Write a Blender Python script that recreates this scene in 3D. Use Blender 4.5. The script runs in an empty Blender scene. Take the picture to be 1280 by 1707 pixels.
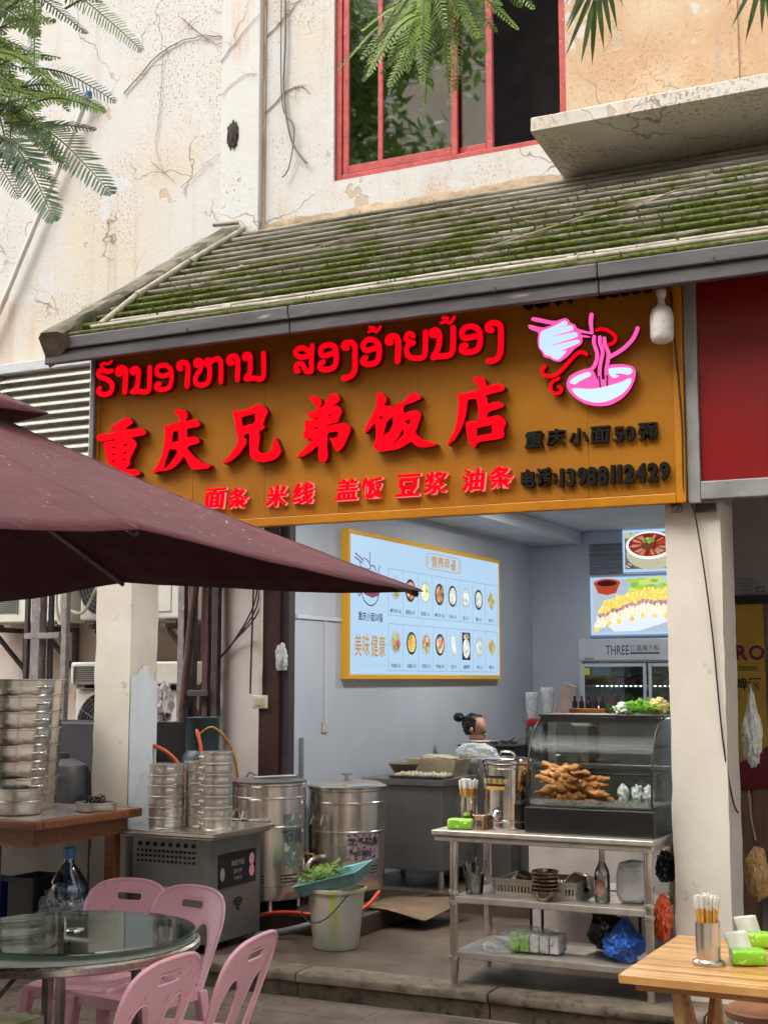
import bpy, bmesh, math, random
from mathutils import Vector, Matrix, noise
from mathutils.geometry import delaunay_2d_cdt
R = math.radians
scene = bpy.context.scene
COL = scene.collection
random.seed(7)

# ---------------------------------------------------------------- camera, sky, sun, exposure
cam_data = bpy.data.cameras.new('camera')
cam_data.sensor_fit = 'VERTICAL'
cam_data.sensor_height = 36.0
cam_data.sensor_width = 27.0
cam_data.lens = 48.0
cam_data.clip_start = 0.05
cam_data.clip_end = 2000
cam = bpy.data.objects.new('camera', cam_data)
COL.objects.link(cam)
cam.location = (0, 0, 1.6)
cam.rotation_euler = (R(90 + 6.976), 0, R(26.255))
scene.camera = cam

world = bpy.data.worlds.new('World')
scene.world = world
world.use_nodes = True
wn = world.node_tree
wn.nodes.clear()
sky = wn.nodes.new('ShaderNodeTexSky')
sky.sky_type = 'NISHITA'
sky.sun_disc = False
sky.sun_elevation = R(52)
sky.sun_rotation = R(215)
sky.air_density = 1.0
sky.dust_density = 6.0
sky.ozone_density = 0.6
hs = wn.nodes.new('ShaderNodeHueSaturation')
hs.inputs['Saturation'].default_value = 0.16
bg = wn.nodes.new('ShaderNodeBackground')
bg.inputs['Strength'].default_value = 0.15
wo = wn.nodes.new('ShaderNodeOutputWorld')
wn.links.new(sky.outputs[0], hs.inputs['Color'])
wn.links.new(hs.outputs[0], bg.inputs[0])
wn.links.new(bg.outputs[0], wo.inputs[0])

sun_data = bpy.data.lights.new('sun', 'SUN')
sun_data.energy = 0.5
sun_data.angle = R(110)
sun_data.color = (1.0, 0.98, 0.95)
sun = bpy.data.objects.new('sun', sun_data)
COL.objects.link(sun)
sun.location = (-8, -10, 20)
sun.rotation_euler = Vector((0.40, 0.62, -0.95)).to_track_quat('-Z', 'Y').to_euler()

vs = scene.view_settings
vs.view_transform = 'Standard'
vs.look = 'None'
vs.gamma = 1.0
vs.exposure = 1.32
vs.use_curve_mapping = False
scene.cycles.max_bounces = 6
scene.cycles.diffuse_bounces = 3
scene.cycles.glossy_bounces = 4
scene.cycles.transparent_max_bounces = 16
scene.cycles.caustics_reflective = False
scene.cycles.caustics_refractive = False
scene.cycles.sample_clamp_indirect = 4.0
scene.cycles.use_adaptive_sampling = True
scene.cycles.adaptive_threshold = 0.05
scene.cycles.adaptive_min_samples = 16

# ---------------------------------------------------------------- helpers
PM = {}

def S(h):
    """sRGB 0-255 triple -> linear rgba"""
    o = []
    for c in h:
        c /= 255.0
        o.append(c / 12.92 if c <= 0.04045 else ((c + 0.055) / 1.055) ** 2.4)
    return (o[0], o[1], o[2], 1.0)

def tag(o, label=None, cat=None, group=None, kind=None):
    if label: o['label'] = label
    if cat: o['category'] = cat
    if group: o['group'] = group
    if kind: o['kind'] = kind
    return o

def thing(name, label, cat, loc=(0, 0, 0), rz=0.0, group=None):
    o = bpy.data.objects.new(name, None)
    o.empty_display_size = 0.1
    COL.objects.link(o)
    o.location = loc
    o.rotation_euler = (0, 0, rz)
    PM[o] = Matrix.Translation(Vector(loc)) @ Matrix.Rotation(rz, 4, 'Z')
    return tag(o, label, cat, group)

def copy_tree(src, loc, rz, parent=None):
    c = src.copy()
    COL.objects.link(c)
    if parent is None:
        c.location = loc
        c.rotation_euler = (0, 0, rz)
    else:
        c.parent = parent
    for ch in [o for o in KIDS.get(src, [])]:
        cc = copy_tree(ch, None, None, c)
        KIDS.setdefault(c, []).append(cc)
    return c

KIDS = {}

class MB:
    def __init__(self):
        self.v = []; self.f = []; self.m = []
        self.cur = 0
    def face(self, idx):
        self.f.append(tuple(idx)); self.m.append(self.cur)
    def add(self, vs, fs):
        b = len(self.v)
        self.v += [tuple(p) for p in vs]
        for f in fs: self.face([b + i for i in f])
        return self
    def bx(self, x0, x1, y0, y1, z0, z1):
        v = [(x0,y0,z0),(x1,y0,z0),(x1,y1,z0),(x0,y1,z0),(x0,y0,z1),(x1,y0,z1),(x1,y1,z1),(x0,y1,z1)]
        return self.add(v, [(0,3,2,1),(4,5,6,7),(0,1,5,4),(1,2,6,5),(2,3,7,6),(3,0,4,7)])
    def boxm(self, M, sx, sy, sz):
        v = [M @ Vector((a*sx/2, b*sy/2, c*sz/2)) for c in (-1,1) for b in (-1,1) for a in (-1,1)]
        return self.add(v, [(0,2,3,1),(4,5,7,6),(0,1,5,4),(1,3,7,5),(3,2,6,7),(2,0,4,6)])
    def bar(self, a, b, w, h, up=(0,0,1)):
        a = Vector(a); b = Vector(b); d = (b - a).normalized(); u = Vector(up)
        if abs(d.dot(u)) > 0.98: u = Vector((0,1,0))
        s = d.cross(u).normalized(); u = s.cross(d).normalized()
        v = []
        for p in (a, b):
            v += [p - s*w/2 - u*h/2, p + s*w/2 - u*h/2, p + s*w/2 + u*h/2, p - s*w/2 + u*h/2]
        return self.add(v, [(3,2,1,0),(4,5,6,7),(0,1,5,4),(1,2,6,5),(2,3,7,6),(3,0,4,7)])
    def tube(self, pts, r, n=8, caps=True):
        pts = [Vector(p) for p in pts]
        k = len(pts)
        rs = r if isinstance(r, (list, tuple)) else [r]*k
        d0 = (pts[1] - pts[0]).normalized()
        u = Vector((0,0,1)) if abs(d0.z) < 0.9 else Vector((1,0,0))
        u = (u - d0*u.dot(d0)).normalized()
        b0 = len(self.v)
        for i, p in enumerate(pts):
            if i == 0: d = d0
            elif i == k-1: d = (pts[i]-pts[i-1]).normalized()
            else:
                d = (pts[i+1]-pts[i-1])
                d = d.normalized() if d.length > 1e-9 else d0
            u = (u - d*u.dot(d))
            u = u.normalized() if u.length > 1e-6 else Vector((1,0,0))
            w = d.cross(u)
            for j in range(n):
                a = 2*math.pi*j/n
                self.v.append(tuple(p + (u*math.cos(a) + w*math.sin(a))*rs[i]))
        for i in range(k-1):
            for j in range(n):
                a = b0+i*n+j; b = b0+i*n+(j+1) % n
                self.face((a, b, b+n, a+n))
        if caps:
            self.face([b0+j for j in range(n)][::-1])
            self.face([b0+(k-1)*n+j for j in range(n)])
        return self
    def lathe(self, prof, c=(0,0,0), n=32, sx=1.0, sy=1.0, fn=None, close=False):
        b0 = len(self.v); k = len(prof)
        for (r, z) in prof:
            for j in range(n):
                a = 2*math.pi*j/n
                rr = r if fn is None else fn(r, z, a)
                self.v.append((c[0]+rr*sx*math.cos(a), c[1]+rr*sy*math.sin(a), c[2]+z))
        rng = k if close else k-1
        for i in range(rng):
            i2 = (i+1) % k
            for j in range(n):
                a = b0+i*n+j; b = b0+i*n+(j+1) % n
                a2 = b0+i2*n+j; b2 = b0+i2*n+(j+1) % n
                self.face((a, b, b2, a2))
        if not close:
            if prof[0][0] > 1e-5: self.face([b0+j for j in range(n)][::-1])
            if prof[-1][0] > 1e-5: self.face([b0+(k-1)*n+j for j in range(n)])
        return self
    def grid(self, fn, nu, nv):
        b0 = len(self.v)
        for i in range(nu+1):
            for j in range(nv+1):
                self.v.append(tuple(fn(i/nu, j/nv)))
        for i in range(nu):
            for j in range(nv):
                a = b0+i*(nv+1)+j
                self.face((a, a+nv+1, a+nv+2, a+1))
        return self
    def flat(self, polys, holes, y0, y1, M=None):
        """extrude the union of 2-D polygons (x, z) minus holes from depth y0 to y1 (y0 = front)"""
        tv, tf, be = union2d(polys, holes)
        b = len(self.v); n = len(tv)
        for yy in (y0, y1):
            for p in tv: self.v.append((p[0], yy, p[1]))
        for t in tf:
            self.face([b+i for i in t])
            self.face([b+n+i for i in reversed(t)])
        for (i, j) in be:
            self.face((b+j, b+i, b+n+i, b+n+j))
        if M is not None:
            for q in range(b, len(self.v)): self.v[q] = tuple(M @ Vector(self.v[q]))
        return self
    def xf(self, M, start=0):
        for q in range(start, len(self.v)): self.v[q] = tuple(M @ Vector(self.v[q]))
        return self
    def build(self, name, mat, parent=None, smooth=None, bevel=0.0, world=True, segs=2, solid=0.0, subs=0):
        me = bpy.data.meshes.new(name)
        vs = self.v
        if parent is not None and world:
            inv = PM[parent].inverted()
            vs = [inv @ Vector(p) for p in vs]
        me.from_pydata([tuple(p) for p in vs], [], self.f)
        mats = mat if isinstance(mat, (list, tuple)) else [mat]
        for mm in mats: me.materials.append(mm)
        if len(mats) > 1:
            for p, mi in zip(me.polygons, self.m): p.material_index = mi
        me.validate()
        me.update()
        if smooth is not None:
            for p in me.polygons: p.use_smooth = True
            me.set_sharp_from_angle(angle=R(smooth))
        o = bpy.data.objects.new(name, me)
        COL.objects.link(o)
        if parent is not None:
            o.parent = parent
            PM[o] = PM[parent]
            KIDS.setdefault(parent, []).append(o)
        else:
            PM[o] = Matrix.Identity(4)
        if solid:
            md = o.modifiers.new('solid', 'SOLIDIFY'); md.thickness = solid; md.offset = 0
        if subs:
            md = o.modifiers.new('sub', 'SUBSURF'); md.levels = subs; md.render_levels = subs
        if bevel:
            md = o.modifiers.new('bevel', 'BEVEL'); md.width = bevel; md.segments = segs
            md.limit_method = 'ANGLE'; md.angle_limit = R(40)
        return o

def pip(p, poly):
    x, y = p; c = False; j = len(poly)-1
    for i in range(len(poly)):
        xi, yi = poly[i]; xj, yj = poly[j]
        if (yi > y) != (yj > y) and x < (xj-xi)*(y-yi)/(yj-yi)+xi: c = not c
        j = i
    return c

def union2d(polys, holes, pts=()):
    vv = []; ee = []
    for poly in list(polys)+list(holes):
        b = len(vv); n = len(poly)
        vv += [Vector((p[0], p[1])) for p in poly]
        ee += [(b+i, b+(i+1) % n) for i in range(n)]
    vv += [Vector((p[0], p[1])) for p in pts]
    r = delaunay_2d_cdt(vv, ee, [], 0, 1e-6)
    ov = [(p.x, p.y) for p in r[0]]
    keep = []
    for f in r[2]:
        if len(f) < 3: continue
        cx = sum(ov[i][0] for i in f)/len(f); cy = sum(ov[i][1] for i in f)/len(f)
        if any(pip((cx, cy), q) for q in polys) and not any(pip((cx, cy), q) for q in holes):
            a = sum(ov[f[i]][0]*ov[f[(i+1) % len(f)]][1]-ov[f[(i+1) % len(f)]][0]*ov[f[i]][1] for i in range(len(f)))
            keep.append(tuple(f) if a > 0 else tuple(reversed(f)))
    cnt = {}
    for f in keep:
        for i in range(len(f)):
            e = (f[i], f[(i+1) % len(f)])
            cnt[e] = cnt.get(e, 0)+1
    be = [e for e in cnt if (e[1], e[0]) not in cnt]
    used = sorted({i for f in keep for i in f})
    mp = {k: i for i, k in enumerate(used)}
    return [ov[i] for i in used], [tuple(mp[i] for i in f) for f in keep], [(mp[a], mp[b]) for a, b in be]

def smooth_path(pts, k=4):
    """Catmull-Rom through 2-D or 3-D points"""
    P = [Vector(p) for p in pts]
    if len(P) < 3: return P
    o = []
    for i in range(len(P)-1):
        p0 = P[max(i-1, 0)]; p1 = P[i]; p2 = P[i+1]; p3 = P[min(i+2, len(P)-1)]
        for j in range(k):
            t = j/k
            o.append(0.5*((2*p1)+(p2-p0)*t+(2*p0-5*p1+4*p2-p3)*t*t+(3*p1-p0-3*p2+p3)*t**3))
    o.append(P[-1])
    return o

def stroke_polys(pts, w, k=4):
    """a thick 2-D stroke as convex pieces: one capsule per segment"""
    P = smooth_path([(p[0], p[1]) for p in pts], k)
    out = []
    for a, b in zip(P[:-1], P[1:]):
        d = b-a
        if d.length < 1e-6: continue
        an = math.atan2(d.y, d.x); q = []
        for j in range(5):
            t = an+math.pi/2+math.pi*j/4
            q.append((a.x+w/2*math.cos(t), a.y+w/2*math.sin(t)))
        for j in range(5):
            t = an-math.pi/2+math.pi*j/4
            q.append((b.x+w/2*math.cos(t), b.y+w/2*math.sin(t)))
        out.append(q)
    return out

def circ(cx, cz, rx, rz=None, n=24, a0=0.0):
    rz = rx if rz is None else rz
    return [(cx+rx*math.cos(a0+2*math.pi*i/n), cz+rz*math.sin(a0+2*math.pi*i/n)) for i in range(n)]

def rrect(cx, cz, w, h, r, n=4):
    o = []
    for (sx, sz, a) in ((1,1,0),(-1,1,90),(-1,-1,180),(1,-1,270)):
        for i in range(n+1):
            t = R(a+90*i/n)
            o.append((cx+sx*(w/2-r)+r*math.cos(t), cz+sz*(h/2-r)+r*math.sin(t)))
    return o

FRONT = Matrix.Identity(4)                       # local (x, y, z): already facing -y
def wall_left(X):                                # text plane facing +x: local x -> world y, local y -> world -x
    return Matrix(((0,-1,0,X),(1,0,0,0),(0,0,1,0),(0,0,0,1)))

def text_mb(body, h, cx, cz, y0, y1, bold=0.0, wx=1.0, M=None, shear=0.0, res=3, left=False):
    cu = bpy.data.curves.new('text', 'FONT')
    cu.body = body; cu.size = 1.0; cu.offset = bold; cu.resolution_u = res; cu.fill_mode = 'FRONT'
    ob = bpy.data.objects.new('text', cu)
    me = bpy.data.meshes.new_from_object(ob)
    b = MB()
    if len(me.vertices):
        xs = [v.co.x for v in me.vertices]; ys = [v.co.y for v in me.vertices]
        x0, x1, yy0, yy1 = min(xs), max(xs), min(ys), max(ys)
        s = h/(yy1-yy0); mx = x0 if left else (x0+x1)/2; my = (yy0+yy1)/2
        n = len(me.vertices)
        pos = [((v.co.x-mx)*s*wx+(v.co.y-my)*s*shear+cx, (v.co.y-my)*s+cz) for v in me.vertices]
        cnt = {}
        tris = []
        for p in me.polygons:
            t = list(p.vertices)
            a = sum(pos[t[i]][0]*pos[t[(i+1) % len(t)]][1]-pos[t[(i+1) % len(t)]][0]*pos[t[i]][1] for i in range(len(t)))
            if a < 0: t.reverse()
            tris.append(t)
        b.v = [(p[0], y0, p[1]) for p in pos]
        for t in tris: b.face(t)
        if y1 is not None:
            # weld by position for the rim
            key = {}
            w = []
            for p in pos:
                kk = (round(p[0], 5), round(p[1], 5))
                w.append(key.setdefault(kk, len(key)))
            for t in tris:
                for i in range(len(t)):
                    cnt[(w[t[i]], w[t[(i+1) % len(t)]])] = (t[i], t[(i+1) % len(t)])
            b.v += [(p[0], y1, p[1]) for p in pos]
            for e, (i, j) in cnt.items():
                if (e[1], e[0]) not in cnt: b.face((j, i, n+i, n+j))
        if M is not None: b.xf(M)
    bpy.data.objects.remove(ob); bpy.data.curves.remove(cu); bpy.data.meshes.remove(me)
    return b

# ---------------------------------------------------------------- materials
def nodes(name):
    m = bpy.data.materials.new(name); m.use_nodes = True
    nt = m.node_tree
    p = nt.nodes['Principled BSDF']
    return m, nt, p

def N(nt, t, **k):
    n = nt.nodes.new(t)
    for a, b in k.items():
        if a in n.inputs: n.inputs[a].default_value = b
        else: setattr(n, a, b)
    return n

def posvec(nt, sc=(1,1,1)):
    g = N(nt, 'ShaderNodeNewGeometry')
    mp = N(nt, 'ShaderNodeMapping')
    mp.inputs['Scale'].default_value = sc
    nt.links.new(g.outputs['Position'], mp.inputs[0])
    return mp.outputs[0]

def noise_n(nt, vec, scale, detail=4, rough=0.55):
    n = N(nt, 'ShaderNodeTexNoise')
    n.inputs['Scale'].default_value = scale
    n.inputs['Detail'].default_value = min(detail, 3.5)
    n.inputs['Roughness'].default_value = rough
    nt.links.new(vec, n.inputs['Vector'])
    return n.outputs['Fac']

def ramp(nt, fac, stops):
    r = N(nt, 'ShaderNodeValToRGB')
    e = r.color_ramp.elements
    while len(e) > 1: e.remove(e[-1])
    for i, (p, c) in enumerate(stops):
        if i == 0: e[0].position = p; el = e[0]
        else: el = e.new(p)
        el.color = c if len(c) == 4 else (c[0], c[1], c[2], 1)
    nt.links.new(fac, r.inputs[0])
    return r.outputs[0]

def step(nt, fac, a, b):
    return ramp(nt, fac, [(a, (0,0,0,1)), (b, (1,1,1,1))])

def mixc(nt, fac, a, b, mode='MIX'):
    m = N(nt, 'ShaderNodeMix', data_type='RGBA', blend_type=mode)
    for sock, val in ((m.inputs[0], fac), (m.inputs[6], a), (m.inputs[7], b)):
        if hasattr(val, 'links') or isinstance(val, bpy.types.NodeSocket): nt.links.new(val, sock)
        else: sock.default_value = val
    return m.outputs[2]

def mul(nt, a, b):
    m = N(nt, 'ShaderNodeMath', operation='MULTIPLY')
    for s, v in ((m.inputs[0], a), (m.inputs[1], b)):
        if isinstance(v, bpy.types.NodeSocket): nt.links.new(v, s)
        else: s.default_value = v
    return m.outputs[0]

def bump(nt, p, h, strength=0.3, dist=0.01):
    b = N(nt, 'ShaderNodeBump')
    b.inputs['Strength'].default_value = strength
    b.inputs['Distance'].default_value = dist
    nt.links.new(h, b.inputs['Height'])
    nt.links.new(b.outputs[0], p.inputs['Normal'])

MATS = {}
def pm(name, c1, c2=None, rough=0.55, metal=0.0, scale=6.0, bumpk=0.1, bscale=40.0, st=(1,1,1), rv=0.12, spec=0.5, spots=None, spot_at=(0.62, 0.72), sscale=25.0):
    """general painted or plain surface: two-tone noise, optional spots, fine relief, uneven gloss"""
    if name in MATS: return MATS[name]
    m, nt, p = nodes(name)
    v = posvec(nt, st)
    c2 = c2 or tuple(max(0, x*0.82) for x in c1)
    f = noise_n(nt, v, scale, 5, 0.6)
    col = mixc(nt, step(nt, f, 0.33, 0.68), S(c1), S(c2))
    if spots:
        f2 = noise_n(nt, v, sscale, 3, 0.6)
        col = mixc(nt, step(nt, f2, *spot_at), col, S(spots))
    nt.links.new(col, p.inputs['Base Color'])
    rr = N(nt, 'ShaderNodeMapRange')
    rr.inputs['To Min'].default_value = max(0.02, rough-rv); rr.inputs['To Max'].default_value = min(1, rough+rv)
    nt.links.new(f, rr.inputs['Value']); nt.links.new(rr.outputs[0], p.inputs['Roughness'])
    p.inputs['Metallic'].default_value = metal
    p.inputs['Specular IOR Level'].default_value = spec
    if bumpk:
        bump(nt, p, noise_n(nt, v, bscale, 4, 0.6), bumpk, 0.01)
    MATS[name] = m
    return m

def emis(name, col, strength, base=None, spec=0.2):
    if name in MATS: return MATS[name]
    m, nt, p = nodes(name)
    p.inputs['Base Color'].default_value = S(base or tuple(c*0.45 for c in col))
    p.inputs['Roughness'].default_value = 0.35
    p.inputs['Specular IOR Level'].default_value = spec
    p.inputs['Emission Color'].default_value = S(col)
    p.inputs['Emission Strength'].default_value = strength
    if strength < 0.7: m.cycles.emission_sampling = 'NONE'
    MATS[name] = m
    return m

def steel(name, c=(200, 196, 190), rough=0.28, st=(4, 4, 120), dirt=0.35, metal=1.0):
    if name in MATS: return MATS[name]
    m, nt, p = nodes(name)
    v = posvec(nt, st)
    f = noise_n(nt, v, 6, 4, 0.6)
    v2 = posvec(nt)
    f2 = noise_n(nt, v2, 7, 5, 0.65)
    dark = tuple(x*(1-dirt) for x in c)
    col = mixc(nt, step(nt, f2, 0.45, 0.72), S(c), S(dark))
    nt.links.new(col, p.inputs['Base Color'])
    p.inputs['Metallic'].default_value = metal
    rr = N(nt, 'ShaderNodeMapRange')
    rr.inputs['To Min'].default_value = rough*0.6; rr.inputs['To Max'].default_value = rough*1.5
    nt.links.new(f, rr.inputs['Value']); nt.links.new(rr.outputs[0], p.inputs['Roughness'])
    bump(nt, p, f, 0.012, 0.002)
    MATS[name] = m
    return m

def glass(name, col=(235, 245, 240), rough=0.0, alpha=0.15, ior=1.45, flat=None):
    """thin pane: mostly see-through with a mirror-like skin"""
    if name in MATS: return MATS[name]
    m, nt, p = nodes(name)
    nt.nodes.remove(p)
    out = nt.nodes['Material Output']
    tr = N(nt, 'ShaderNodeBsdfTransparent'); tr.inputs[0].default_value = S(col)
    gl = N(nt, 'ShaderNodeBsdfGlossy'); gl.inputs['Roughness'].default_value = rough
    fr = N(nt, 'ShaderNodeFresnel'); fr.inputs['IOR'].default_value = ior
    ad = N(nt, 'ShaderNodeMath', operation='ADD'); ad.inputs[1].default_value = alpha
    mx = N(nt, 'ShaderNodeMixShader')
    nt.links.new(fr.outputs[0], ad.inputs[0])
    if flat is None: nt.links.new(ad.outputs[0], mx.inputs[0])
    else: mx.inputs[0].default_value = flat
    nt.links.new(tr.outputs[0], mx.inputs[1]); nt.links.new(gl.outputs[0], mx.inputs[2])
    nt.links.new(mx.outputs[0], out.inputs[0])
    MATS[name] = m
    return m

def film(name, col, trans=0.5, rough=0.25):
    """plastic film: part see-through, part milky, glossy"""
    if name in MATS: return MATS[name]
    m, nt, p = nodes(name)
    out = nt.nodes['Material Output']
    p.inputs['Base Color'].default_value = S(col)
    p.inputs['Roughness'].default_value = rough
    tr = N(nt, 'ShaderNodeBsdfTransparent')
    f = noise_n(nt, posvec(nt), 30, 4, 0.7)
    mr = N(nt, 'ShaderNodeMapRange')
    mr.inputs['From Min'].default_value = 0.3; mr.inputs['From Max'].default_value = 0.7
    mr.inputs['To Min'].default_value = max(0, trans-0.25); mr.inputs['To Max'].default_value = min(1, trans+0.2)
    nt.links.new(f, mr.inputs['Value'])
    mx = N(nt, 'ShaderNodeMixShader')
    nt.links.new(mr.outputs[0], mx.inputs[0]); nt.links.new(p.outputs[0], mx.inputs[1]); nt.links.new(tr.outputs[0], mx.inputs[2])
    nt.links.new(mx.outputs[0], out.inputs[0])
    MATS[name] = m
    return m

def leafmat(name, c1, c2):
    if name in MATS: return MATS[name]
    m, nt, p = nodes(name)
    f = noise_n(nt, posvec(nt), 9, 3, 0.6)
    col = mixc(nt, step(nt, f, 0.35, 0.65), S(c1), S(c2))
    nt.links.new(col, p.inputs['Base Color'])
    p.inputs['Roughness'].default_value = 0.45
    tl = N(nt, 'ShaderNodeBsdfTranslucent')
    nt.links.new(col, tl.inputs[0])
    mx = N(nt, 'ShaderNodeMixShader'); mx.inputs[0].default_value = 0.5
    out = nt.nodes['Material Output']
    nt.links.new(p.outputs[0], mx.inputs[1]); nt.links.new(tl.outputs[0], mx.inputs[2]); nt.links.new(mx.outputs[0], out.inputs[0])
    MATS[name] = m
    return m

def wall_mat(name, base, warm, warm_amt=(0.50, 0.66), speck=(0.55, 0.63), rust=True):
    m, nt, p = nodes(name)
    v = posvec(nt)
    big = noise_n(nt, v, 0.75, 4, 0.55)
    col = mixc(nt, step(nt, big, *warm_amt), S(base), S(warm))
    # grimy cloudiness
    f = noise_n(nt, v, 3.2, 6, 0.65)
    col = mixc(nt, mul(nt, step(nt, f, 0.5, 0.75), 0.45), col, S((196, 182, 160)))
    if rust:
        vs_ = posvec(nt, (5.5, 1, 0.35))
        r = noise_n(nt, vs_, 1.0, 4, 0.6)
        msk = mul(nt, step(nt, r, 0.54, 0.70), step(nt, noise_n(nt, v, 0.9, 3, 0.5), 0.50, 0.62))
        col = mixc(nt, mul(nt, msk, 0.5), col, S((190, 136, 86)))
    # root marks left by creepers: small dark dabs, denser in patches
    dab = noise_n(nt, posvec(nt, (1, 1, 0.95)), 46, 2.5, 0.6)
    patch = step(nt, noise_n(nt, v, 1.3, 3.5, 0.65), 0.46, 0.60)
    col = mixc(nt, mul(nt, mul(nt, step(nt, dab, *speck), patch), 0.75), col, S((138, 116, 92)))
    fine = noise_n(nt, v, 75, 2, 0.5)
    col = mixc(nt, mul(nt, step(nt, fine, 0.64, 0.72), 0.5), col, S((120, 105, 88)))
    # damp grey run-off streaks
    stv = noise_n(nt, posvec(nt, (9, 1, 0.5)), 1.0, 3, .6)
    col = mixc(nt, mul(nt, mul(nt, step(nt, stv, .52, .72), step(nt, noise_n(nt, v, 0.6, 2, .5), .45, .62)), .45), col, S((150, 146, 138)))
    # hairline cracks
    nz = N(nt, 'ShaderNodeTexNoise'); nz.inputs['Scale'].default_value = 2.5; nz.inputs['Detail'].default_value = 3
    nt.links.new(v, nz.inputs['Vector'])
    av = N(nt, 'ShaderNodeVectorMath', operation='MULTIPLY_ADD')
    nt.links.new(nz.outputs['Color'], av.inputs[0]); av.inputs[1].default_value = (.55, .55, .55); nt.links.new(v, av.inputs[2])
    vo = N(nt, 'ShaderNodeTexVoronoi', feature='DISTANCE_TO_EDGE'); vo.inputs['Scale'].default_value = 1.1
    nt.links.new(av.outputs[0], vo.inputs['Vector'])
    crack = mul(nt, ramp(nt, vo.outputs['Distance'], [(.0, (1, 1, 1, 1)), (.009, (0, 0, 0, 1))]), step(nt, noise_n(nt, v, 1.4, 2, .5), .48, .58))
    col = mixc(nt, mul(nt, crack, .8), col, S((104, 88, 72)))
    # patches of older bluish paint
    ol = noise_n(nt, v, 1.6, 3.5, .7)
    col = mixc(nt, mul(nt, step(nt, ol, .60, .625), .55), col, S((196, 200, 202)))
    # flaked paint
    fl = noise_n(nt, v, 2.1, 5, 0.7)
    flake = step(nt, fl, 0.665, 0.68)
    col = mixc(nt, mul(nt, flake, 0.8), col, S((178, 160, 136)))
    nt.links.new(col, p.inputs['Base Color'])
    p.inputs['Roughness'].default_value = 0.85
    p.inputs['Specular IOR Level'].default_value = 0.25
    ad = N(nt, 'ShaderNodeMath', operation='SUBTRACT')
    nt.links.new(noise_n(nt, v, 18, 6, 0.65), ad.inputs[0]); nt.links.new(flake, ad.inputs[1])
    bump(nt, p, ad.outputs[0], 0.35, 0.012)
    return m

def rot_to(axis_from, axis_to):
    return Vector(axis_from).rotation_difference(Vector(axis_to)).to_matrix().to_4x4()

def crumple(center, size, seed, sub=4, amp=0.28, freq=2.2, flat_bottom=True, squash=None):
    """a crumpled bag or lump around a centre"""
    bm = bmesh.new()
    bmesh.ops.create_icosphere(bm, subdivisions=sub, radius=1.0)
    off = Vector((seed*7.31, seed*3.17, seed*1.73))
    b = MB()
    for v in bm.verts:
        q = v.co.normalized()
        d = noise.noise(q*freq+off)*amp + abs(noise.noise(q*freq*2.3+off))*amp*0.9 + abs(noise.noise(q*freq*4.7+off))*amp*0.6 + abs(noise.noise(q*freq*9.3+off))*amp*0.25
        q = q*(0.8+d)
        if squash: q = squash(q)
        z = q.z
        if flat_bottom: z = max(z, -0.82)
        b.v.append((center[0]+q.x*size[0], center[1]+q.y*size[1], center[2]+z*size[2]))
    for f in bm.faces: b.face([v.index for v in f.verts])
    bm.free()
    return b

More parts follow.
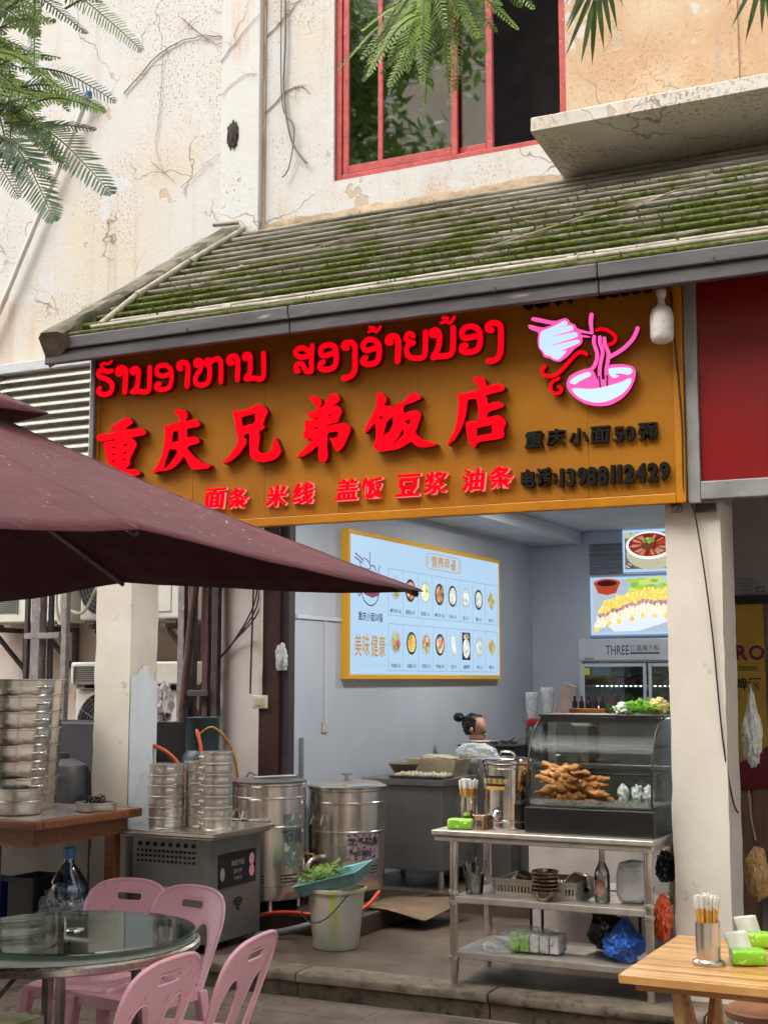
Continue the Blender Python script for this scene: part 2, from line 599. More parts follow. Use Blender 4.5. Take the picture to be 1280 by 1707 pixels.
def pinch(q):
    """squash for crumple: gather the top into a knot with two loose ears"""
    t = max(0.0, min(1.0, (q.z-0.25)/0.6))
    k = 1-0.78*t
    e = 0.35*t*(1+0.8*math.sin(3*math.atan2(q.y, q.x)))
    return Vector((q.x*k, q.y*k, q.z+e))
ORD = ['topmost', 'second', 'third', 'fourth', 'fifth', 'sixth', 'seventh', 'eighth', 'ninth', 'tenth', 'eleventh', 'twelfth', 'thirteenth', 'fourteenth', 'fifteenth', 'sixteenth', 'seventeenth', 'eighteenth']
BIG = {
 '重': ([[-5217,3247,-5180,3227,-5162,3202,-5223,3171,-5219,3164,-5087,3163,-5063,3135,-5070,3117,-5177,3110,-5145,3089,-5130,3061,-5151,3023,-5185,2963,-5179,2937,-5220,2910,-5148,2908,-5108,2886,-5101,2866,-5290,2842,-5419,2830,-5436,2851,-5348,2885,-5252,2912,-5350,2952,-5368,3019,-5395,3098,-5293,3100,-5294,3110,-5419,3100,-5453,3133,-5429,3148,-5299,3151,-5299,3171,-5356,3179,-5316,3199,-5260,3221]],[[-5320,3059,-5292,3062,-5292,3050,-5318,3049],[-5232,3069,-5200,3073,-5204,3060,-5232,3057],[-5319,3017,-5295,3019,-5295,3008,-5317,3006],[-5232,3019,-5207,3024,-5210,3011,-5232,3010],[-5319,2973,-5298,2975,-5297,2963,-5317,2961],[-5233,2977,-5213,2979,-5213,2969,-5233,2967]]),
 '庆': ([[-4851,3261,-4778,3255,-4754,3230,-4754,3201,-4772,3180,-4696,3186,-4662,3164,-4658,3144,-4676,3136,-4760,3131,-4752,3110,-4751,3074,-4698,3081,-4663,3058,-4663,3035,-4739,3022,-4754,3013,-4699,2951,-4638,2912,-4578,2892,-4592,2873,-4667,2871,-4713,2875,-4736,2903,-4772,2963,-4798,2933,-4843,2897,-4904,2879,-4951,2882,-5005,2869,-5009,2875,-4967,2919,-4938,2975,-4920,3052,-4918,3130,-4925,3163,-4803,3182,-4799,3185,-4835,3227]],[[-4856,3122,-4821,3122,-4817,3092,-4812,3060,-4866,3054],[-4880,3013,-4826,3006,-4822,2986,-4859,2937,-4905,2898,-4920,2901,-4906,2947]]),
 '兄': ([[-4427,3216,-4369,3209,-4305,3218,-4238,3243,-4203,3224,-4175,3187,-4198,3145,-4209,3112,-4193,3090,-4240,3073,-4228,3044,-4239,2997,-4239,2956,-4219,2938,-4176,2937,-4149,2953,-4137,2990,-4130,3030,-4118,3022,-4094,2973,-4081,2938,-4098,2912,-4136,2891,-4199,2883,-4262,2896,-4294,2926,-4301,2975,-4299,3029,-4303,3064,-4327,3066,-4347,3050,-4320,3028,-4326,3001,-4373,2946,-4429,2908,-4489,2893,-4493,2899,-4437,2943,-4390,3002,-4379,3043,-4399,3086,-4404,3142]],[[-4361,3169,-4265,3185,-4263,3133,-4280,3121,-4352,3113]]),
 '弟': ([[-3893,3261,-3848,3253,-3813,3227,-3809,3199,-3826,3179,-3802,3182,-3772,3230,-3742,3262,-3701,3247,-3686,3218,-3712,3194,-3753,3178,-3704,3187,-3671,3147,-3697,3102,-3696,3086,-3771,3074,-3775,3066,-3667,3079,-3630,3060,-3616,3036,-3637,2991,-3666,2934,-3692,2912,-3718,2918,-3741,2966,-3759,2997,-3733,2991,-3704,2996,-3693,3029,-3763,3028,-3771,3015,-3772,2948,-3766,2881,-3785,2853,-3815,2858,-3832,2893,-3827,2963,-3876,2926,-3921,2903,-3974,2893,-3976,2900,-3914,2952,-3865,3002,-3914,2996,-3936,3025,-3918,3060,-3924,3112,-3892,3109,-3832,3115,-3832,3122,-3877,3116,-3900,3140,-3912,3158,-3827,3167,-3841,3185,-3874,3222]],[[-3768,3132,-3741,3136,-3749,3124,-3768,3122],[-3861,3063,-3831,3067,-3835,3057,-3861,3056]]),
 '饭': ([[-3447,3241,-3424,3237,-3388,3203,-3388,3178,-3404,3155,-3385,3156,-3346,3142,-3338,3127,-3334,3159,-3276,3164,-3238,3207,-3215,3213,-3177,3194,-3167,3176,-3215,3159,-3280,3144,-3280,3098,-3215,3113,-3181,3103,-3169,3078,-3189,3026,-3208,2979,-3162,2940,-3076,2909,-3080,2899,-3140,2893,-3193,2899,-3231,2935,-3269,2914,-3315,2896,-3377,2892,-3427,2889,-3463,2907,-3467,2936,-3451,2963,-3455,3056,-3463,3056,-3518,3004,-3534,3009,-3494,3080,-3451,3148]],[[-3433,3093,-3412,3102,-3413,3084,-3424,3074],[-3385,3057,-3346,3089,-3344,3046,-3360,3009,-3404,2980,-3404,2995],[-3269,3054,-3234,3065,-3242,3031,-3253,3035],[-3284,3010,-3273,2984,-3330,2932,-3346,2926,-3315,2959]]),
 '店': ([[-2862,3269,-2796,3263,-2778,3243,-2771,3205,-2702,3219,-2670,3202,-2663,3184,-2677,3172,-2782,3158,-2764,3135,-2768,3108,-2703,3117,-2674,3100,-2671,3083,-2769,3060,-2769,3029,-2700,3041,-2668,3014,-2658,2989,-2676,2957,-2669,2926,-2684,2907,-2825,2900,-2843,2871,-2865,2879,-2883,2912,-2894,2981,-2897,3020,-2816,3016,-2823,3099,-2833,3145,-2885,3143,-2894,3064,-2912,3010,-2923,2984,-2960,2928,-3005,2894,-3012,2901,-2967,2967,-2948,3034,-2937,3123,-2944,3187,-2899,3179,-2811,3195,-2811,3202]],[[-2831,2976,-2740,2989,-2741,2942,-2832,2932]]),
}
LAO = [
 ([[-5433,3450,-5448,3433,-5418,3410,-5366,3408,-5338,3432,-5339,3470,-5375,3502,-5428,3523,-5452,3550,-5423,3569,-5376,3554,-5342,3556]],34),
 ([[-5418,3592,-5430,3603,-5401,3614,-5378,3602,-5344,3620]],17),
 ([[-5267,3532,-5290,3531,-5296,3556,-5268,3569,-5233,3549,-5232,3493,-5235,3408]],38),
 ([[-5161,3528,-5179,3527,-5185,3545,-5160,3554,-5133,3535,-5135,3483,-5140,3437,-5167,3411,-5176,3404,-5122,3402,-5077,3393,-5049,3409,-5046,3484,-5047,3549]],34),
 ([[-4969,3434,-4992,3432,-4992,3409,-4955,3396,-4900,3404,-4879,3449,-4886,3514,-4925,3548,-4975,3549,-4995,3525,-4983,3496,-4935,3482,-4891,3492]],32),
 ([[-4810,3516,-4826,3522,-4827,3543,-4794,3553,-4761,3534,-4758,3474,-4762,3402]],37),
 ([[-4680,3526,-4699,3527,-4703,3549,-4681,3556,-4661,3542,-4664,3501,-4697,3458,-4700,3417,-4662,3397,-4619,3402,-4598,3440,-4600,3504,-4625,3529,-4622,3547,-4600,3549],[-4605,3527,-4558,3550,-4526,3542,-4515,3504,-4515,3404]],33),
 ([[-4436,3514,-4455,3516,-4461,3542,-4432,3555,-4400,3538,-4394,3483,-4396,3406]],36),
 ([[-4327,3530,-4346,3532,-4346,3553,-4322,3555,-4307,3537,-4306,3483,-4310,3438,-4336,3405,-4284,3404,-4238,3393,-4212,3410,-4211,3482,-4214,3549]],33),
 ([[-3895,3522,-3938,3553,-3980,3547,-3989,3521,-3949,3497,-3895,3502],[-3877,3560,-3882,3490,-3882,3409],[-3971,3415,-3988,3425,-3979,3457,-3943,3453,-3918,3410,-3882,3406]],32),
 ([[-3804,3452,-3823,3441,-3819,3416,-3774,3404,-3726,3420,-3715,3483,-3727,3535,-3769,3553,-3814,3542,-3820,3510,-3798,3490,-3727,3500]],34),
 ([[-3644,3520,-3665,3526,-3665,3545,-3632,3552,-3597,3534,-3593,3460,-3597,3375,-3637,3344,-3667,3345]],35),
 ([[-3521,3449,-3542,3438,-3536,3419,-3492,3407,-3446,3423,-3434,3485,-3446,3530,-3492,3555,-3530,3543,-3540,3517,-3515,3492,-3446,3502]],34),
 ([[-3504,3601,-3475,3606,-3452,3595,-3428,3622],[-3498,3627,-3463,3619]],17),
 ([[-3360,3521,-3380,3526,-3377,3550,-3343,3557,-3316,3535,-3314,3472,-3317,3409]],38),
 ([[-3218,3545,-3244,3562,-3264,3540,-3246,3515,-3218,3503,-3246,3496,-3261,3471,-3250,3431,-3202,3412,-3151,3418,-3143,3485,-3143,3559]],32),
 ([[-3084,3532,-3104,3537,-3104,3556,-3078,3562,-3056,3537,-3059,3475,-3074,3436,-3096,3407,-3068,3409,-3019,3406,-2980,3421,-2971,3486,-2971,3563]],34),
 ([[-3045,3600,-3012,3604,-2990,3592,-2963,3624],[-3034,3628,-3001,3622]],17),
 ([[-2893,3452,-2918,3450,-2918,3426,-2877,3412,-2823,3424,-2807,3478,-2817,3532,-2854,3558,-2901,3553,-2917,3527,-2901,3496,-2817,3500]],34),
 ([[-2737,3523,-2761,3529,-2761,3553,-2726,3563,-2689,3544,-2684,3475,-2691,3385,-2723,3350,-2760,3351]],34),
]
LOGO = {
 'pink': ([[-2527,3527,-2515,3530,-2441,3502,-2390,3511,-2396,3515,-2509,3551,-2506,3568,-2485,3568,-2372,3530,-2316,3543,-2295,3533,-2286,3513,-2259,3501,-2247,3476,-2180,3451,-2174,3449,-2183,3504,-2177,3549,-2165,3556,-2153,3547,-2160,3501,-2156,3438,-2164,3434,-2230,3452,-2228,3442,-2175,3425,-2176,3418,-2222,3426,-2217,3405,-2229,3384,-2264,3368,-2299,3332,-2347,3302,-2382,3312,-2405,3329,-2438,3338,-2449,3368,-2469,3393,-2473,3445,-2465,3479,-2522,3506],[-2076,3260,-2003,3256,-1947,3239,-1929,3212,-1935,3168,-1961,3115,-2007,3069,-2075,3039,-2143,3040,-2212,3060,-2269,3099,-2303,3142,-2314,3182,-2296,3220,-2243,3243,-2174,3253,-2151,3217,-2141,3183,-2084,3183,-2077,3210]],[([-2153,3421,-2155,3387,-2140,3335,-2141,3295,-2162,3252,-2197,3233],21),([-2122,3415,-2122,3384,-2108,3331,-2120,3276,-2127,3226,-2125,3173],20),([-2097,3406,-2094,3369,-2076,3322,-2083,3267,-2090,3222,-2084,3169],21),([-1915,3439,-1938,3391,-1990,3341,-2058,3306,-2078,3300],22)]),
 'white': ([[-2314,3528,-2299,3518,-2302,3501,-2358,3496,-2355,3492,-2279,3498,-2265,3482,-2268,3468,-2391,3450,-2391,3446,-2256,3458,-2242,3445,-2245,3428,-2392,3401,-2389,3396,-2248,3415,-2231,3407,-2237,3393,-2340,3363,-2340,3359,-2302,3362,-2352,3314,-2382,3323,-2399,3339,-2428,3348,-2440,3372,-2460,3392,-2460,3444,-2450,3483,-2373,3503],[-2288,3152,-2164,3134,-2079,3143,-2005,3158,-1949,3178,-1961,3137,-2007,3091,-2080,3062,-2143,3058,-2211,3077,-2257,3109],[-2296,3181,-2278,3202,-2238,3220,-2185,3232,-2171,3219,-2180,3206,-2238,3186,-2262,3169],[-2077,3238,-2015,3238,-1959,3229,-1945,3213,-1951,3200,-1971,3193,-2015,3207,-2049,3204,-2016,3190,-2050,3182,-2072,3204]],[]),
 'red': ([],[([-2135,3453,-2107,3458,-2067,3439,-2034,3405,-2046,3375,-2071,3368],18),([-2195,3328,-2229,3344,-2265,3325,-2312,3279,-2359,3238,-2401,3228,-2436,3240,-2449,3264,-2432,3288],20),([-2354,3212,-2390,3195,-2401,3162,-2385,3135,-2350,3132,-2341,3157,-2352,3166],18)]),
}
# ================================================================ SETTING
M_ground = pm('paving', (116, 101, 88), (92, 79, 68), rough=0.75, scale=5, bumpk=0.35, bscale=30, spots=(60, 54, 48), spot_at=(0.6, 0.7))
M_joint = pm('joint', (150, 142, 132), (128, 120, 112), rough=0.9, scale=0.7, bumpk=0.3)
M_floor = pm('shop_concrete', (104, 90, 78), (74, 63, 54), rough=0.42, scale=2.2, bumpk=0.12, bscale=18, spots=(60, 50, 42), spot_at=(0.58, 0.72), sscale=9)
M_kerb = pm('kerb_concrete', (124, 110, 94), (84, 76, 62), rough=0.85, scale=7, bumpk=0.5, bscale=35, spots=(62, 60, 42), spot_at=(0.58, 0.7), sscale=14)
M_wall = wall_mat('old_white_wall', (196, 194, 190), (199, 188, 170))
M_pil = wall_mat('old_white_pilaster', (200, 199, 194), (194, 190, 182), speck=(0.60, 0.68))
M_peach = wall_mat('old_peach_wall', (198, 180, 152), (186, 154, 122), warm_amt=(.42, .60), speck=(0.56, 0.64))
M_in = pm('blue_grey_paint', (188, 195, 205), (176, 183, 194), rough=0.7, scale=1.2, bumpk=0.05, bscale=25, spots=(170, 172, 176), spot_at=(.66, .80), sscale=3)
M_ceil = pm('ceiling_paint', (206, 210, 214), (196, 200, 206), rough=0.8, scale=2, bumpk=0.05)
M_pillar = pm('pillar_paint', (214, 206, 192), (204, 194, 178), rough=0.8, scale=3, bumpk=0.18, bscale=14, spots=(176, 162, 142), spot_at=(0.66, 0.76), sscale=9)
M_patch = pm('patch_paint', (214, 218, 222), (200, 206, 210), rough=0.7, scale=6, bumpk=0.25, bscale=12)
M_pink = pm('pink_plaster', (204, 190, 182), (186, 166, 154), rough=0.85, scale=2.4, bumpk=0.25, bscale=20, spots=(150, 118, 100), spot_at=(0.6, 0.74), sscale=4)
M_nbwall = pm('grey_mauve_wall', (168, 158, 156), (150, 140, 140), rough=0.8, scale=2)
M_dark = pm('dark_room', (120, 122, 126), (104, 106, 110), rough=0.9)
M_redframe = pm('red_window_frame', (176, 62, 54), (150, 44, 40), rough=0.55, scale=14, spots=(206, 150, 132), spot_at=(0.66, 0.72), sscale=40)
M_pane = glass('window_glass', (150, 165, 158), 0.02, 0.46)
M_slab = wall_mat('old_slab', (204, 198, 188), (188, 178, 162), speck=(0.52, 0.60))

g = MB()
g.add([(-900,-900,-0.1345),(900,-900,-0.1345),(900,900,-0.1345),(-900,900,-0.1345)], [(0,1,2,3)])
ground = tag(g.build('ground', M_joint), kind='structure')
# paving slabs in front of the step (one mesh shared, three variants)
def slab_mesh(seed):
    rnd = random.Random(seed)
    b = MB()
    w, d = 0.594, 0.294
    j = lambda: rnd.uniform(-0.002, 0.002)
    v = [(j(), j(), -0.02), (w+j(), j(), -0.02), (w+j(), d+j(), -0.02), (j(), d+j(), -0.02)]
    e = 0.008
    t = [(e, e, 0.012), (w-e, e, 0.012+rnd.uniform(0, .002)), (w-e, d-e, 0.012), (e, d-e, 0.012+rnd.uniform(0, .002))]
    m = [(j(), j(), 0.006), (w+j(), j(), 0.006), (w+j(), d+j(), 0.006), (j(), d+j(), 0.006)]
    b.add(v+m+t, [(8,9,10,11),(0,1,5,4),(1,2,6,5),(2,3,7,6),(3,0,4,7),(4,5,9,8),(5,6,10,9),(6,7,11,10),(7,4,8,11)])
    return b
proto = [slab_mesh(i).build('paving_slab', M_ground, ground, world=False) for i in range(4)]
first = [True]*4
row = 0
y = 3.42
while y < 6.60:
    x = -6.9 - (0.3 if row % 2 else 0)
    while x < 0.9:
        k = random.randrange(4)
        if first[k]: o = proto[k]; first[k] = False
        else:
            o = proto[k].copy(); COL.objects.link(o)
        o.location = (x, y, -0.13-0.012+random.uniform(-.0015, .0015))
        x += 0.6
    y += 0.3; row += 1
for k in range(4):
    if first[k]: proto[k].location = (-7.5, 3.42, -0.142)

fl = MB()
fl.bx(-9.5, 3.0, 6.93, 13.4, -0.30, 0.0)
floor = tag(fl.build('floor', M_floor), kind='structure')
# step nosing stones along the front edge
xs = [-9.4, -8.2, -7.0, -5.9, -4.95, -3.86, -2.73, -1.62, -0.50, 0.65, 1.8, 3.0]
rnd = random.Random(3)
for a, b_ in zip(xs[:-1], xs[1:]):
    m = MB()
    n = 14
    prof = [(6.945, -0.055), (6.945, -0.001), (6.80, 0.0), (6.742, -0.002), (6.728, -0.014), (6.726, -0.045), (6.742, -0.056)]
    def pt(u, v, a=a, b_=b_, prof=prof):
        q = prof[int(round(v*(len(prof)-1)))]
        x = a+0.006+(b_-a-0.012)*u
        w = noise.noise(Vector((x*3.1, q[0]*9, q[1]*31)))*0.006
        return (x, q[0]+w, q[1]+w*0.5+0.0025)
    m.grid(pt, n, len(prof)-1)
    m.face(list(range(len(prof)))[::1]); m.face([n*len(prof)+i for i in range(len(prof))][::-1])
    m.build('kerb_stone', M_kerb, floor, smooth=50)
    r = MB(); r.bx(a+0.004, b_-0.004, 6.755+rnd.uniform(0, .006), 6.93, -0.29, -0.057)
    r.build('riser_stone', M_kerb, floor, bevel=0.006)

# ---------------------------------------------------------------- building
bld = thing('shop_building', 'weathered white plaster building with red window behind the tiled awning', 'building', (-3.6, 9.0, -0.13))
W = lambda n, m, *a, **k: (lambda b: (b.bx(*a), b.build(n, m, bld, **k))[1])(MB())
W('wall', M_wall, -5.36, -4.735, 8.74, 9.0, 3.6, 9.2)
W('wall', M_wall, -4.735, -2.895, 8.74, 9.0, 3.6, 5.33)
W('wall', M_wall, -4.735, -2.895, 8.74, 9.0, 7.45, 9.2)
W('wall', M_peach, -2.895, 3.2, 8.74, 9.0, 3.6, 9.2)
W('corner_pilaster', M_pil, -5.715, -5.36, 8.68, 9.02, 3.6, 9.2, bevel=0.01)
W('side_wall', M_wall, -13.0, -5.715, 9.0, 9.25, 4.29, 9.4)
W('wall_rib', M_peach, -1.74, -1.70, 8.728, 8.742, 5.2, 9.2)
W('rust_strip', pm('rust_streak', (196, 184, 166), (164, 128, 92), rough=.9, scale=2.2, st=(4, 4, 1), spots=(140, 100, 66), spot_at=(.55, .7), sscale=6), -5.3595, -5.335, 8.728, 8.7395, 4.9, 9.2)
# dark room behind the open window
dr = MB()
dr.bx(-4.9, -2.7, 11.2, 11.3, 4.9, 8.0); dr.bx(-4.95, -4.9, 9.0, 11.3, 4.9, 8.0); dr.bx(-2.7, -2.65, 9.0, 9.6, 4.9, 8.0)  # right wall cut short out of view to let sky light in
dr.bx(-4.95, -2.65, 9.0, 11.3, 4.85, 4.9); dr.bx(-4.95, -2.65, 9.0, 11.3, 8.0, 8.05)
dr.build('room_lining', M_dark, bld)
# lower storey
W('back_wall', M_pink, -11.0, -5.45, 9.22, 9.5, -0.2, 4.285)
W('return_wall', pm('return_plaster', (210, 200, 194), (196, 182, 174), rough=0.85, scale=1.6, bumpk=0.15, bscale=16, spots=(168, 150, 136), spot_at=(0.64, 0.78), sscale=5), -5.45, -4.955, 8.35, 9.5, 0.0, 3.05)
W('shop_wall', M_in, -4.95, -4.75, 8.22, 13.0, 0.0, 3.05)
W('shop_wall', M_in, -4.95, -1.812, 13.0, 13.2, 0.0, 3.05)
W('shop_wall', M_in, -1.84, -1.812, 7.335, 13.0, 0.0, 3.05)
W('ceiling', M_ceil, -5.5, 3.0, 7.08, 13.2, 3.055, 3.15)
W('soffit', M_ceil, -4.745, -4.22, 8.3, 12.99, 2.93, 3.052, bevel=0.006)
W('neighbour_wall', M_nbwall, -1.81, 3.0, 8.62, 8.8, -0.13, 3.05)
# dado line and pipe on shop wall
W('socket', MATS['ivory_plastic'] if 'ivory_plastic' in MATS else pm('ivory_plastic', (214, 208, 188), rough=0.4), -4.7495, -4.738, 8.62, 8.70, 1.22, 1.30, bevel=.004)
W('wall_trunking', M_ceil, -4.7495, -4.736, 8.655, 8.668, 1.302, 2.019)
W('water_pipe', pm('grey_upvc', (150, 154, 158), rough=.4), -4.7495, -4.715, 8.30, 8.325, .45, 1.2, bevel=.01)
W('wall_trunking', M_ceil, -4.749, -4.735, 8.24, 8.95, 2.02, 2.045)
M_brown = pm('brown_post', (66, 34, 30), (48, 24, 22), rough=0.5, scale=9, bumpk=0.15)
W('door_post', M_brown, -4.955, -4.80, 8.10, 8.215, 0.0, 3.05, bevel=0.006)
W('door_post', pm('dark_channel', (58, 50, 54), rough=0.6), -4.797, -4.735, 8.13, 8.215, 0.0, 3.05, bevel=0.004)
W('conduit', pm('white_pvc', (206, 200, 190), (190, 182, 168), rough=0.5), -5.005, -4.965, 8.30, 8.345, 0.95, 3.0, bevel=0.01)
sw = W('switch_box', pm('ivory_plastic', (214, 208, 188), rough=0.4), -4.99, -4.875, 8.07, 8.098, 1.40, 1.49, bevel=0.006)
m = MB(); m.bx(-4.963, -4.902, 8.062, 8.069, 1.42, 1.47); m.build('rocker', pm('old_ivory', (190, 180, 140), rough=0.4), sw, bevel=0.003)
W('conduit', MATS['white_pvc'], -4.945, -4.92, 8.075, 8.098, 1.492, 2.9, bevel=0.006)
# tangled low-voltage wires hanging from the post head
m = MB()
for k in range(3):
    m.tube(smooth_path([(-4.93, 8.06, 2.40), (-5.06+.02*k, 8.20, 2.12-.02*k), (-5.3, 8.31, 1.86), (-5.43, 8.30, 1.72), (-5.6, 8.28, 1.5)], 5), 0.006, 6)
m.tube(smooth_path([(-4.93, 8.06, 2.36), (-5.0, 8.05, 2.42), (-5.2, 8.1, 2.5), (-5.5, 8.2, 2.58)], 5), 0.007, 6)
m.tube(smooth_path([(-4.98, 8.05, 2.45), (-4.93, 8.04, 2.33), (-4.97, 8.05, 2.28), (-4.99, 8.05, 1.5)], 5), 0.007, 6)
m.build('loose_wires', pm('old_black_wire', (52, 42, 40), rough=0.6), bld, smooth=60)

# pillars
for (x0, x1) in ((-5.525, -5.25), (-1.828, -1.542)):
    m = MB()
    n = 26
    c = [(x0, 7.04), (x1, 7.04), (x1, 7.33), (x0, 7.33)]
    ring = []
    for i in range(4):
        a = c[i]; b_ = c[(i+1) % 4]
        for j in range(5): ring.append((a[0]+(b_[0]-a[0])*j/5, a[1]+(b_[1]-a[1])*j/5))
    k = len(ring)
    for i in range(n+1):
        z = -0.02+2.53*i/n
        for (px, py) in ring:
            w = noise.noise(Vector((px*6, py*6, z*3)))*0.004
            corner = min(math.hypot(px-q[0], py-q[1]) for q in c) < 0.01
            if corner: w += noise.noise(Vector((px*20, py*20, z*14)))*0.006
            cx, cy = (x0+x1)/2, 7.185
            m.v.append((px+w*(1 if px > cx else -1), py+w*(1 if py > cy else -1), z))
    for i in range(n):
        for j in range(k):
            m.face((i*k+j, i*k+(j+1) % k, (i+1)*k+(j+1) % k, (i+1)*k+j))
    m.face([n*k+j for j in range(k)])
    p_ = m.build('pillar', M_pillar, bld, smooth=35)
    if x0 < -4:
        q = MB()
        top = [(7.045+0.28*i/16, 1.62+0.05*noise.noise(Vector((i*0.9, 2, 1)))+(0.06 if 4 < i < 11 else 0)) for i in range(17)]
        poly = [(7.045, 0.0)]+[(7.325, 0.0)]+top[::-1]
        q.flat([[(a, b_) for a, b_ in poly]], [], 0.0, 0.004, M=Matrix(((0,-1,0,x1+0.009),(1,0,0,0),(0,0,1,0),(0,0,0,1))))
        q.build('paint_patch', M_patch, p_)
# balcony slab above the awning on the right
m = MB()
def slabp(u, v):
    x = -2.885+5.9*u
    prof = [(8.735, 5.205), (8.0, 5.20), (7.985, 5.19), (7.985, 5.105), (8.0, 5.095), (8.735, 5.0)]
    q = prof[int(round(v*5))]
    w = noise.noise(Vector((x*2.5, q[0]*7, q[1]*9)))*0.012
    return (x, q[0]+(w if q[0] < 8.5 else 0), q[1]+w*0.6)
m.grid(slabp, 40, 5); m.face(range(6))
m.build('balcony_slab', M_slab, bld, smooth=40)

# window
win = MB()
X0, X1, Z0, Z1 = -4.735, -2.895, 5.33, 7.45
win.bx(X0, X0+0.055, 8.765, 8.86, Z0, Z1); win.bx(X1-0.055, X1, 8.765, 8.86, Z0, Z1)
win.bx(X0+0.055, X1-0.055, 8.765, 8.86, Z0, Z0+0.05); win.bx(X0+0.055, X1-0.055, 8.765, 8.86, Z1-0.05, Z1)
wf = win.build('window', M_redframe, bld, bevel=0.006)
def sash(x0, x1, y, mids=()):
    s = MB(); z0 = Z0+0.052; z1 = Z1-0.052
    s.bx(x0, x0+0.05, y, y+0.035, z0, z1); s.bx(x1-0.05, x1, y, y+0.035, z0, z1)
    s.bx(x0+0.05, x1-0.05, y, y+0.035, z0, z0+0.065); s.bx(x0+0.05, x1-0.05, y, y+0.035, z1-0.06, z1)
    ed = [x0+0.05]
    for mx in mids:
        s.bx(mx-0.02, mx+0.02, y+0.002, y+0.033, z0+0.065, z1-0.06); ed += [mx-0.02, mx+0.02]
    ed.append(x1-0.05)
    o = s.build('sash', M_redframe, wf, bevel=0.005)
    for i in range(0, len(ed), 2):
        g_ = MB(); g_.bx(ed[i], ed[i+1], y+0.014, y+0.020, z0+0.065, z1-0.06)
        g_.build('pane', M_pane, wf)
sash(-4.675, -3.735, 8.775, (-4.36,))
sash(-4.02, -3.475, 8.815)
# flaking sill line where the awning meets the wall
m = MB()
def sillp(u, v):
    x = -5.36+8.5*u
    h = 0.05+0.05*abs(noise.noise(Vector((x*1.7, 0, 3))))+0.02*noise.noise(Vector((x*9, 0, 3)))
    a = [(8.742, 5.04+h), (8.722, 5.03+h), (8.70, 5.0), (8.70, 4.96)][int(round(v*3))]
    return (x, a[0], a[1])
m.grid(sillp, 120, 3)
m.build('mortar_fillet', pm('crumbling_mortar', (168, 146, 118), (122, 104, 80), rough=0.95, scale=9, bumpk=0.6, bscale=30), bld, smooth=60)

# dead creepers on the plaster
M_vine = pm('dead_vine', (158, 134, 108), (124, 102, 82), rough=0.9, bumpk=0.2)
def vine(pts, r, seed, y, twigs=6, label=''):
    rnd = random.Random(seed)
    P = []
    base = smooth_path([(p[0], y, p[1]) for p in pts], 6)
    for i, p in enumerate(base):
        P.append(Vector((p.x+noise.noise(Vector((i*.5, seed, 0)))*0.02, p.y, p.z+noise.noise(Vector((i*.5, seed, 9)))*0.02)))
    m = MB()
    n = len(P)
    r *= 0.45
    m.tube(P, [r*(1-0.6*i/n) for i in range(n)], 5)
    for k in range(twigs):
        i = rnd.randrange(2, n-1); a = P[i]; an = rnd.uniform(0, 6.28); L = rnd.uniform(.06, .22)
        q = [a]
        for s in range(4):
            an += rnd.uniform(-.5, .5); a = a+Vector((math.cos(an), 0, math.sin(an)))*L/4; q.append(a)
        m.tube(q, [r*.5*(1-.2*s) for s in range(5)], 4)
    o = m.build('creeper_vine', M_vine, smooth=70)
    tag(o, label, 'vine', 'dead creeper stems on the old wall')
vine([(-6.32, 7.1), (-6.05, 6.85), (-5.9, 6.78), (-5.74, 6.74)], .011, 1, 8.985, 5, 'dead creeper stem running into the corner pilaster near the top')
vine([(-6.9, 6.55), (-6.55, 6.82), (-6.25, 6.90), (-5.95, 6.86), (-5.73, 6.72)], .013, 2, 8.985, 9, 'rust brown creeper arching over the stained left wall')
vine([(-6.5, 6.85), (-6.52, 6.4), (-6.55, 6.0), (-6.45, 5.75)], .007, 3, 8.985, 5, 'thin creeper hanging straight down the left wall')
vine([(-5.72, 6.45), (-5.55, 6.62), (-5.37, 6.78)], .008, 4, 8.672, 4, 'upper thin creeper crossing the pilaster')
vine([(-5.72, 6.18), (-5.5, 6.3), (-5.38, 6.28)], .006, 5, 8.672, 3, 'lower thin creeper crossing the pilaster')
vine([(-5.34, 6.60), (-5.15, 6.75), (-5.0, 6.86), (-4.88, 6.84)], .010, 6, 8.732, 5, 'creeper left of the window rising from the pilaster corner')
vine([(-5.34, 5.98), (-5.15, 6.12), (-5.02, 6.14), (-4.95, 6.06)], .010, 7, 8.732, 7, 'short hooked creeper beside the window foot')
vine([(-6.6, 5.9), (-6.42, 5.74), (-6.36, 5.68)], .006, 8, 8.985, 2, 'short twig of creeper in the middle of the left wall')
vine([(-6.3, 5.62), (-6.1, 5.74), (-5.98, 5.83)], .006, 9, 8.985, 3, 'small slanted creeper twig right on the left wall')
vine([(-6.35, 5.05), (-6.12, 5.14), (-6.02, 5.16)], .006, 10, 8.985, 3, 'low creeper twig just above the awning verge')
vine([(-2.75, 5.06), (-2.3, 5.13), (-1.9, 5.10), (-1.5, 5.2), (-1.2, 5.28)], .007, 11, 8.70, 14, 'tangle of fine creeper along the wall under the balcony slab')
# cable hanging from above by the window
m = MB(); m.tube(smooth_path([(-5.17, 8.72, 7.3), (-5.15, 8.71, 6.6), (-5.16, 8.71, 6.1), (-5.08, 8.70, 5.7), (-4.95, 8.70, 5.5)], 6), 0.009, 6)
m.tube(smooth_path([(-5.19, 8.72, 7.3), (-5.19, 8.71, 6.6), (-5.17, 8.71, 6.0), (-5.06, 8.70, 5.8), (-5.1, 8.70, 5.5), (-5.16, 8.7, 5.42)], 6), 0.006, 6)
tag(m.build('hanging_cable', pm('grey_cable', (120, 112, 102), rough=0.6), smooth=60), 'loose grey cable dangling on the wall left of the red window', 'cable')
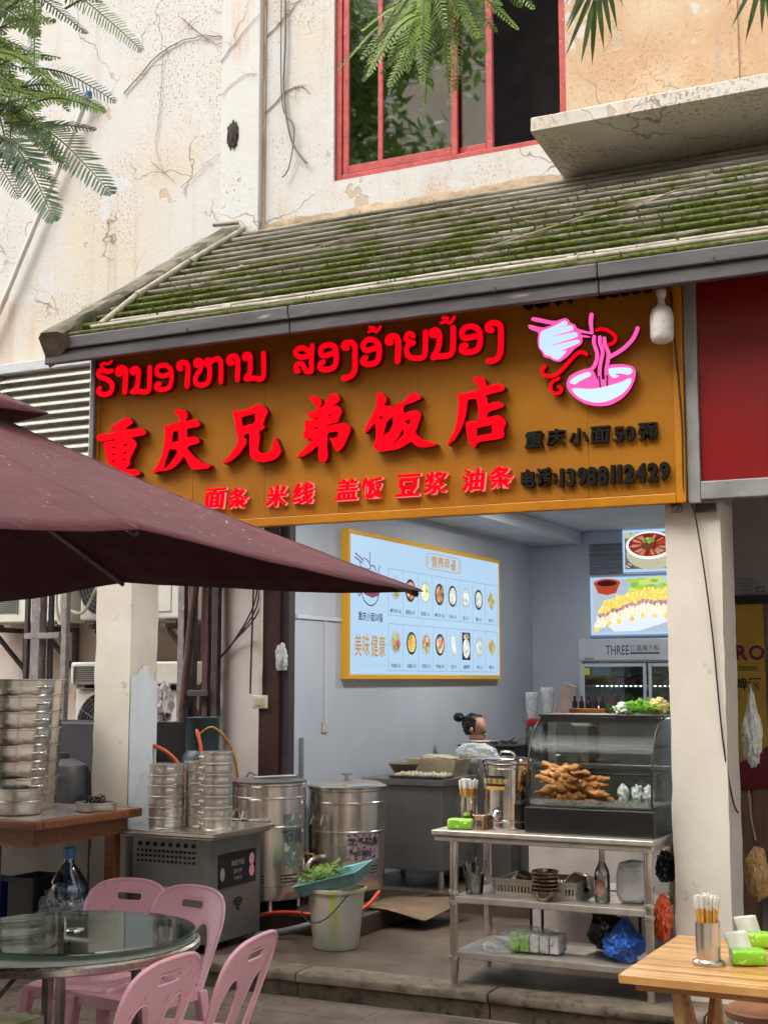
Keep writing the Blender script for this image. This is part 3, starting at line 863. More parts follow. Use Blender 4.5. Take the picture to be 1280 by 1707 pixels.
# bird-box like black stain bracket on pilaster
m = crumple((-5.60, 8.675, 5.83), (0.05, 0.012, 0.10), 9, sub=4, amp=0.45, freq=2.8, flat_bottom=False)
tag(m.build('moss_clump', pm('black_moss', (60, 52, 42), (40, 36, 30), rough=0.95, bumpk=0.5)), 'black patch of rotting moss on the pilaster', 'moss')
# slanting pipe with blue cap on the left wall
t = thing('drain_pipe', 'slanting white drain pipe with blue cap on the left wall', 'pipe', (-8.3, 8.9, 4.6))
m = MB(); m.tube([(-8.36, 8.93, 4.35), (-7.26, 8.93, 6.52)], 0.023, 14); m.build('pipe', MATS['white_pvc'], t, smooth=50)
m = MB(); m.tube([(-7.28, 8.93, 6.48), (-7.26, 8.93, 6.52), (-7.225, 8.925, 6.585), (-7.215, 8.92, 6.61)], [0.028, .034, .034, .022], 14); m.build('cap', pm('blue_plastic', (52, 98, 170), rough=0.4), t, smooth=40)
for k in (0.25, 0.7):
    p = Vector((-8.36, 8.93, 4.35)).lerp(Vector((-7.26, 8.93, 6.52)), k)
    m = MB(); m.tube([p-Vector((.012, 0, .024)), p+Vector((.012, 0, .024))], 0.028, 14); m.build('clamp', MATS['white_pvc'], t, smooth=40)

# ---------------------------------------------------------------- louvred screen
lv = thing('louvre_screen', 'white metal louvre screen under the left wall', 'louvre', (-7.6, 8.95, 2.5))
M_lv = pm('louvre_paint', (208, 202, 190), (192, 185, 172), rough=0.5, scale=5, bumpk=0.05)
M_lvf = pm('louvre_frame', (188, 190, 190), (170, 172, 174), rough=0.45, scale=5)
m = MB(); m.bx(-9.6, -7.02, 8.86, 8.99, 4.20, 4.285); m.build('frame_rail', M_lvf, lv, bevel=0.005)
for x in (-8.13, -7.08):
    m = MB(); m.bx(x, x+0.06, 8.862, 8.985, 2.45, 4.198); m.build('frame_post', M_lvf, lv, bevel=0.005)
m = MB(); m.bx(-9.6, -7.02, 8.98, 9.0, 2.45, 4.2); m.build('backing', M_lvf, lv)
for x0, x1 in ((-9.6, -8.135), (-8.065, -7.085)):
    z = 2.5; pr_ = None
    while z < 4.17:
        if pr_ is None:
            m = MB(); m.add([(x0, 8.875, z), (x1, 8.875, z), (x1, 8.965, z+.066), (x0, 8.965, z+.066), (x0, 8.875, z+.012), (x1, 8.875, z+.012), (x1, 8.965, z+.075), (x0, 8.965, z+.075)],
                [(0,3,2,1),(4,5,6,7),(0,1,5,4),(1,2,6,5),(2,3,7,6),(3,0,4,7)])
            pr_ = m.build('slat', M_lv, lv); zz = z
        else:
            o = pr_.copy(); COL.objects.link(o); o.location = (0, 0, z-zz)
        z += 0.077

# ---------------------------------------------------------------- awning roof
aw = thing('tiled_awning', 'long mossy lapped awning roof above the orange shop sign', 'awning', (-2.2, 7.7, 3.58))
EY, EZ, WY, WZ = 6.70, 3.70, 8.72, 4.985
sl = math.hypot(WY-EY, WZ-EZ); cs, sn = (WY-EY)/sl, (WZ-EZ)/sl
def rp(x, s, n_):            # along slope s, above it n_
    return (x, EY+cs*s-sn*n_, EZ+sn*s+cs*n_)
def moss_mat():
    m, nt, p = nodes('mossy_course')
    v = posvec(nt)
    f = noise_n(nt, posvec(nt, (0.6, 3, 3)), 2.2, 5, 0.65)
    col = mixc(nt, step(nt, f, 0.35, 0.65), S((150, 144, 130)), S((98, 92, 80)))
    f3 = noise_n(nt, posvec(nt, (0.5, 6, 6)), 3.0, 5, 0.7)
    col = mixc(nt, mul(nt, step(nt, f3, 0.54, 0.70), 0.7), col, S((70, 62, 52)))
    # moss grows thicker toward the eave
    sx = N(nt, 'ShaderNodeSeparateXYZ'); nt.links.new(v, sx.inputs[0])
    mr = N(nt, 'ShaderNodeMapRange')
    mr.inputs['From Min'].default_value = 6.7; mr.inputs['From Max'].default_value = 8.5
    mr.inputs['To Min'].default_value = 0.10; mr.inputs['To Max'].default_value = -0.16
    nt.links.new(sx.outputs['Y'], mr.inputs['Value'])
    ad = N(nt, 'ShaderNodeMath', operation='ADD')
    nt.links.new(noise_n(nt, posvec(nt, (0.8, 1.5, 1.5)), 2.6, 6, 0.7), ad.inputs[0]); nt.links.new(mr.outputs[0], ad.inputs[1])
    g2 = mixc(nt, step(nt, noise_n(nt, v, 30, 3, 0.6), 0.35, 0.65), S((96, 102, 44)), S((62, 70, 32)))
    mask = step(nt, ad.outputs[0], 0.40, 0.56)
    col = mixc(nt, mask, col, g2)
    nt.links.new(col, p.inputs['Base Color']); p.inputs['Roughness'].default_value = 0.9
    p.inputs['Specular IOR Level'].default_value = 0.2
    bump(nt, p, noise_n(nt, v, 45, 5, 0.7), 0.7, 0.012)
    return m
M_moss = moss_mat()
m = MB(); m.add([rp(-5.62, 0, -.05), rp(3, 0, -.05), rp(3, sl, -.05), rp(-5.62, sl, -.05), rp(-5.62, 0, -.002), rp(3, 0, -.002), rp(3, sl, -.002), rp(-5.62, sl, -.002)],
    [(0,3,2,1),(4,5,6,7),(0,1,5,4),(1,2,6,5),(2,3,7,6),(3,0,4,7)])
m.build('roof_deck', pm('roof_underside', (70, 62, 56), rough=0.9), aw)
NC = 15
stp = (sl+0.02)/NC
for k in range(NC):
    s0 = k*stp-0.01
    prof = [(0.020, -0.001), (0.003, .054), (.003, .070), (.012, .078), (.034, .076), (stp*.55, .036), (stp+.035, .006)]
    m = MB()
    n = 44
    def cp(u, v, s0=s0, prof=prof, k=k):
        x = -5.50+8.4*u
        q = prof[int(round(v*(len(prof)-1)))]
        w = noise.noise(Vector((x*0.9, k*5.1, 0)))*0.008+noise.noise(Vector((x*7, k*5.1, q[0]*20)))*0.0025
        return rp(x, s0+q[0]+w*0.7, q[1]+w*0.5)
    m.grid(cp, n, len(prof)-1)
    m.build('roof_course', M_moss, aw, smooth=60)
# raised verge kerb on the left
M_verge = pm('verge_concrete', (122, 112, 98), (84, 80, 60), rough=0.95, scale=5, bumpk=0.5, bscale=30, spots=(58, 62, 34), spot_at=(0.5, 0.62), sscale=7)
m = MB()
def vp(u, v):
    s = -0.06+(sl+0.02)*u
    q = [(-5.50, .0), (-5.50, .095), (-5.53, .115), (-5.66, .115), (-5.69, .09), (-5.69, -.12)][int(round(v*5))]
    w = noise.noise(Vector((s*5, v*4, 1)))*0.012
    return rp(q[0]+w, s, q[1]+w)
m.grid(vp, 30, 5); m.face(range(6))
m.build('verge_kerb', M_verge, aw, smooth=50)
# fascia boards
M_fas = pm('grey_fascia', (92, 88, 88), (66, 62, 64), rough=0.55, scale=3, bumpk=0.15, bscale=20, st=(0.5, 3, 3), spots=(150, 144, 136), spot_at=(0.68, 0.78), sscale=5)
for (y0, y1, z0, z1) in ((6.655, 6.72, 3.665, 3.745), (6.675, 6.72, 3.585, 3.663)):
    x = -5.70
    for x2 in (-3.9, -2.05, -0.2, 3.0):
        m = MB(); m.bx(x, x2-0.004, y0, y1, z0, z1); m.build('fascia_board', M_fas, aw, bevel=0.008); x = x2
for x in (-4.6, -3.9, -2.62, -1.45):
    m = MB(); m.tube([(x, 6.656, 3.672), (x, 6.648, 3.672)], .008, 8); m.bx(x-.006, x+.006, 6.650, 6.656, 3.66, 3.69); m.build('fascia_clip', pm('rusty_clip', (70, 56, 48), rough=0.7), aw)
# white pipes
def wavy(x0, x1, s, n_, r, seed):
    P = []
    k = 40
    for i in range(k+1):
        x = x0+(x1-x0)*i/k
        P.append(rp(x, s+noise.noise(Vector((x*.8, seed, 0)))*.012, n_+noise.noise(Vector((x*.9, seed, 4)))*.008))
    return P
M_pvc = pm('weathered_pvc', (170, 162, 144), (134, 126, 108), rough=0.6, scale=9, bumpk=0.2)
m = MB(); m.tube(wavy(-5.36, 3, .065, .075, .017, 2), .017, 10); m.build('pipe', M_pvc, aw, smooth=50)
m = MB(); m.tube(wavy(-5.28, 3, .165, .070, .014, 8), .014, 10); m.build('pipe', M_pvc, aw, smooth=50)
m = MB(); m.tube([rp(-5.32, .10, .075), rp(-5.42, .7, .085), rp(-5.45, 1.4, .09), rp(-5.46, sl-.05, .09), (-5.50, 8.64, 5.10), (-5.74, 8.64, 5.115)], .021, 10); m.build('pipe', M_pvc, aw, smooth=40)
for s in (.72, 1.5):
    a = Vector(rp(-5.42-.02*(s > 1), s, .086)); d = Vector((0, cs, sn))
    m = MB(); m.tube([a-d*.03, a+d*.03], .028, 10); m.build('pipe_coupling', M_pvc, aw, smooth=40)
for x in (-4.35, -2.2, -0.9):
    for s, n_ in ((.065, .075),):
        a = Vector(rp(x, s, n_)); m = MB(); m.tube([a-Vector((.03, 0, 0)), a+Vector((.03, 0, 0))], .022, 10); m.build('pipe_coupling', M_pvc, aw, smooth=40)
# fallen twigs
m = MB()
for a, b_ in (((-2.9, .62), (-1.9, 1.25)), ((-2.1, 1.1), (-1.8, 1.35)), ((-4.4, 1.3), (-4.0, 1.42)), ((-1.3, .9), (-.9, .8))):
    m.tube([rp(a[0], a[1], .07), rp((a[0]+b_[0])/2+.05, (a[1]+b_[1])/2, .10), rp(b_[0], b_[1], .08)], [.007, .006, .003], 5)
tag(m.build('fallen_twigs', pm('bare_twig', (160, 142, 120), rough=0.8)), 'dry bare twigs fallen on the mossy awning roof', 'twigs', kind='stuff')
rnd = random.Random(21)
m = MB()
for k in range(240):
    x = rnd.uniform(-5.4, 1.4); s = rnd.uniform(.05, sl*.95); a = rnd.uniform(0, 6.28); L = rnd.uniform(.012, .03)
    fr = (s+.01) % stp; p = Vector(rp(x, s, .085-(fr/stp)*.06)); dx = Vector((math.cos(a), .3*math.sin(a), .3))*L; dy = Vector((-math.sin(a), .5, .4))*L*.35
    m.add([p-dx, p-dy, p+dx, p+dy+Vector((0, 0, .004))], [(0,1,2,3)])
tag(m.build('leaf_litter', pm('roof_litter', (158, 124, 84), (110, 84, 56), rough=.9)), 'dry leaves caught on the mossy awning courses', 'leaf litter', kind='stuff')
# moss cushions: small leafy tufts on the courses
rnd = random.Random(11)
m = MB()
cnt = 0
while cnt < 42000:
    x = rnd.uniform(-5.4, 1.6); s = rnd.uniform(0.0, sl*0.95)
    dens = 0.66-0.80*s/sl+0.7*noise.noise(Vector((x*1.1, s*2.0, 3.3)))+0.4*noise.noise(Vector((x*4, s*6, 1.1)))+(0.12 if x > -3.4 else -0.10)
    cnt += 1
    if rnd.random() > dens: continue
    fr = (s+0.01) % stp
    nn = .078-(fr/stp)*.066 if fr > .02 else .072
    h = rnd.uniform(.008, .030); a = rnd.uniform(0, 6.28); w = rnd.uniform(.004, .012)
    p = Vector(rp(x, s, nn-.006)); up = Vector((0, -sn, cs))
    dx = Vector((math.cos(a), 0, math.sin(a)))*w
    tip = p+up*h+Vector((rnd.uniform(-1, 1), rnd.uniform(-1, .3), rnd.uniform(-.3, .8)))*h*.6
    m.add([p-dx, p+dx, tip], [(0,1,2)])
    dz = Vector((-math.sin(a)*.4, .5, math.cos(a)*.4))*w
    m.add([p-dz, p+dz, tip], [(0,1,2)])
tag(m.build('moss', leafmat('moss_green', (118, 124, 52), (82, 90, 38))), 'green moss growing in tufts over the awning courses', 'moss', kind='stuff')
# ================================================================ SHOP SIGN
sg = thing('shop_sign', 'long orange shop sign with glowing red characters under the awning', 'sign', (-3.6, 7.0, 2.5))
M_sign = pm('ochre_panel', (166, 107, 14), (150, 94, 10), rough=0.5, scale=1.6, bumpk=0.05, bscale=6, spec=.25)
M_trim = pm('ochre_trim', (184, 118, 14), (168, 104, 10), rough=0.45, scale=3, spec=.3)
SX0, SX1, SZ0, SZ1 = -5.51, -1.69, 2.502, 3.80
seams = [SX0+0.05, -5.25, -4.74, -4.225, -3.72, -3.21, -2.71, -2.21, SX1-0.05]
for a, b_ in zip(seams[:-1], seams[1:]):
    m = MB(); m.bx(a+0.0006, b_-0.0006, 6.95, 6.985, SZ0+0.055, SZ1); m.build('panel', M_sign, sg, bevel=0.0012, segs=1)
m = MB(); m.bx(SX0, SX1, 6.986, 7.03, SZ0+0.01, SZ1); m.build('backing', pm('sign_back', (90, 60, 30)), sg)
m = MB(); m.bx(SX0, SX0+0.05, 6.935, 6.985, SZ0, SZ1); m.build('trim', M_trim, sg, bevel=0.005)
m = MB(); m.bx(SX1-0.05, SX1, 6.935, 6.985, SZ0, SZ1); m.build('trim', M_trim, sg, bevel=0.005)
m = MB(); m.bx(SX0+0.051, SX1-0.051, 6.937, 6.985, SZ0, SZ0+0.053); m.build('trim', M_trim, sg, bevel=0.005)
m = MB(); m.bx(SX0, SX0+0.035, 6.90, 6.934, SZ0+0.02, SZ1); m.build('side_bar', pm('aluminium', (150, 150, 150), metal=0.6, rough=0.4), sg, bevel=0.004)

def letter_mats(face, side):
    return [face, side]
M_red = emis('red_acrylic', (255, 2, 26), 0.40, (150, 2, 8), 0.05)
_nt = M_red.node_tree; _p = _nt.nodes['Principled BSDF']
_f = noise_n(_nt, posvec(_nt), 3.5, 3, .6); _mr = N(_nt, 'ShaderNodeMapRange')
_mr.inputs['To Min'].default_value = .30; _mr.inputs['To Max'].default_value = .48
_nt.links.new(_f, _mr.inputs['Value']); _nt.links.new(_mr.outputs[0], _p.inputs['Emission Strength'])
M_redside = pm('red_side', (120, 14, 16), rough=0.5)
M_glow = emis('pale_glow', (255, 150, 140), 0.3)
M_blk = pm('black_letter', (22, 16, 10), (14, 10, 6), rough=0.5, spec=.2)
def pts(l): return [(l[i]/1000.0, l[i+1]/1000.0) for i in range(0, len(l), 2)]
def round_poly(P, k=2):
    """one pass of corner cutting keeps brush-like corners"""
    o = []
    n = len(P)
    for i in range(n):
        a = P[i]; b_ = P[(i+1) % n]
        o.append((a[0]*.82+b_[0]*.18, a[1]*.82+b_[1]*.18)); o.append((a[0]*.18+b_[0]*.82, a[1]*.18+b_[1]*.82))
    return o
def letter(polys, holes, parent, yf, yb, face, side, name='letter'):
    m = MB(); m.flat(polys, holes, yf, yf+0.004)
    o = m.build(name, face, parent)
    s = MB(); tv, tf, be = union2d(polys, holes)
    n = len(tv)
    s.v = [(p[0], yf+0.0045, p[1]) for p in tv]+[(p[0], yb, p[1]) for p in tv]
    for (i, j) in be: s.face((j, i, n+i, n+j))
    s.build('letter_return', side, o)
    return o
for ch, (polys, holes) in BIG.items():
    letter([round_poly(pts(p)) for p in polys], [pts(h) for h in holes], sg, 6.895, 6.948, M_red, M_redside)
for strokes, w in LAO:
    pl_ = []
    for s in strokes: pl_ += stroke_polys(pts(s), w/1000.0, 3)
    letter(pl_, [], sg, 6.900, 6.948, M_red, M_redside)
SMALL = [('面', -4.561, 2.69), ('条', -4.398, 2.681), ('米', -4.126, 2.679), ('线', -3.946, 2.686), ('盖', -3.654, 2.69), ('饭', -3.495, 2.687), ('豆', -3.263, 2.689), ('浆', -3.095, 2.693), ('油', -2.866, 2.695), ('条', -2.703, 2.697)]
for c, x, z in SMALL:
    o = text_mb(c, 0.125, x, z, 6.915, 6.935, bold=0.016, wx=1.08, shear=0.12).build('letter', M_red, sg)
    text_mb(c, 0.131, x+.002, z-.001, 6.9355, 6.948, bold=0.022, wx=1.08, shear=0.12).build('letter_glow', M_glow, o)
BLACK = [('重', -2.51, 2.896), ('庆', -2.386, 2.899), ('小', -2.258, 2.89), ('面', -2.139, 2.891), ('5', -2.037, 2.885), ('0', -1.977, 2.884), ('强', -1.878, 2.888)]
for c, x, z in BLACK:
    text_mb(c, 0.082 if c in '50' else 0.092, x, z, 6.925, 6.948, bold=0.022, wx=1.15 if c in '50' else 1.12, shear=0.05).build('letter', M_blk, sg)
PHONE = [('电', -2.547, 2.681), ('话', -2.457, 2.685), (':', -2.395, 2.675), ('1', -2.355, 2.673), ('3', -2.304, 2.672), ('9', -2.241, 2.672), ('8', -2.188, 2.672), ('8', -2.128, 2.672), ('1', -2.073, 2.672), ('1', -2.037, 2.672), ('2', -1.985, 2.671), ('4', -1.924, 2.671), ('2', -1.857, 2.671), ('9', -1.797, 2.671)]
for c, x, z in PHONE:
    text_mb(c, 0.055 if c == ':' else 0.10, x, z, 6.922, 6.948, bold=0.045, wx=0.84, shear=0.03).build('letter', M_blk, sg)
TOPNO = [('0', -2.533, 3.659), ('5', -2.459, 3.661), ('7', -2.411, 3.662), ('9', -2.356, 3.662), ('7', -2.277, 3.664), ('5', -2.108, 3.667), ('8', -2.052, 3.668), ('8', -1.989, 3.669), ('6', -1.93, 3.67), ('8', -1.865, 3.671)]
for c, x, z in TOPNO:
    text_mb(c, 0.10, x, z+0.012, 6.922, 6.948, bold=0.03, wx=0.95, shear=0.03).build('letter', M_blk, sg)
# noodle-bowl emblem
M_pinkl = emis('pink_acrylic', (255, 92, 176), 0.42)
M_whitel = emis('white_acrylic', (196, 222, 250), 0.44)
pp, ss = LOGO['pink']
allp = [round_poly(pts(p)) for p in pp]
for s, w in ss: allp += stroke_polys(pts(s), w/1000.0, 3)
em = letter(allp, [], sg, 6.905, 6.948, M_pinkl, pm('dark_pink_side', (130, 30, 70)), 'emblem')
for p in LOGO['white'][0]:
    m = MB(); m.flat([round_poly(pts(p))], [], 6.899, 6.9045); m.build('white_inlay', M_whitel, em)
for s, w in LOGO['red'][1]:
    o = letter(stroke_polys(pts(s), w/1000.0, 3), [], sg, 6.900, 6.948, M_red, M_redside, 'chilli_emblem')
m = MB(); P = [(-2.140, 3.108), (-2.125, 3.135), (-2.16, 3.10), (-2.20, 3.09)]
for s in stroke_polys([(-2.128, 3.150), (-2.118, 3.118), (-2.15, 3.098), (-2.195, 3.093)], .007, 3)+stroke_polys([(-2.087, 3.150), (-2.085, 3.110), (-2.105, 3.093), (-2.125, 3.091)], .008, 3):
    pass
m.flat(stroke_polys([(-2.128, 3.200), (-2.124, 3.150), (-2.118, 3.118), (-2.15, 3.098), (-2.195, 3.093)], .008, 3)+stroke_polys([(-2.084, 3.200), (-2.085, 3.150), (-2.083, 3.110), (-2.105, 3.093), (-2.125, 3.091)], .009, 3), [], 6.8995, 6.9045)
m.build('noodle_gap', pm('dark_plum', (72, 20, 40)), em)
# mounting brackets under the sign
M_brk = pm('black_bracket', (46, 38, 34), (70, 52, 40), rough=0.7, scale=20)
for x0, x1, y in ((-1.775, -1.72, 6.955), (-1.66, -1.555, 7.0)):
    m = MB(); m.bx(x0, x1, y, y+0.02, 2.455, 2.50); m.tube([((x0+x1)/2, y-.006, 2.478), ((x0+x1)/2, y+.001, 2.478)], .009, 8); m.build('bracket', M_brk, sg)

# ---------------------------------------------------------------- neighbour's red sign
ns = thing('neighbour_sign', 'plain dark red sign panel in a grey metal frame, right of the orange sign', 'sign', (-0.3, 7.0, 2.5))
M_rp = pm('red_vinyl', (132, 18, 22), (116, 14, 18), rough=0.32, scale=1.2, bumpk=0.04, bscale=4)
m = MB(); m.bx(-1.618, 3.0, 6.985, 7.02, 2.612, 3.80); m.build('panel', M_rp, ns)
M_gf = pm('grey_frame', (142, 142, 138), (118, 116, 110), rough=0.5, scale=5, spots=(90, 80, 66), spot_at=(.64, .76), sscale=9)
m = MB(); m.bx(-1.686, -1.62, 6.96, 7.03, 2.50, 3.80); m.build('frame_post', M_gf, ns, bevel=0.004)
m = MB(); m.bx(-1.618, 3.0, 6.955, 7.03, 2.515, 2.61); m.build('frame_rail', M_gf, ns, bevel=0.006)
# bulb
bu = thing('light_bulb', 'unlit white bulb hanging by the right end of the orange sign', 'light bulb', (-1.765, 6.83, 3.3))
M_bul = film('bulb_diffuser', (226, 222, 214), 0.10, 0.25)
m = MB(); m.lathe([(0, 3.322), (.03, 3.324), (.052, 3.335), (.060, 3.36), (.061, 3.43)], (-1.765, 6.83, 0), 24); m.build('diffuser', M_bul, bu, smooth=50)
m = MB(); m.lathe([(.0615, 3.43), (.060, 3.47), (.05, 3.505), (.024, 3.525), (.02, 3.535)], (-1.765, 6.83, 0), 24); m.build('body', pm('white_abs', (214, 208, 196), rough=0.45), bu, smooth=50)
m = MB(); m.lathe([(.018, 3.535), (.019, 3.55), (.016, 3.553), (.019, 3.557), (.016, 3.562), (.022, 3.57), (.026, 3.58), (.026, 3.605), (.012, 3.615)], (-1.765, 6.83, 0), 18); m.build('socket', MATS['white_abs'], bu, smooth=50)
m = MB(); m.tube([(-1.765, 6.83, 3.61), (-1.765, 6.84, 3.72), (-1.76, 6.86, 3.78)], .005, 6); m.build('flex', MATS['old_black_wire'], bu)
m = MB(); m.tube(smooth_path([(-1.74, 6.935, 3.62), (-1.715, 6.93, 3.2), (-1.70, 6.932, 2.9), (-1.70, 6.94, 2.55), (-1.66, 6.99, 2.45), (-1.60, 7.02, 1.9), (-1.56, 7.03, 1.3), (-1.535, 7.10, 1.0), (-1.53, 7.2, .92)], 6), .005, 6)
tag(m.build('trailing_wire', MATS['old_black_wire'], smooth=60), 'thin dark wire trailing from the sign down the right pillar', 'wire')

# ================================================================ UMBRELLA
UM = (-4.768, 4.136)
TH = R(-7)
um = thing('patio_umbrella', 'large maroon square patio umbrella littered with dry leaf bits', 'umbrella', (UM[0], UM[1], -0.13), TH)
def canvas():
    m, nt, p = nodes('maroon_canvas')
    v = posvec(nt)
    f = noise_n(nt, v, 2.2, 5, 0.6)
    col = mixc(nt, step(nt, f, 0.35, 0.7), S((100, 44, 50)), S((88, 36, 42)))
    d = noise_n(nt, posvec(nt, (1, 1.6, 1)), 6.5, 5, 0.7)
    col = mixc(nt, mul(nt, step(nt, d, .56, .72), .35), col, S((136, 92, 90)))
    nt.links.new(col, p.inputs['Base Color']); p.inputs['Roughness'].default_value = 0.85
    p.inputs['Sheen Weight'].default_value = 0.08
    w = N(nt, 'ShaderNodeTexWave'); w.inputs['Scale'].default_value = 260; nt.links.new(v, w.inputs[0])
    bump(nt, p, noise_n(nt, posvec(nt, (1, 1.4, 2)), 6, 4, .65), 0.45, 0.03)
    return m
M_can = canvas()
M_uf = pm('umbrella_metal', (118, 102, 104), (96, 82, 84), rough=0.45)
H = 1.90; ZA = 3.075; ZM = 2.12; ZC = 2.0
def rib_end(i):          # 8 ribs, even = side middles, odd = corners (local xy)
    a = i*math.pi/4
    if i % 2 == 0: return Vector((H*math.cos(a), H*math.sin(a), ZM))
    return Vector((H*math.copysign(1, math.cos(a)), H*math.copysign(1, math.sin(a)), ZC))
apex = Vector((0, 0, ZA))
LM = Matrix.Identity(4)
m = MB()
NR = 16; NW = 8
for i in range(8):
    e0, e1 = rib_end(i), rib_end(i+1)
    def f(u, v, e0=e0, e1=e1):
        t = 0.06+0.94*u
        a = apex.lerp(e0, t); b_ = apex.lerp(e1, t)
        p = a.lerp(b_, v)
        p.z -= 0.014*t*math.sin(math.pi*v)+0.05*math.sin(math.pi*min(1, t))*0.6
        p.z += noise.noise(Vector((p.x*2.2, p.y*2.2, 1.7)))*0.012
        return (p.x, p.y, p.z+0.13)
    m.grid(f, NR, NW)
M_under_shade = pm('maroon_underside_shade', (66, 28, 32), (54, 22, 26), rough=.9, spec=.15)  # shade under the canopy painted in as a darker maroon
cn = m.build('canopy', [M_can, M_under_shade], um, smooth=25, world=False, solid=0.004)
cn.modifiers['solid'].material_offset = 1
bmw = bmesh.new(); bmw.from_mesh(cn.data); bmesh.ops.remove_doubles(bmw, verts=bmw.verts, dist=0.0008); bmesh.ops.recalc_face_normals(bmw, faces=bmw.faces); bmw.to_mesh(cn.data); bmw.free()
bmw = bmesh.new(); bmw.from_mesh(cn.data)
up = sum(f_.normal.z for f_ in bmw.faces)
if up < 0: bmesh.ops.reverse_faces(bmw, faces=bmw.faces)
bmw.to_mesh(cn.data); bmw.free()
for i in range(8):      # stitched seam tape along every rib
    e = rib_end(i); P_ = []
    for k in range(15):
        t = .08+.915*k/14; q = apex.lerp(e, t); q.z -= 0.05*math.sin(math.pi*min(1, t))*0.6
        q.z += noise.noise(Vector((q.x*2.2, q.y*2.2, 1.7)))*0.012+.1345
        P_.append(q)
    s_ = MB(); side = Vector((-e.y, e.x, 0)).normalized()*.011
    for q in P_: s_.v += [tuple(q-side-Vector((0, 0, .004))), tuple(q+Vector((0, 0, .0015))), tuple(q+side-Vector((0, 0, .004)))]
    for k in range(14):
        for j in range(2): s_.face((k*3+j, k*3+3+j, k*3+4+j, k*3+1+j))
    s_.build('seam_tape', M_can, um, world=False)
# vent cap
m = MB()
for i in range(8):
    e0 = rib_end(i); e1 = rib_end(i+1)
    q0 = Vector((e0.x*.36, e0.y*.36, 0)); q1 = Vector((e1.x*.36, e1.y*.36, 0))
    def f(u, v, q0=q0, q1=q1, i=i):
        q = q0.lerp(q1, v)
        r_ = u
        z = ZA+0.09-(0.385 if i%2 else 0.385)*u-(0.02*math.sin(math.pi*v)*u)
        return (q.x*r_, q.y*r_, z+.13)
    m.grid(f, 5, 5)
m.build('vent_cap', M_can, um, smooth=25, world=False, solid=0.006)
for i in range(8):
    e = rib_end(i)
    m = MB(); a = apex.lerp(e, .05)+Vector((0, 0, .09)); b_ = Vector((e.x*.985, e.y*.985, e.z+.13-.006))
    c_ = apex.lerp(e, .5); c_.z -= .05*.6; c_.z += .105
    m.tube([a, c_, b_], .011, 8); rb = m.build('rib', M_uf, um, smooth=50, world=False)
    d = (b_-c_).normalized()
    m = MB(); m.tube([b_-d*.02, b_+d*.015], .012, 8); m.build('rib_tip', pm('rib_tip', (60, 40, 42), rough=0.6), rb, world=False)
    m = MB(); m.tube([Vector((0.03*d.x, .03*d.y, 2.02+.13)), c_-Vector((0, 0, .012))], .009, 8); m.build('strut', M_uf, um, smooth=50, world=False)
m = MB(); m.tube([(0, 0, .05), (0, 0, ZA+.22)], .024, 14); m.build('pole', M_uf, um, smooth=50, world=False)
m = MB(); m.lathe([(.045, 2.10), (.05, 2.13), (.05, 2.17), (.03, 2.19)], (0, 0, 0), 16); m.build('runner', M_uf, um, smooth=40, world=False)
m = MB(); m.lathe([(.24, 0), (.25, .03), (.24, .06), (.05, .075), (.035, .30)], (0, 0, 0), 28); m.build('base', pm('black_cast', (40, 40, 42), rough=0.5), um, smooth=35, world=False)
# dry litter on the canvas
rnd = random.Random(5)
m = MB()
PMu = PM[um]
for k in range(760):
    i = rnd.randrange(8); t = rnd.uniform(.2, .97); v = rnd.random()
    a = apex.lerp(rib_end(i), t).lerp(apex.lerp(rib_end(i+1), t), v)
    if noise.noise(Vector((a.x*2.4, a.y*2.4, 0)))+rnd.uniform(-.25, .35) < 0: continue
    a.z -= 0.014*t*math.sin(math.pi*v)+0.05*math.sin(math.pi*min(1, t))*0.6
    a.z += noise.noise(Vector((a.x*2.2, a.y*2.2, 1.7)))*0.012+.1375
    nrm = (apex.lerp(rib_end(i+1), t)-apex.lerp(rib_end(i), t)).cross(rib_end(i)-apex).normalized()
    if nrm.z < 0: nrm = -nrm
    an = rnd.uniform(0, 6.28); tx = nrm.cross(Vector((math.cos(an), math.sin(an), 0))).normalized(); ty = nrm.cross(tx)
    L = rnd.uniform(.004, .014); w = rnd.uniform(.0015, .0035)
    P = [a-tx*L-ty*w*.3, a-ty*w, a+tx*L, a+ty*w]
    m.add([PMu @ (q+nrm*.006) for q in P]+[PMu @ (a+nrm*.009)], [(0,1,4),(1,2,4),(2,3,4),(3,0,4)])
tag(m.build('leaf_litter', pm('dry_litter', (206, 178, 140), (168, 136, 104), rough=0.9)), 'tiny dry leaf bits scattered on the maroon umbrella', 'leaf litter', kind='stuff')
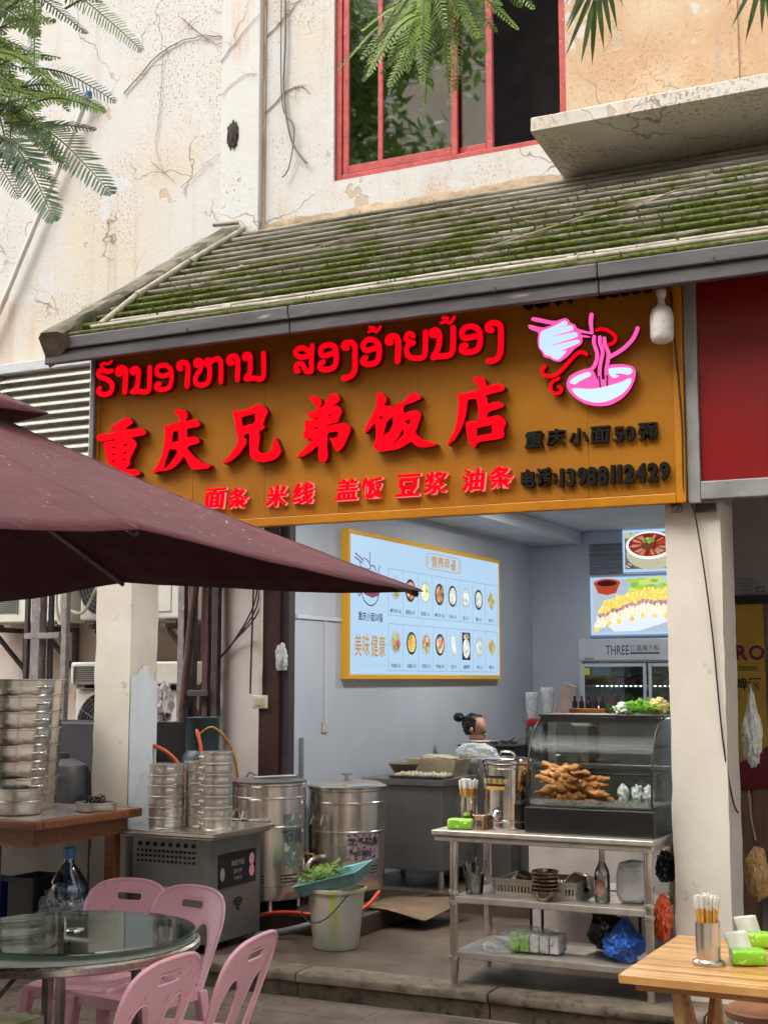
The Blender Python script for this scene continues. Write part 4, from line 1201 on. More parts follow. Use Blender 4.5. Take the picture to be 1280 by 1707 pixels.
# ================================================================ LEFT SIDE: AIR CONDITIONERS, POSTS, STEAMERS
M_ac = pm('ac_white', (216, 212, 202), (200, 196, 184), rough=0.45, scale=4)
M_grl = pm('ac_grille', (120, 118, 112), (96, 94, 90), rough=0.6)
def ac_unit(x0, x1, z0, z1, y0, y1, label, fan=None, grille=None, panel=None):
    t = thing('air_conditioner', label, 'air conditioner', ((x0+x1)/2, (y0+y1)/2, z0))
    m = MB(); m.bx(x0, x1, y0, y1, z0, z1); cs_ = m.build('casing', M_ac, t, bevel=0.018, segs=3)
    if panel:
        m = MB(); m.bx(panel[0], panel[1], y0-.008, y0+.004, panel[2], panel[3]); m.build('service_cover', M_ac, cs_, bevel=0.01)
    if grille:
        m = MB()
        z = grille[2]+.01
        while z < grille[3]:
            m.bx(grille[0], grille[1], y0-.012, y0-.002, z, z+.006); z += .016
        m.bx(grille[0]-.01, grille[0], y0-.014, y0+.002, grille[2], grille[3]); m.bx(grille[1], grille[1]+.01, y0-.014, y0+.002, grille[2], grille[3])
        m.build('vent_slats', M_grl, t)
    if fan:
        cx, cz, r = fan
        m = MB(); m.tube([(cx, y0-.004, cz), (cx, y0+.001, cz)], r, 28); m.build('fan_well', pm('fan_dark', (52, 50, 48), rough=.8), t)
        m = MB()
        for k in range(8):
            rr = r*(k+1)/8
            m.tube([(cx+rr*math.cos(a*math.pi/14), y0-.012, cz+rr*math.sin(a*math.pi/14)) for a in range(29)], .0035, 4, caps=False)
        for k in range(12):
            a = k*math.pi/6; m.tube([(cx, y0-.014, cz), (cx+r*math.cos(a), y0-.014, cz+r*math.sin(a))], .003, 4)
        m.build('fan_guard', M_grl, t)
    m = MB(); m.bx(x0+.05, x0+.13, y0+.02, y1-.02, z0-.03, z0-.001); m.bx(x1-.13, x1-.05, y0+.02, y1-.02, z0-.03, z0-.001); m.build('foot', M_grl, t)
    return t
ac_unit(-8.25, -7.26, 2.06, 2.72, 8.80, 9.12, 'white air conditioner on the far left under the louvre screen', panel=(-7.58, -7.3, 2.2, 2.6), grille=(-8.2, -7.72, 2.14, 2.32))
ac_unit(-7.07, -6.11, 2.065, 2.72, 8.80, 9.12, 'white air conditioner half hidden behind the left pillar, upper one', fan=(-6.82, 2.36, .26), panel=(-6.42, -6.18, 2.12, 2.6))
ac_unit(-7.15, -5.97, 1.555, 1.735, 8.80, 9.12, 'flat white air conditioner below the upper units behind the left pillar', grille=(-7.1, -6.62, 1.575, 1.70))
ac_unit(-7.14, -6.14, 0.92, 1.52, 8.86, 9.16, 'lowest white air conditioner with wire fan guard behind the left pillar', fan=(-6.86, 1.24, .25))
M_ang = pm('rusty_angle', (92, 82, 74), (64, 52, 46), rough=0.75, scale=12, bumpk=.2)
def bracket(x, z, label):
    t = thing('wall_bracket', label, 'bracket', (x, 9.0, z))
    m = MB(); m.bx(x-.02, x+.02, 8.72, 9.21, z-.04, z); m.build('arm', M_ang, t)
    m = MB(); m.bx(x-.02, x+.02, 9.17, 9.215, z-.38, z-.041); m.build('upright', M_ang, t)
    m = MB(); m.bar((x, 8.80, z-.045), (x, 9.17, z-.34), .03, .03, up=(1,0,0)); m.build('brace', M_ang, t)
bracket(-7.95, 2.028, 'steel wall bracket under the far left air conditioner, left one')
bracket(-7.42, 2.028, 'steel wall bracket under the far left air conditioner, right one')
bracket(-6.9, 2.033, 'steel wall bracket left of the pillar under the upper air conditioner')
bracket(-6.2, 2.033, 'steel wall bracket right of the pillar under the upper air conditioner')
bracket(-6.75, 1.523, 'steel wall bracket under the flat air conditioner, left one')
bracket(-6.05, 1.523, 'steel wall bracket under the flat air conditioner, right one')
# posts of the old frame
M_pg = pm('post_grey', (136, 128, 124), (110, 100, 96), rough=0.7, scale=12, bumpk=.3, spots=(170, 160, 154), spot_at=(.6, .7), sscale=22)
M_pd = pm('post_dark', (62, 54, 54), (46, 38, 40), rough=0.6, scale=12)
M_pb = pm('post_brown', (84, 56, 50), (62, 40, 38), rough=0.65, scale=12)
posts = [(-7.19, 8.32, .035, .035, M_pd, 'thin dark steel post at the far left of the frame'),
 (-7.06, 8.30, .085, .085, M_pg, 'thick rough grey post left of the left pillar'),
 (-6.975, 8.34, .035, .035, M_pd, 'thin dark post touching the thick grey post'),
 (-6.80, 8.30, .05, .05, M_pg, 'slim grey steel post just left of the left pillar'),
 (-5.725, 8.30, .055, .055, M_pg, 'pale grey steel post just right of the left pillar'),
 (-5.655, 8.33, .05, .05, M_pd, 'dark post beside the pale grey post right of the pillar'),
 (-5.515, 8.30, .05, .05, M_pb, 'purple brown steel post between the dark posts above the gas bottles'),
 (-5.42, 8.28, .05, .05, M_pd, 'dark steel post against the return wall')]
for (x, y, w, d, mt, lab) in posts:
    m = MB(); m.bx(x-w/2, x+w/2, y-d/2, y+d/2, 0.0, 3.05)
    tag(m.build('steel_post', mt, bevel=.004), lab, 'post', 'steel posts behind the left pillar')
m = MB(); m.tube([(-5.52, 8.22, 2.75), (-5.60, 8.24, 2.1), (-5.68, 8.25, 1.4), (-5.70, 8.26, .4)], .03, 10)
tag(m.build('leaning_pipe', M_pb, smooth=50), 'brown pipe leaning between the posts above the gas bottles', 'pipe')
for (a, b_, lab) in (((-8.4, 8.27, 2.40), (-7.21, 8.27, 2.40), 'grey cross bar at the far left above the air conditioner'),
                     ((-6.77, 8.27, 2.36), (-5.76, 8.27, 2.37), 'grey cross bar running behind the left pillar'),
                     ((-7.17, 8.27, 1.93), (-6.83, 8.27, 1.93), 'short grey cross bar left of the pillar'),
                     ((-5.63, 8.24, 1.50), (-5.45, 8.24, 1.50), 'short dark cross bar right of the pillar')):
    m = MB(); m.bar(a, b_, .03, .045); tag(m.build('cross_bar', M_pg if 'grey' in lab else M_pd, bevel=.003), lab, 'bar', 'cross bars of the old frame')
# cable loops
m = MB()
for k in range(4):
    m.tube([(-7.12+.05*math.cos(a)+.01*k, 8.62-.01*k, 2.33+.24*math.sin(a)-.02*k) for a in [i*2*math.pi/24 for i in range(25)]], .010, 6, caps=False)
m.tube(smooth_path([(-7.05, 8.6, 2.15), (-6.9, 8.62, 2.12), (-6.8, 8.65, 2.3), (-6.75, 8.7, 2.5)], 5), .014, 6)
tag(m.build('cable_coil', pm('cream_cable', (214, 206, 190), rough=.55), smooth=60), 'coil of cream insulated pipe hanging between air conditioners', 'cable')

# wooden side table on the left
M_twood = pm('red_brown_wood', (138, 84, 52), (108, 62, 38), rough=0.4, scale=5, st=(1, 8, 8), bumpk=.08, bscale=30)
M_ttop = pm('pale_table_top', (170, 160, 150), (150, 140, 130), rough=0.2, scale=3)
lt = thing('wooden_table', 'red brown wooden table carrying the big steamer stack on the left', 'table', (-6.0, 6.5, -.13))
TZ = .82
m = MB(); m.bx(-6.9, -5.16, 6.08, 6.95, TZ-.028, TZ-.004); m.build('top', M_ttop, lt)
for a in ((-6.95, -5.10, 6.02, 6.08), (-6.95, -5.10, 6.95, 7.0), (-5.16, -5.10, 6.081, 6.949)):
    m = MB(); m.bx(a[0], a[1], a[2], a[3], TZ-.055, TZ); m.build('edge_frame', M_twood, lt, bevel=.012, segs=3)
for a in ((-6.9, -5.17, 6.085, 6.11), (-6.9, -5.17, 6.92, 6.945)):
    m = MB(); m.bx(a[0], a[1], a[2], a[3], TZ-.15, TZ-.058); m.build('apron', M_twood, lt)
m = MB(); m.bx(-5.195, -5.17, 6.112, 6.918, TZ-.15, TZ-.058); m.build('apron', M_twood, lt)
for x in (-5.50, -6.75):
    for y, z0 in ((6.10, -.13), (6.87, 0.003)):
        xx = x if y < 6.5 else (-5.25 if x > -6 else x)
        m = MB(); m.bx(xx-.035, xx+.035, y, y+.07, z0, TZ-.06); m.build('leg', M_twood, lt, bevel=.005)
# backing panels under and behind the table
m = MB(); m.bx(-6.9, -5.55, 7.02, 7.05, 0.0, .70); tag(m.build('dirty_board', pm('dirty_white_board', (206, 200, 190), (184, 176, 164), rough=.7)), 'dirty white board standing behind the wooden table', 'board')
M_alu = steel('aluminium_steamer', (222, 217, 208), .30, (1.5, 1.5, 120), .08, .92)
M_ss = steel('stainless', (216, 208, 197), .20, (40, 40, 1.5), .10, .92)
M_ssd = steel('stainless_dull', (136, 133, 130), .36, (2, 2, 60), .10, .7)
def tier(name, r, h, cx, cy, z, mat, label, group, handles=(), hsize=.03, lid=False, rim=.006):
    t = thing(name, label, 'steamer', (cx, cy, z), 0, group)
    m = MB()
    prof = [(r-.02, 0), (r-.004, 0), (r-.002, .004), (r, .010), (r, h*.55), (r+.0, h-.012), (r+rim, h-.008), (r+rim, h-.001), (r, h), (r-.008, h), (r-.008, .012), (r-.02, .010)]
    m.lathe(prof, (cx, cy, z), 44, close=True); m.build('ring', mat, t, smooth=35)
    m = MB(); m.lathe([(0, h-.03 if lid else .012), (r-.012, h-.03 if lid else .012)], (cx, cy, z), 44); m.build('base_plate', mat, t)
    for a in handles:
        d = Vector((math.cos(a), math.sin(a), 0)); s = Vector((-d.y, d.x, 0)); c = Vector((cx, cy, z+h*.55))+d*r
        m = MB()
        m.tube(smooth_path([c-s*hsize, c-s*hsize*.9+d*hsize*.7, c+s*hsize*.9+d*hsize*.7, c+s*hsize], 4), .0035, 6)
        m.boxm(Matrix.Translation(c+d*.003) @ Matrix.Rotation(a, 4, 'Z'), .005, hsize*2.3, .016)
        m.build('handle', mat, t, smooth=50)
    return t
bx_, by_ = -5.83, 6.60
M_big = steel('steamer_steel', (214, 207, 196), .16, (40, 40, 1.5), .10, .95)
for k in range(8):
    z = TZ-.003+k*.098
    i = 7-k
    t = tier('large_steamer', .305, .0975, bx_+.004*k, by_+.004*math.sin(k*2), z, M_big, ('topmost' if i == 0 else ORD[i]+' from the top,')+' tier of the big steel steamer stack on the wooden table', 'tiers of the big steamer stack', lid=(k == 7), rim=.009)
    # pinched ear handles on the camera side
    a = R(-12); d = Vector((math.cos(a), math.sin(a), 0)); s = Vector((-d.y, d.x, 0)); c = Vector((bx_+.004*k, by_, z+.05))+d*.305
    m = MB(); m.tube([c-s*.06-d*.004, c-s*.03+d*.006, c+s*.02+d*.012, c+s*.05-d*.002], [.003, .011, .013, .003], 8); m.build('ear_handle', M_big, t, smooth=50)
for k in range(2):
    tier('small_steamer', .133, .073, -5.52, 6.35, TZ+.001+k*.0735, M_alu, ('upper' if k else 'lower')+' ring of the small two-tier steamer on the wooden table', 'small steamer rings on the wooden table', lid=(k == 1))
for k in range(3):
    tier('dark_steamer_ring', .12, .036, -5.80, 6.22, TZ+.001+k*.0365, pm('burnt_ring', (70, 64, 58), rough=.5, metal=.6), ORD[2-k]+' dark shallow ring in the little pile at the table edge', 'dark rings at the table edge')
tt = tier('shallow_steamer', .118, .05, -5.22, 6.70, TZ+.001, M_alu, 'single shallow aluminium ring with dry wires on the table corner', None)
m = MB()
rnd = random.Random(8)
for k in range(12):
    a = rnd.uniform(0, 6.28); r = rnd.uniform(.02, .09)
    m.tube(smooth_path([(-5.22+r*math.cos(a), 6.70+r*math.sin(a), TZ+.03), (-5.22+.05*math.cos(a+1), 6.70+.05*math.sin(a+1), TZ+.075+rnd.uniform(0, .02)), (-5.22+r*math.cos(a+2.4), 6.7+r*math.sin(a+2.4), TZ+.035)], 4), .003, 5)
tag(m.build('wire_tangle', pm('burnt_wire', (58, 48, 40), rough=.6)), 'tangle of burnt wires lying in the shallow ring', 'wire')
# dark cabinet and drum behind the table
m = MB(); m.bx(-7.3, -5.62, 7.7, 8.2, 0.0, 1.30); tag(m.build('dark_cabinet', pm('charcoal_paint', (52, 50, 52), rough=.5), bevel=.01), 'dark grey cabinet behind the wooden table', 'cabinet')
m = MB(); m.lathe([(.0, 1.30), (.10, 1.302), (.10, 1.40), (.108, 1.403), (.108, 1.412), (.0, 1.418)], (-6.62, 7.86, 0), 28); tag(m.build('small_pot', M_alu, smooth=40), 'small aluminium pot on the dark cabinet', 'pot')
t = thing('gas_drum', 'dull grey round drum beside the left pillar behind the table', 'drum', (-6.0, 7.42, 0))
m = MB(); m.lathe([(.19, 0.0), (.20, .02), (.20, .55), (.203, .57), (.20, .59), (.20, .95), (.17, 1.03), (.08, 1.07), (0, 1.075)], (-6.05, 7.38, 0), 32); m.build('body', pm('drum_grey', (74, 74, 76), (58, 58, 60), rough=.45), t, smooth=35)
m = MB(); m.lathe([(.05, 1.07), (.05, 1.11), (0, 1.115)], (-6.05, 7.38, 0), 20); m.build('cap', pm('drum_cap', (50, 50, 52)), t, smooth=35)
# under the table
def crate(name, x0, x1, y0, y1, z0, z1, mat, label):
    t = thing(name, label, 'crate', ((x0+x1)/2, (y0+y1)/2, z0))
    m = MB(); th = .012
    m.bx(x0, x1, y0, y0+th, z0, z1); m.bx(x0, x1, y1-th, y1, z0, z1); m.bx(x0, x0+th, y0+th, y1-th, z0, z1); m.bx(x1-th, x1, y0+th, y1-th, z0, z1); m.bx(x0+th, x1-th, y0+th, y1-th, z0, z0+th)
    m.build('box', mat, t, bevel=.004)
    m = MB(); m.bx(x0-.012, x1+.012, y0-.012, y0-.001, z1-.03, z1); m.build('rim', mat, t, bevel=.004)
crate('plastic_crate', -6.35, -5.74, 6.45, 6.72, -.13, .40, pm('crate_blue', (34, 52, 140), rough=.4), 'blue plastic crate under the left end of the wooden table')
crate('plastic_crate', -5.66, -5.47, 6.45, 6.72, -.13, .44, pm('crate_black', (34, 34, 36), rough=.5), 'black plastic crate under the wooden table beside the water bottle')
wb = thing('water_bottle', 'large water bottle with blue cap under the wooden table', 'bottle', (-5.33, 6.56, -.13))
m = MB(); m.lathe([(.10, -.128), (.115, -.11), (.115, .05), (.11, .06), (.115, .07), (.115, .24), (.11, .25), (.115, .26), (.115, .38), (.10, .43), (.05, .50), (.03, .53), (.03, .57)], (-5.30, 6.56, 0), 32); m.build('body', glass('bottle_plastic', (150, 180, 205), .08, .12), wb, smooth=35)
m = MB(); m.lathe([(.036, .555), (.037, .56), (.037, .61), (.03, .618), (0, .62)], (-5.30, 6.56, 0), 20); m.build('cap', pm('cap_blue', (70, 130, 180), rough=.4), wb, smooth=35)
m = crumple((-5.31, 6.56, .14), (.20, .18, .30), 12, sub=5, amp=.2, freq=2.6)
tag(m.build('plastic_wrap', film('clear_wrap', (196, 200, 204), .62, .12), smooth=50), 'crinkled clear plastic wrapped round the water bottle', 'plastic wrap')

# ---------------------------------------------------------------- steamer machine right of the left pillar
sm = thing('steamer_machine', 'grey stainless steamer stove carrying three stacks of aluminium rings', 'stove', (-4.85, 7.2, 0))
m = MB(); m.bx(-5.12, -4.56, 6.93, 7.5, .05, .655); m.build('body', M_ssd, sm, bevel=.004)
m = MB(); m.bx(-5.19, -4.49, 6.86, 7.56, .672, .70); m.bx(-5.17, -4.51, 6.88, 7.54, .656, .671); m.build('worktop', M_ss, sm, bevel=.006)
for x in (-5.08, -4.6):
    for y in (6.98, 7.45):
        m = MB(); m.lathe([(.02, 0.001), (.02, .055)], (x, y, 0), 12); m.build('foot', M_ssd, sm, smooth=40)
m = MB()
for k in range(8): m.tube([(-5.06+.055*k, 6.922, .615), (-5.06+.055*k, 6.9285, .615)], .013, 10)
for r in range(3):
    for k in range(14): m.tube([(-5.075+.031*k, 6.922, .575-.03*r), (-5.075+.031*k, 6.9285, .575-.03*r)], .0075, 8)
m.build('vent_holes', pm('hole_black', (16, 15, 15), rough=.9), sm)
m = MB(); m.bx(-4.88, -4.81, 6.924, 6.929, .29, .37); m.build('label_plate', pm('label_beige', (196, 186, 158), rough=.5), sm)
m = MB(); m.tube([(-4.845, 6.92, .235), (-4.845, 6.93, .235)], .022, 14); m.build('knob', pm('knob_black', (20, 20, 20), rough=.4), sm, smooth=40)
m = MB(); m.bx(-4.5635, -4.556, 7.02, 7.44, .36, .56); st_ = m.build('warning_sticker', pm('sticker_black', (26, 24, 24), rough=.35), sm)
st_['label'] = 'black printed sticker on the side of the steamer stove'
ML = wall_left(0)
for k, (txt, hh, zz) in enumerate((('高效节能', .035, .495), ('蒸包炉', .03, .445), ('注意高温', .022, .405))):
    text_mb(txt, hh, 7.23, zz, 4.5548, None, bold=.01, M=ML).build('print', pm('print_grey', (150, 146, 140), rough=.5), st_)
for a, b_ in ((7.39, .50), (7.39, .43)):
    m = MB(); m.flat([circ(a, b_, .03, .035, 14)], [], 4.5545, 4.556, M=ML); m.build('print', pm('print_pink', (214, 150, 150), rough=.5), st_)
m = MB(); m.flat([circ(7.06, .44, .025, .04, 12)], [], 4.5545, 4.556, M=ML); m.build('print', MATS['print_grey'], st_)
m = MB()
for rr in (.025, .045, .065):
    arc = [(7.24+rr*math.cos(R(a)), .22+rr*math.sin(R(a))) for a in range(45, 136, 15)]
    m.flat(stroke_polys(arc, .012, 1), [], 4.5545, 4.5575, M=ML)
m.flat([circ(7.24, .22, .01, None, 10)], [], 4.5545, 4.5575, M=ML)
m.build('wave_print', pm('print_black', (30, 30, 32)), sm)
for (cx, cy, r, n, h, lab) in ((-4.975, 7.06, .103, 6, .064, 'left'), (-4.855, 7.24, .09, 6, .0655, 'middle'), (-4.645, 7.12, .098, 7, .066, 'right')):
    for k in range(n):
        i = n-1-k
        tier('steamer_ring', r+rnd.uniform(-.001, .001), h-.0005, cx+rnd.uniform(-.003, .003), cy+rnd.uniform(-.003, .003), .7005+k*h, M_alu,
             ('topmost' if i == 0 else ORD[i]+' from the top,')+' aluminium ring in the '+lab+' stack on the steamer stove', 'aluminium rings on the steamer stove',
             handles=(R(-42 if lab == 'left' else -118),) if lab != 'middle' else (), hsize=.02, lid=(k == n-1), rim=.0015)
# crumpled paper bag
m = crumple((-5.62, 7.93, 1.43), (.075, .06, .15), 21, sub=4, amp=.35, freq=2.4)
tag(m.build('paper_bag', pm('crumpled_paper', (176, 168, 166), (150, 140, 138), rough=.8), smooth=25), 'crumpled grey paper bag lying behind the left pillar', 'bag')
# gas cylinders with hoses
M_gas = pm('gas_green', (36, 58, 62), (26, 42, 46), rough=0.4, scale=5, spots=(70, 84, 86), spot_at=(.66, .74), sscale=20)
for (x, y, lab, mt) in ((-5.24, 7.86, 'dark green gas cylinder behind the aluminium ring stacks', M_gas), (-5.56, 7.52, 'dark brown gas cylinder tucked against the left pillar', pm('gas_brown', (62, 54, 46), rough=.5))):
    t = thing('gas_cylinder', lab, 'gas cylinder', (x, y, 0))
    k = .155 if x > -5.4 else .13
    dz = 0 if x > -5.4 else -.12
    m = MB(); m.lathe([(k*.8, 0), (k*.82, .03), (k, .06), (k, 1.0+dz), (k*.92, 1.08+dz), (k*.6, 1.15+dz), (k*.3, 1.17+dz), (0, 1.172+dz)], (x, y, 0), 32); m.build('body', mt, t, smooth=35)
    m = MB(); m.lathe([(k*.72, 1.11+dz), (k*.74, 1.33+dz), (k*.78, 1.34+dz), (k*.74, 1.345+dz), (k*.70, 1.33+dz), (k*.68, 1.13+dz)], (x, y, 0), 28); m.build('collar', mt, t, smooth=35)
    m = MB(); m.lathe([(.02, 1.17+dz), (.02, 1.24+dz), (.03, 1.245+dz), (.03, 1.27+dz), (0, 1.275+dz)], (x, y, 0), 14); m.tube([(x, y, 1.22+dz), (x+.03, y-.11, 1.22+dz)], .014, 8); m.build('valve', pm('brass', (150, 116, 60), metal=.8, rough=.4), t, smooth=40)
M_or = pm('orange_hose', (204, 84, 44), (184, 66, 36), rough=.45)
hoses = [[(-5.53, 7.41, 1.10), (-5.45, 7.3, 1.17), (-5.22, 7.3, 1.17), (-5.10, 7.38, 1.05), (-5.06, 7.42, .85), (-5.05, 7.46, .72)],
         [(-5.53, 7.41, 1.12), (-5.42, 7.30, 1.22), (-5.33, 7.28, 1.16), (-5.25, 7.27, 1.0), (-5.2, 7.34, .8), (-5.2, 7.4, .4), (-5.16, 7.42, .1)],
         [(-5.21, 7.75, 1.22), (-5.13, 7.62, 1.26), (-5.07, 7.58, 1.15), (-5.04, 7.56, .95), (-5.02, 7.58, .6), (-5.0, 7.6, .14)]]
for k, h in enumerate(hoses):
    m = MB(); m.tube(smooth_path(h, 6), .013, 8)
    tag(m.build('gas_hose', M_or, smooth=60), ['orange gas hose arching over the ring stacks', 'orange gas hose dropping beside the left pillar', 'orange gas hose hanging from the green cylinder'][k], 'hose', 'orange gas hoses')
m = MB(); m.tube(smooth_path([(-5.2, 7.75, 1.23), (-5.08, 7.74, 1.28), (-4.98, 7.8, 1.15), (-4.95, 7.84, .95), (-4.96, 7.9, .7)], 6), .009, 8)
tag(m.build('gas_hose', pm('yellow_hose', (170, 120, 40), rough=.5), smooth=60), 'thin yellow hose curving down the return wall', 'hose')
# hanging paper scrap on return wall edge
m = MB(); m.grid(lambda u, v: (-5.03+.05*u+.006*math.sin(v*9), 8.335-.012*math.sin(u*3+v*4), 1.14+.2*v), 4, 10)
tag(m.build('paper_scrap', pm('old_paper', (186, 176, 166), rough=.8), solid=.002), 'old paper scrap hanging at the edge of the return wall', 'paper')
m = crumple((-4.77, 8.09, 1.74), (.045, .03, .10), 33, sub=4, amp=.4)
tag(m.build('plastic_bag', film('white_film', (214, 216, 218), .35, .3), smooth=40), 'small white plastic bag hung on the brown door post', 'bag')

# ---------------------------------------------------------------- plinth, boilers, bucket
M_plinth = pm('brown_plinth', (76, 60, 50), (54, 42, 36), rough=0.6, scale=4, bumpk=.2)
m = MB(); m.bx(-4.745, -4.02, 7.72, 8.90, 0.0, .12); m.bx(-5.3, -4.745, 7.72, 8.09, 0, .12)
pln = m.build('plinth', M_plinth, bevel=.008); tag(pln, kind='structure')
m = MB(); m.bx(-4.745, -2.0, 8.905, 12.99, 0.0, .12); tag(m.build('kitchen_floor', M_floor), kind='structure')
m = MB(); m.grid(lambda u, v: (-4.25+.52*u+.10*v, 8.05+.6*v+.10*u, .128+.006*math.sin(u*5+v*4)-.10*max(0, u*1.15-v*.55-.55)**1.2), 14, 12)
tag(m.build('cardboard_sheet', pm('cardboard', (120, 98, 76), (100, 80, 60), rough=.85), solid=.006), 'flattened brown cardboard sheet hanging over the plinth edge', 'cardboard')
def boiler(x, y, r, z0, z1, label, lid, band):
    t = thing('noodle_boiler', label, 'boiler', (x, y, .12))
    m = MB(); m.lathe([(r*.96, z0), (r*.98, z0+.01), (r*.98, z0+.085), (r, z0+.09), (r, z0+.10), (r, band-.012), (r+.004, band-.008), (r+.004, band), (r, band+.004), (r, z1-.10), (r+.003, z1-.095), (r+.003, z1-.088), (r, z1-.085), (r, z1-.02), (r+.006, z1-.012), (r+.006, z1), (r-.01, z1+.002), (r-.012, z1-.03)], (x, y, 0), 56); m.build('drum', M_ss, t, smooth=30)
    for a in (35, 145, 235, 305):
        m = MB(); m.lathe([(.016, .121), (.018, .13), (.016, .135), (.016, z0+.004)], (x+r*.8*math.cos(R(a)), y+r*.8*math.sin(R(a)), 0), 12); m.build('leg', M_ss, t, smooth=40)
    m = MB()
    for row in range(3):
        for k in range(9):
            for ctr in (-80, -25):
                a = R(ctr-14+k*3.5); d = Vector((math.cos(a), math.sin(a), 0)); c = Vector((x, y, z0+.115+.02*row))
                m.tube([c+d*(r-.004), c+d*(r+.0015)], .006, 6)
    m.build('vent_holes', MATS['hole_black'], t)
    if lid:
        m = MB(); m.lathe([(r+.012, z1+.002), (r+.014, z1+.012), (r, z1+.02), (r*.85, z1+.035), (r*.4, z1+.05), (.03, z1+.055), (.0, z1+.055)], (x, y, 0), 56)
        ld = m.build('lid', M_ss, t, smooth=30)
        m = MB(); m.lathe([(.012, z1+.05), (.012, z1+.075), (.035, z1+.08), (.035, z1+.09), (0, z1+.094)], (x, y, 0), 20); m.build('knob', M_ss, ld, smooth=40)
    else:
        m = MB(); m.lathe([(0, z1-.03), (r-.02, z1-.03)], (x, y, 0), 40); m.build('inner', M_ssd, t)
        m = MB(); m.lathe([(r+.012, z1+.004), (r+.014, z1+.012), (r*.8, z1+.022), (0, z1+.026)], (x-.01, y, 0), 48); ld = m.build('lid', M_ssd, t, smooth=30)
        m = MB(); m.tube(smooth_path([(x-.14, y-.05, z1+.03), (x-.10, y-.07, z1+.06), (x-.03, y-.08, z1+.03)], 4), .006, 6); m.tube([(x-.05, y-.1, z1+.028), (x+.26, y-.08, z1+.05)], .012, 8); m.build('ladle', M_ssd, ld, smooth=50)
    a = R(-108); d = Vector((math.cos(a), math.sin(a), 0)); s = Vector((-d.y, d.x, 0)); c = Vector((x, y, band+.075))+d*r
    m = MB(); m.boxm(Matrix.Translation(c+Vector((0,0,.03))+d*.004) @ Matrix.Rotation(a, 4, 'Z'), .008, .075, .018)
    m.tube([c-s*.045+d*.006+Vector((0,0,.025)), c-s*.05+d*.03-Vector((0,0,.03)), c+s*.05+d*.03-Vector((0,0,.03)), c+s*.045+d*.006+Vector((0,0,.025))], .005, 8)
    m.build('drop_handle', M_ss, t, smooth=40)
    return t
bl = boiler(-4.72, 7.86, .245, .20, .93, 'stainless noodle boiler by the brown post, left of the other boiler', False, .66)
br = boiler(-4.39, 8.33, .258, .22, .875, 'stainless noodle boiler with domed lid and tap beside the white bucket', True, .60)
def wrap(t, x, y, r, a0, a1, z0, z1, mat, name='label_wrap', shape=None):
    m = MB(); m.grid(lambda u, v: (x+(r+.0025)*math.cos(R(a0+(a1-a0)*u)), y+(r+.0025)*math.sin(R(a0+(a1-a0)*u)), z0+(z1-z0)*v), 14, 6)
    return m.build(name, mat, t, smooth=60)
M_prt = pm('faded_print', (120, 100, 110), (176, 164, 156), rough=.5, scale=26, spots=(60, 40, 52), spot_at=(.52, .58), sscale=40)
def curved_text(t, body, h, x, y, r, a, z, mat, bold=.01, name='print'):
    b = text_mb(body, h, 0, z, 0, None, bold=bold)
    b.v = [(x+(r+.005)*math.cos(R(a)+p[0]/r), y+(r+.005)*math.sin(R(a)+p[0]/r), p[2]) for p in b.v]
    return b.build(name, mat, t)
wrap(br, -4.39, 8.33, .258, -62, -8, .42, .585, M_prt)
curved_text(br, '龙', .055, -4.39, 8.33, .258, -54, .54, pm('print_dark', (58, 42, 52)), .02)
curved_text(br, '多功能', .055, -4.39, 8.33, .258, -28, .54, MATS['print_dark'], .02)
curved_text(br, '节能炉', .04, -4.39, 8.33, .258, -36, .465, MATS['print_dark'], .02)
wrap(bl, -4.72, 7.86, .245, -34, 0, .40, .74, pm('green_label', (112, 120, 106), (92, 98, 96), rough=.45, scale=18, spots=(176, 176, 160), spot_at=(.56, .62), sscale=24))
curved_text(bl, '节能', .09, -4.72, 7.86, .245, -17, .60, pm('print_navy', (70, 72, 84)), .02)
# tap
tp = thing('boiler_tap', 'steel tap with yellow lever on the right boiler', 'tap', (-4.45, 8.06, .40))
m = MB(); m.tube([(-4.46, 8.085, .43), (-4.46, 8.0, .43)], .02, 12); m.tube(smooth_path([(-4.46, 8.02, .43), (-4.47, 7.97, .43), (-4.48, 7.955, .40), (-4.485, 7.95, .365)], 4), [.02]*12+[.017], 12) if False else m.tube([(-4.46, 8.02, .43), (-4.468, 7.98, .425), (-4.475, 7.96, .405), (-4.48, 7.952, .365)], .018, 12); m.build('spout', M_ss, tp, smooth=45)
m = MB(); m.bar((-4.46, 8.0, .462), (-4.58, 7.97, .472), .016, .005); m.tube([(-4.46, 8.0, .44), (-4.46, 8.0, .464)], .007, 8); m.build('lever', pm('lever_yellow', (190, 160, 60), rough=.5), tp)
# red extinguisher-like cylinder and pipe between boilers
t = thing('red_cylinder', 'dark red cylinder standing between the two boilers', 'cylinder', (-4.55, 8.07, .12))
m = MB(); m.lathe([(.05, .121), (.055, .13), (.055, .40), (.045, .44), (.02, .46), (0, .462)], (-4.63, 8.12, 0), 20); m.build('body', pm('dark_red', (112, 22, 26), rough=.4), t, smooth=35)
m = MB(); m.lathe([(.028, .462), (.03, .47), (.03, .76), (0, .765)], (-4.63, 8.12, 0), 18); m.build('neck_pipe', M_ss, t, smooth=35)
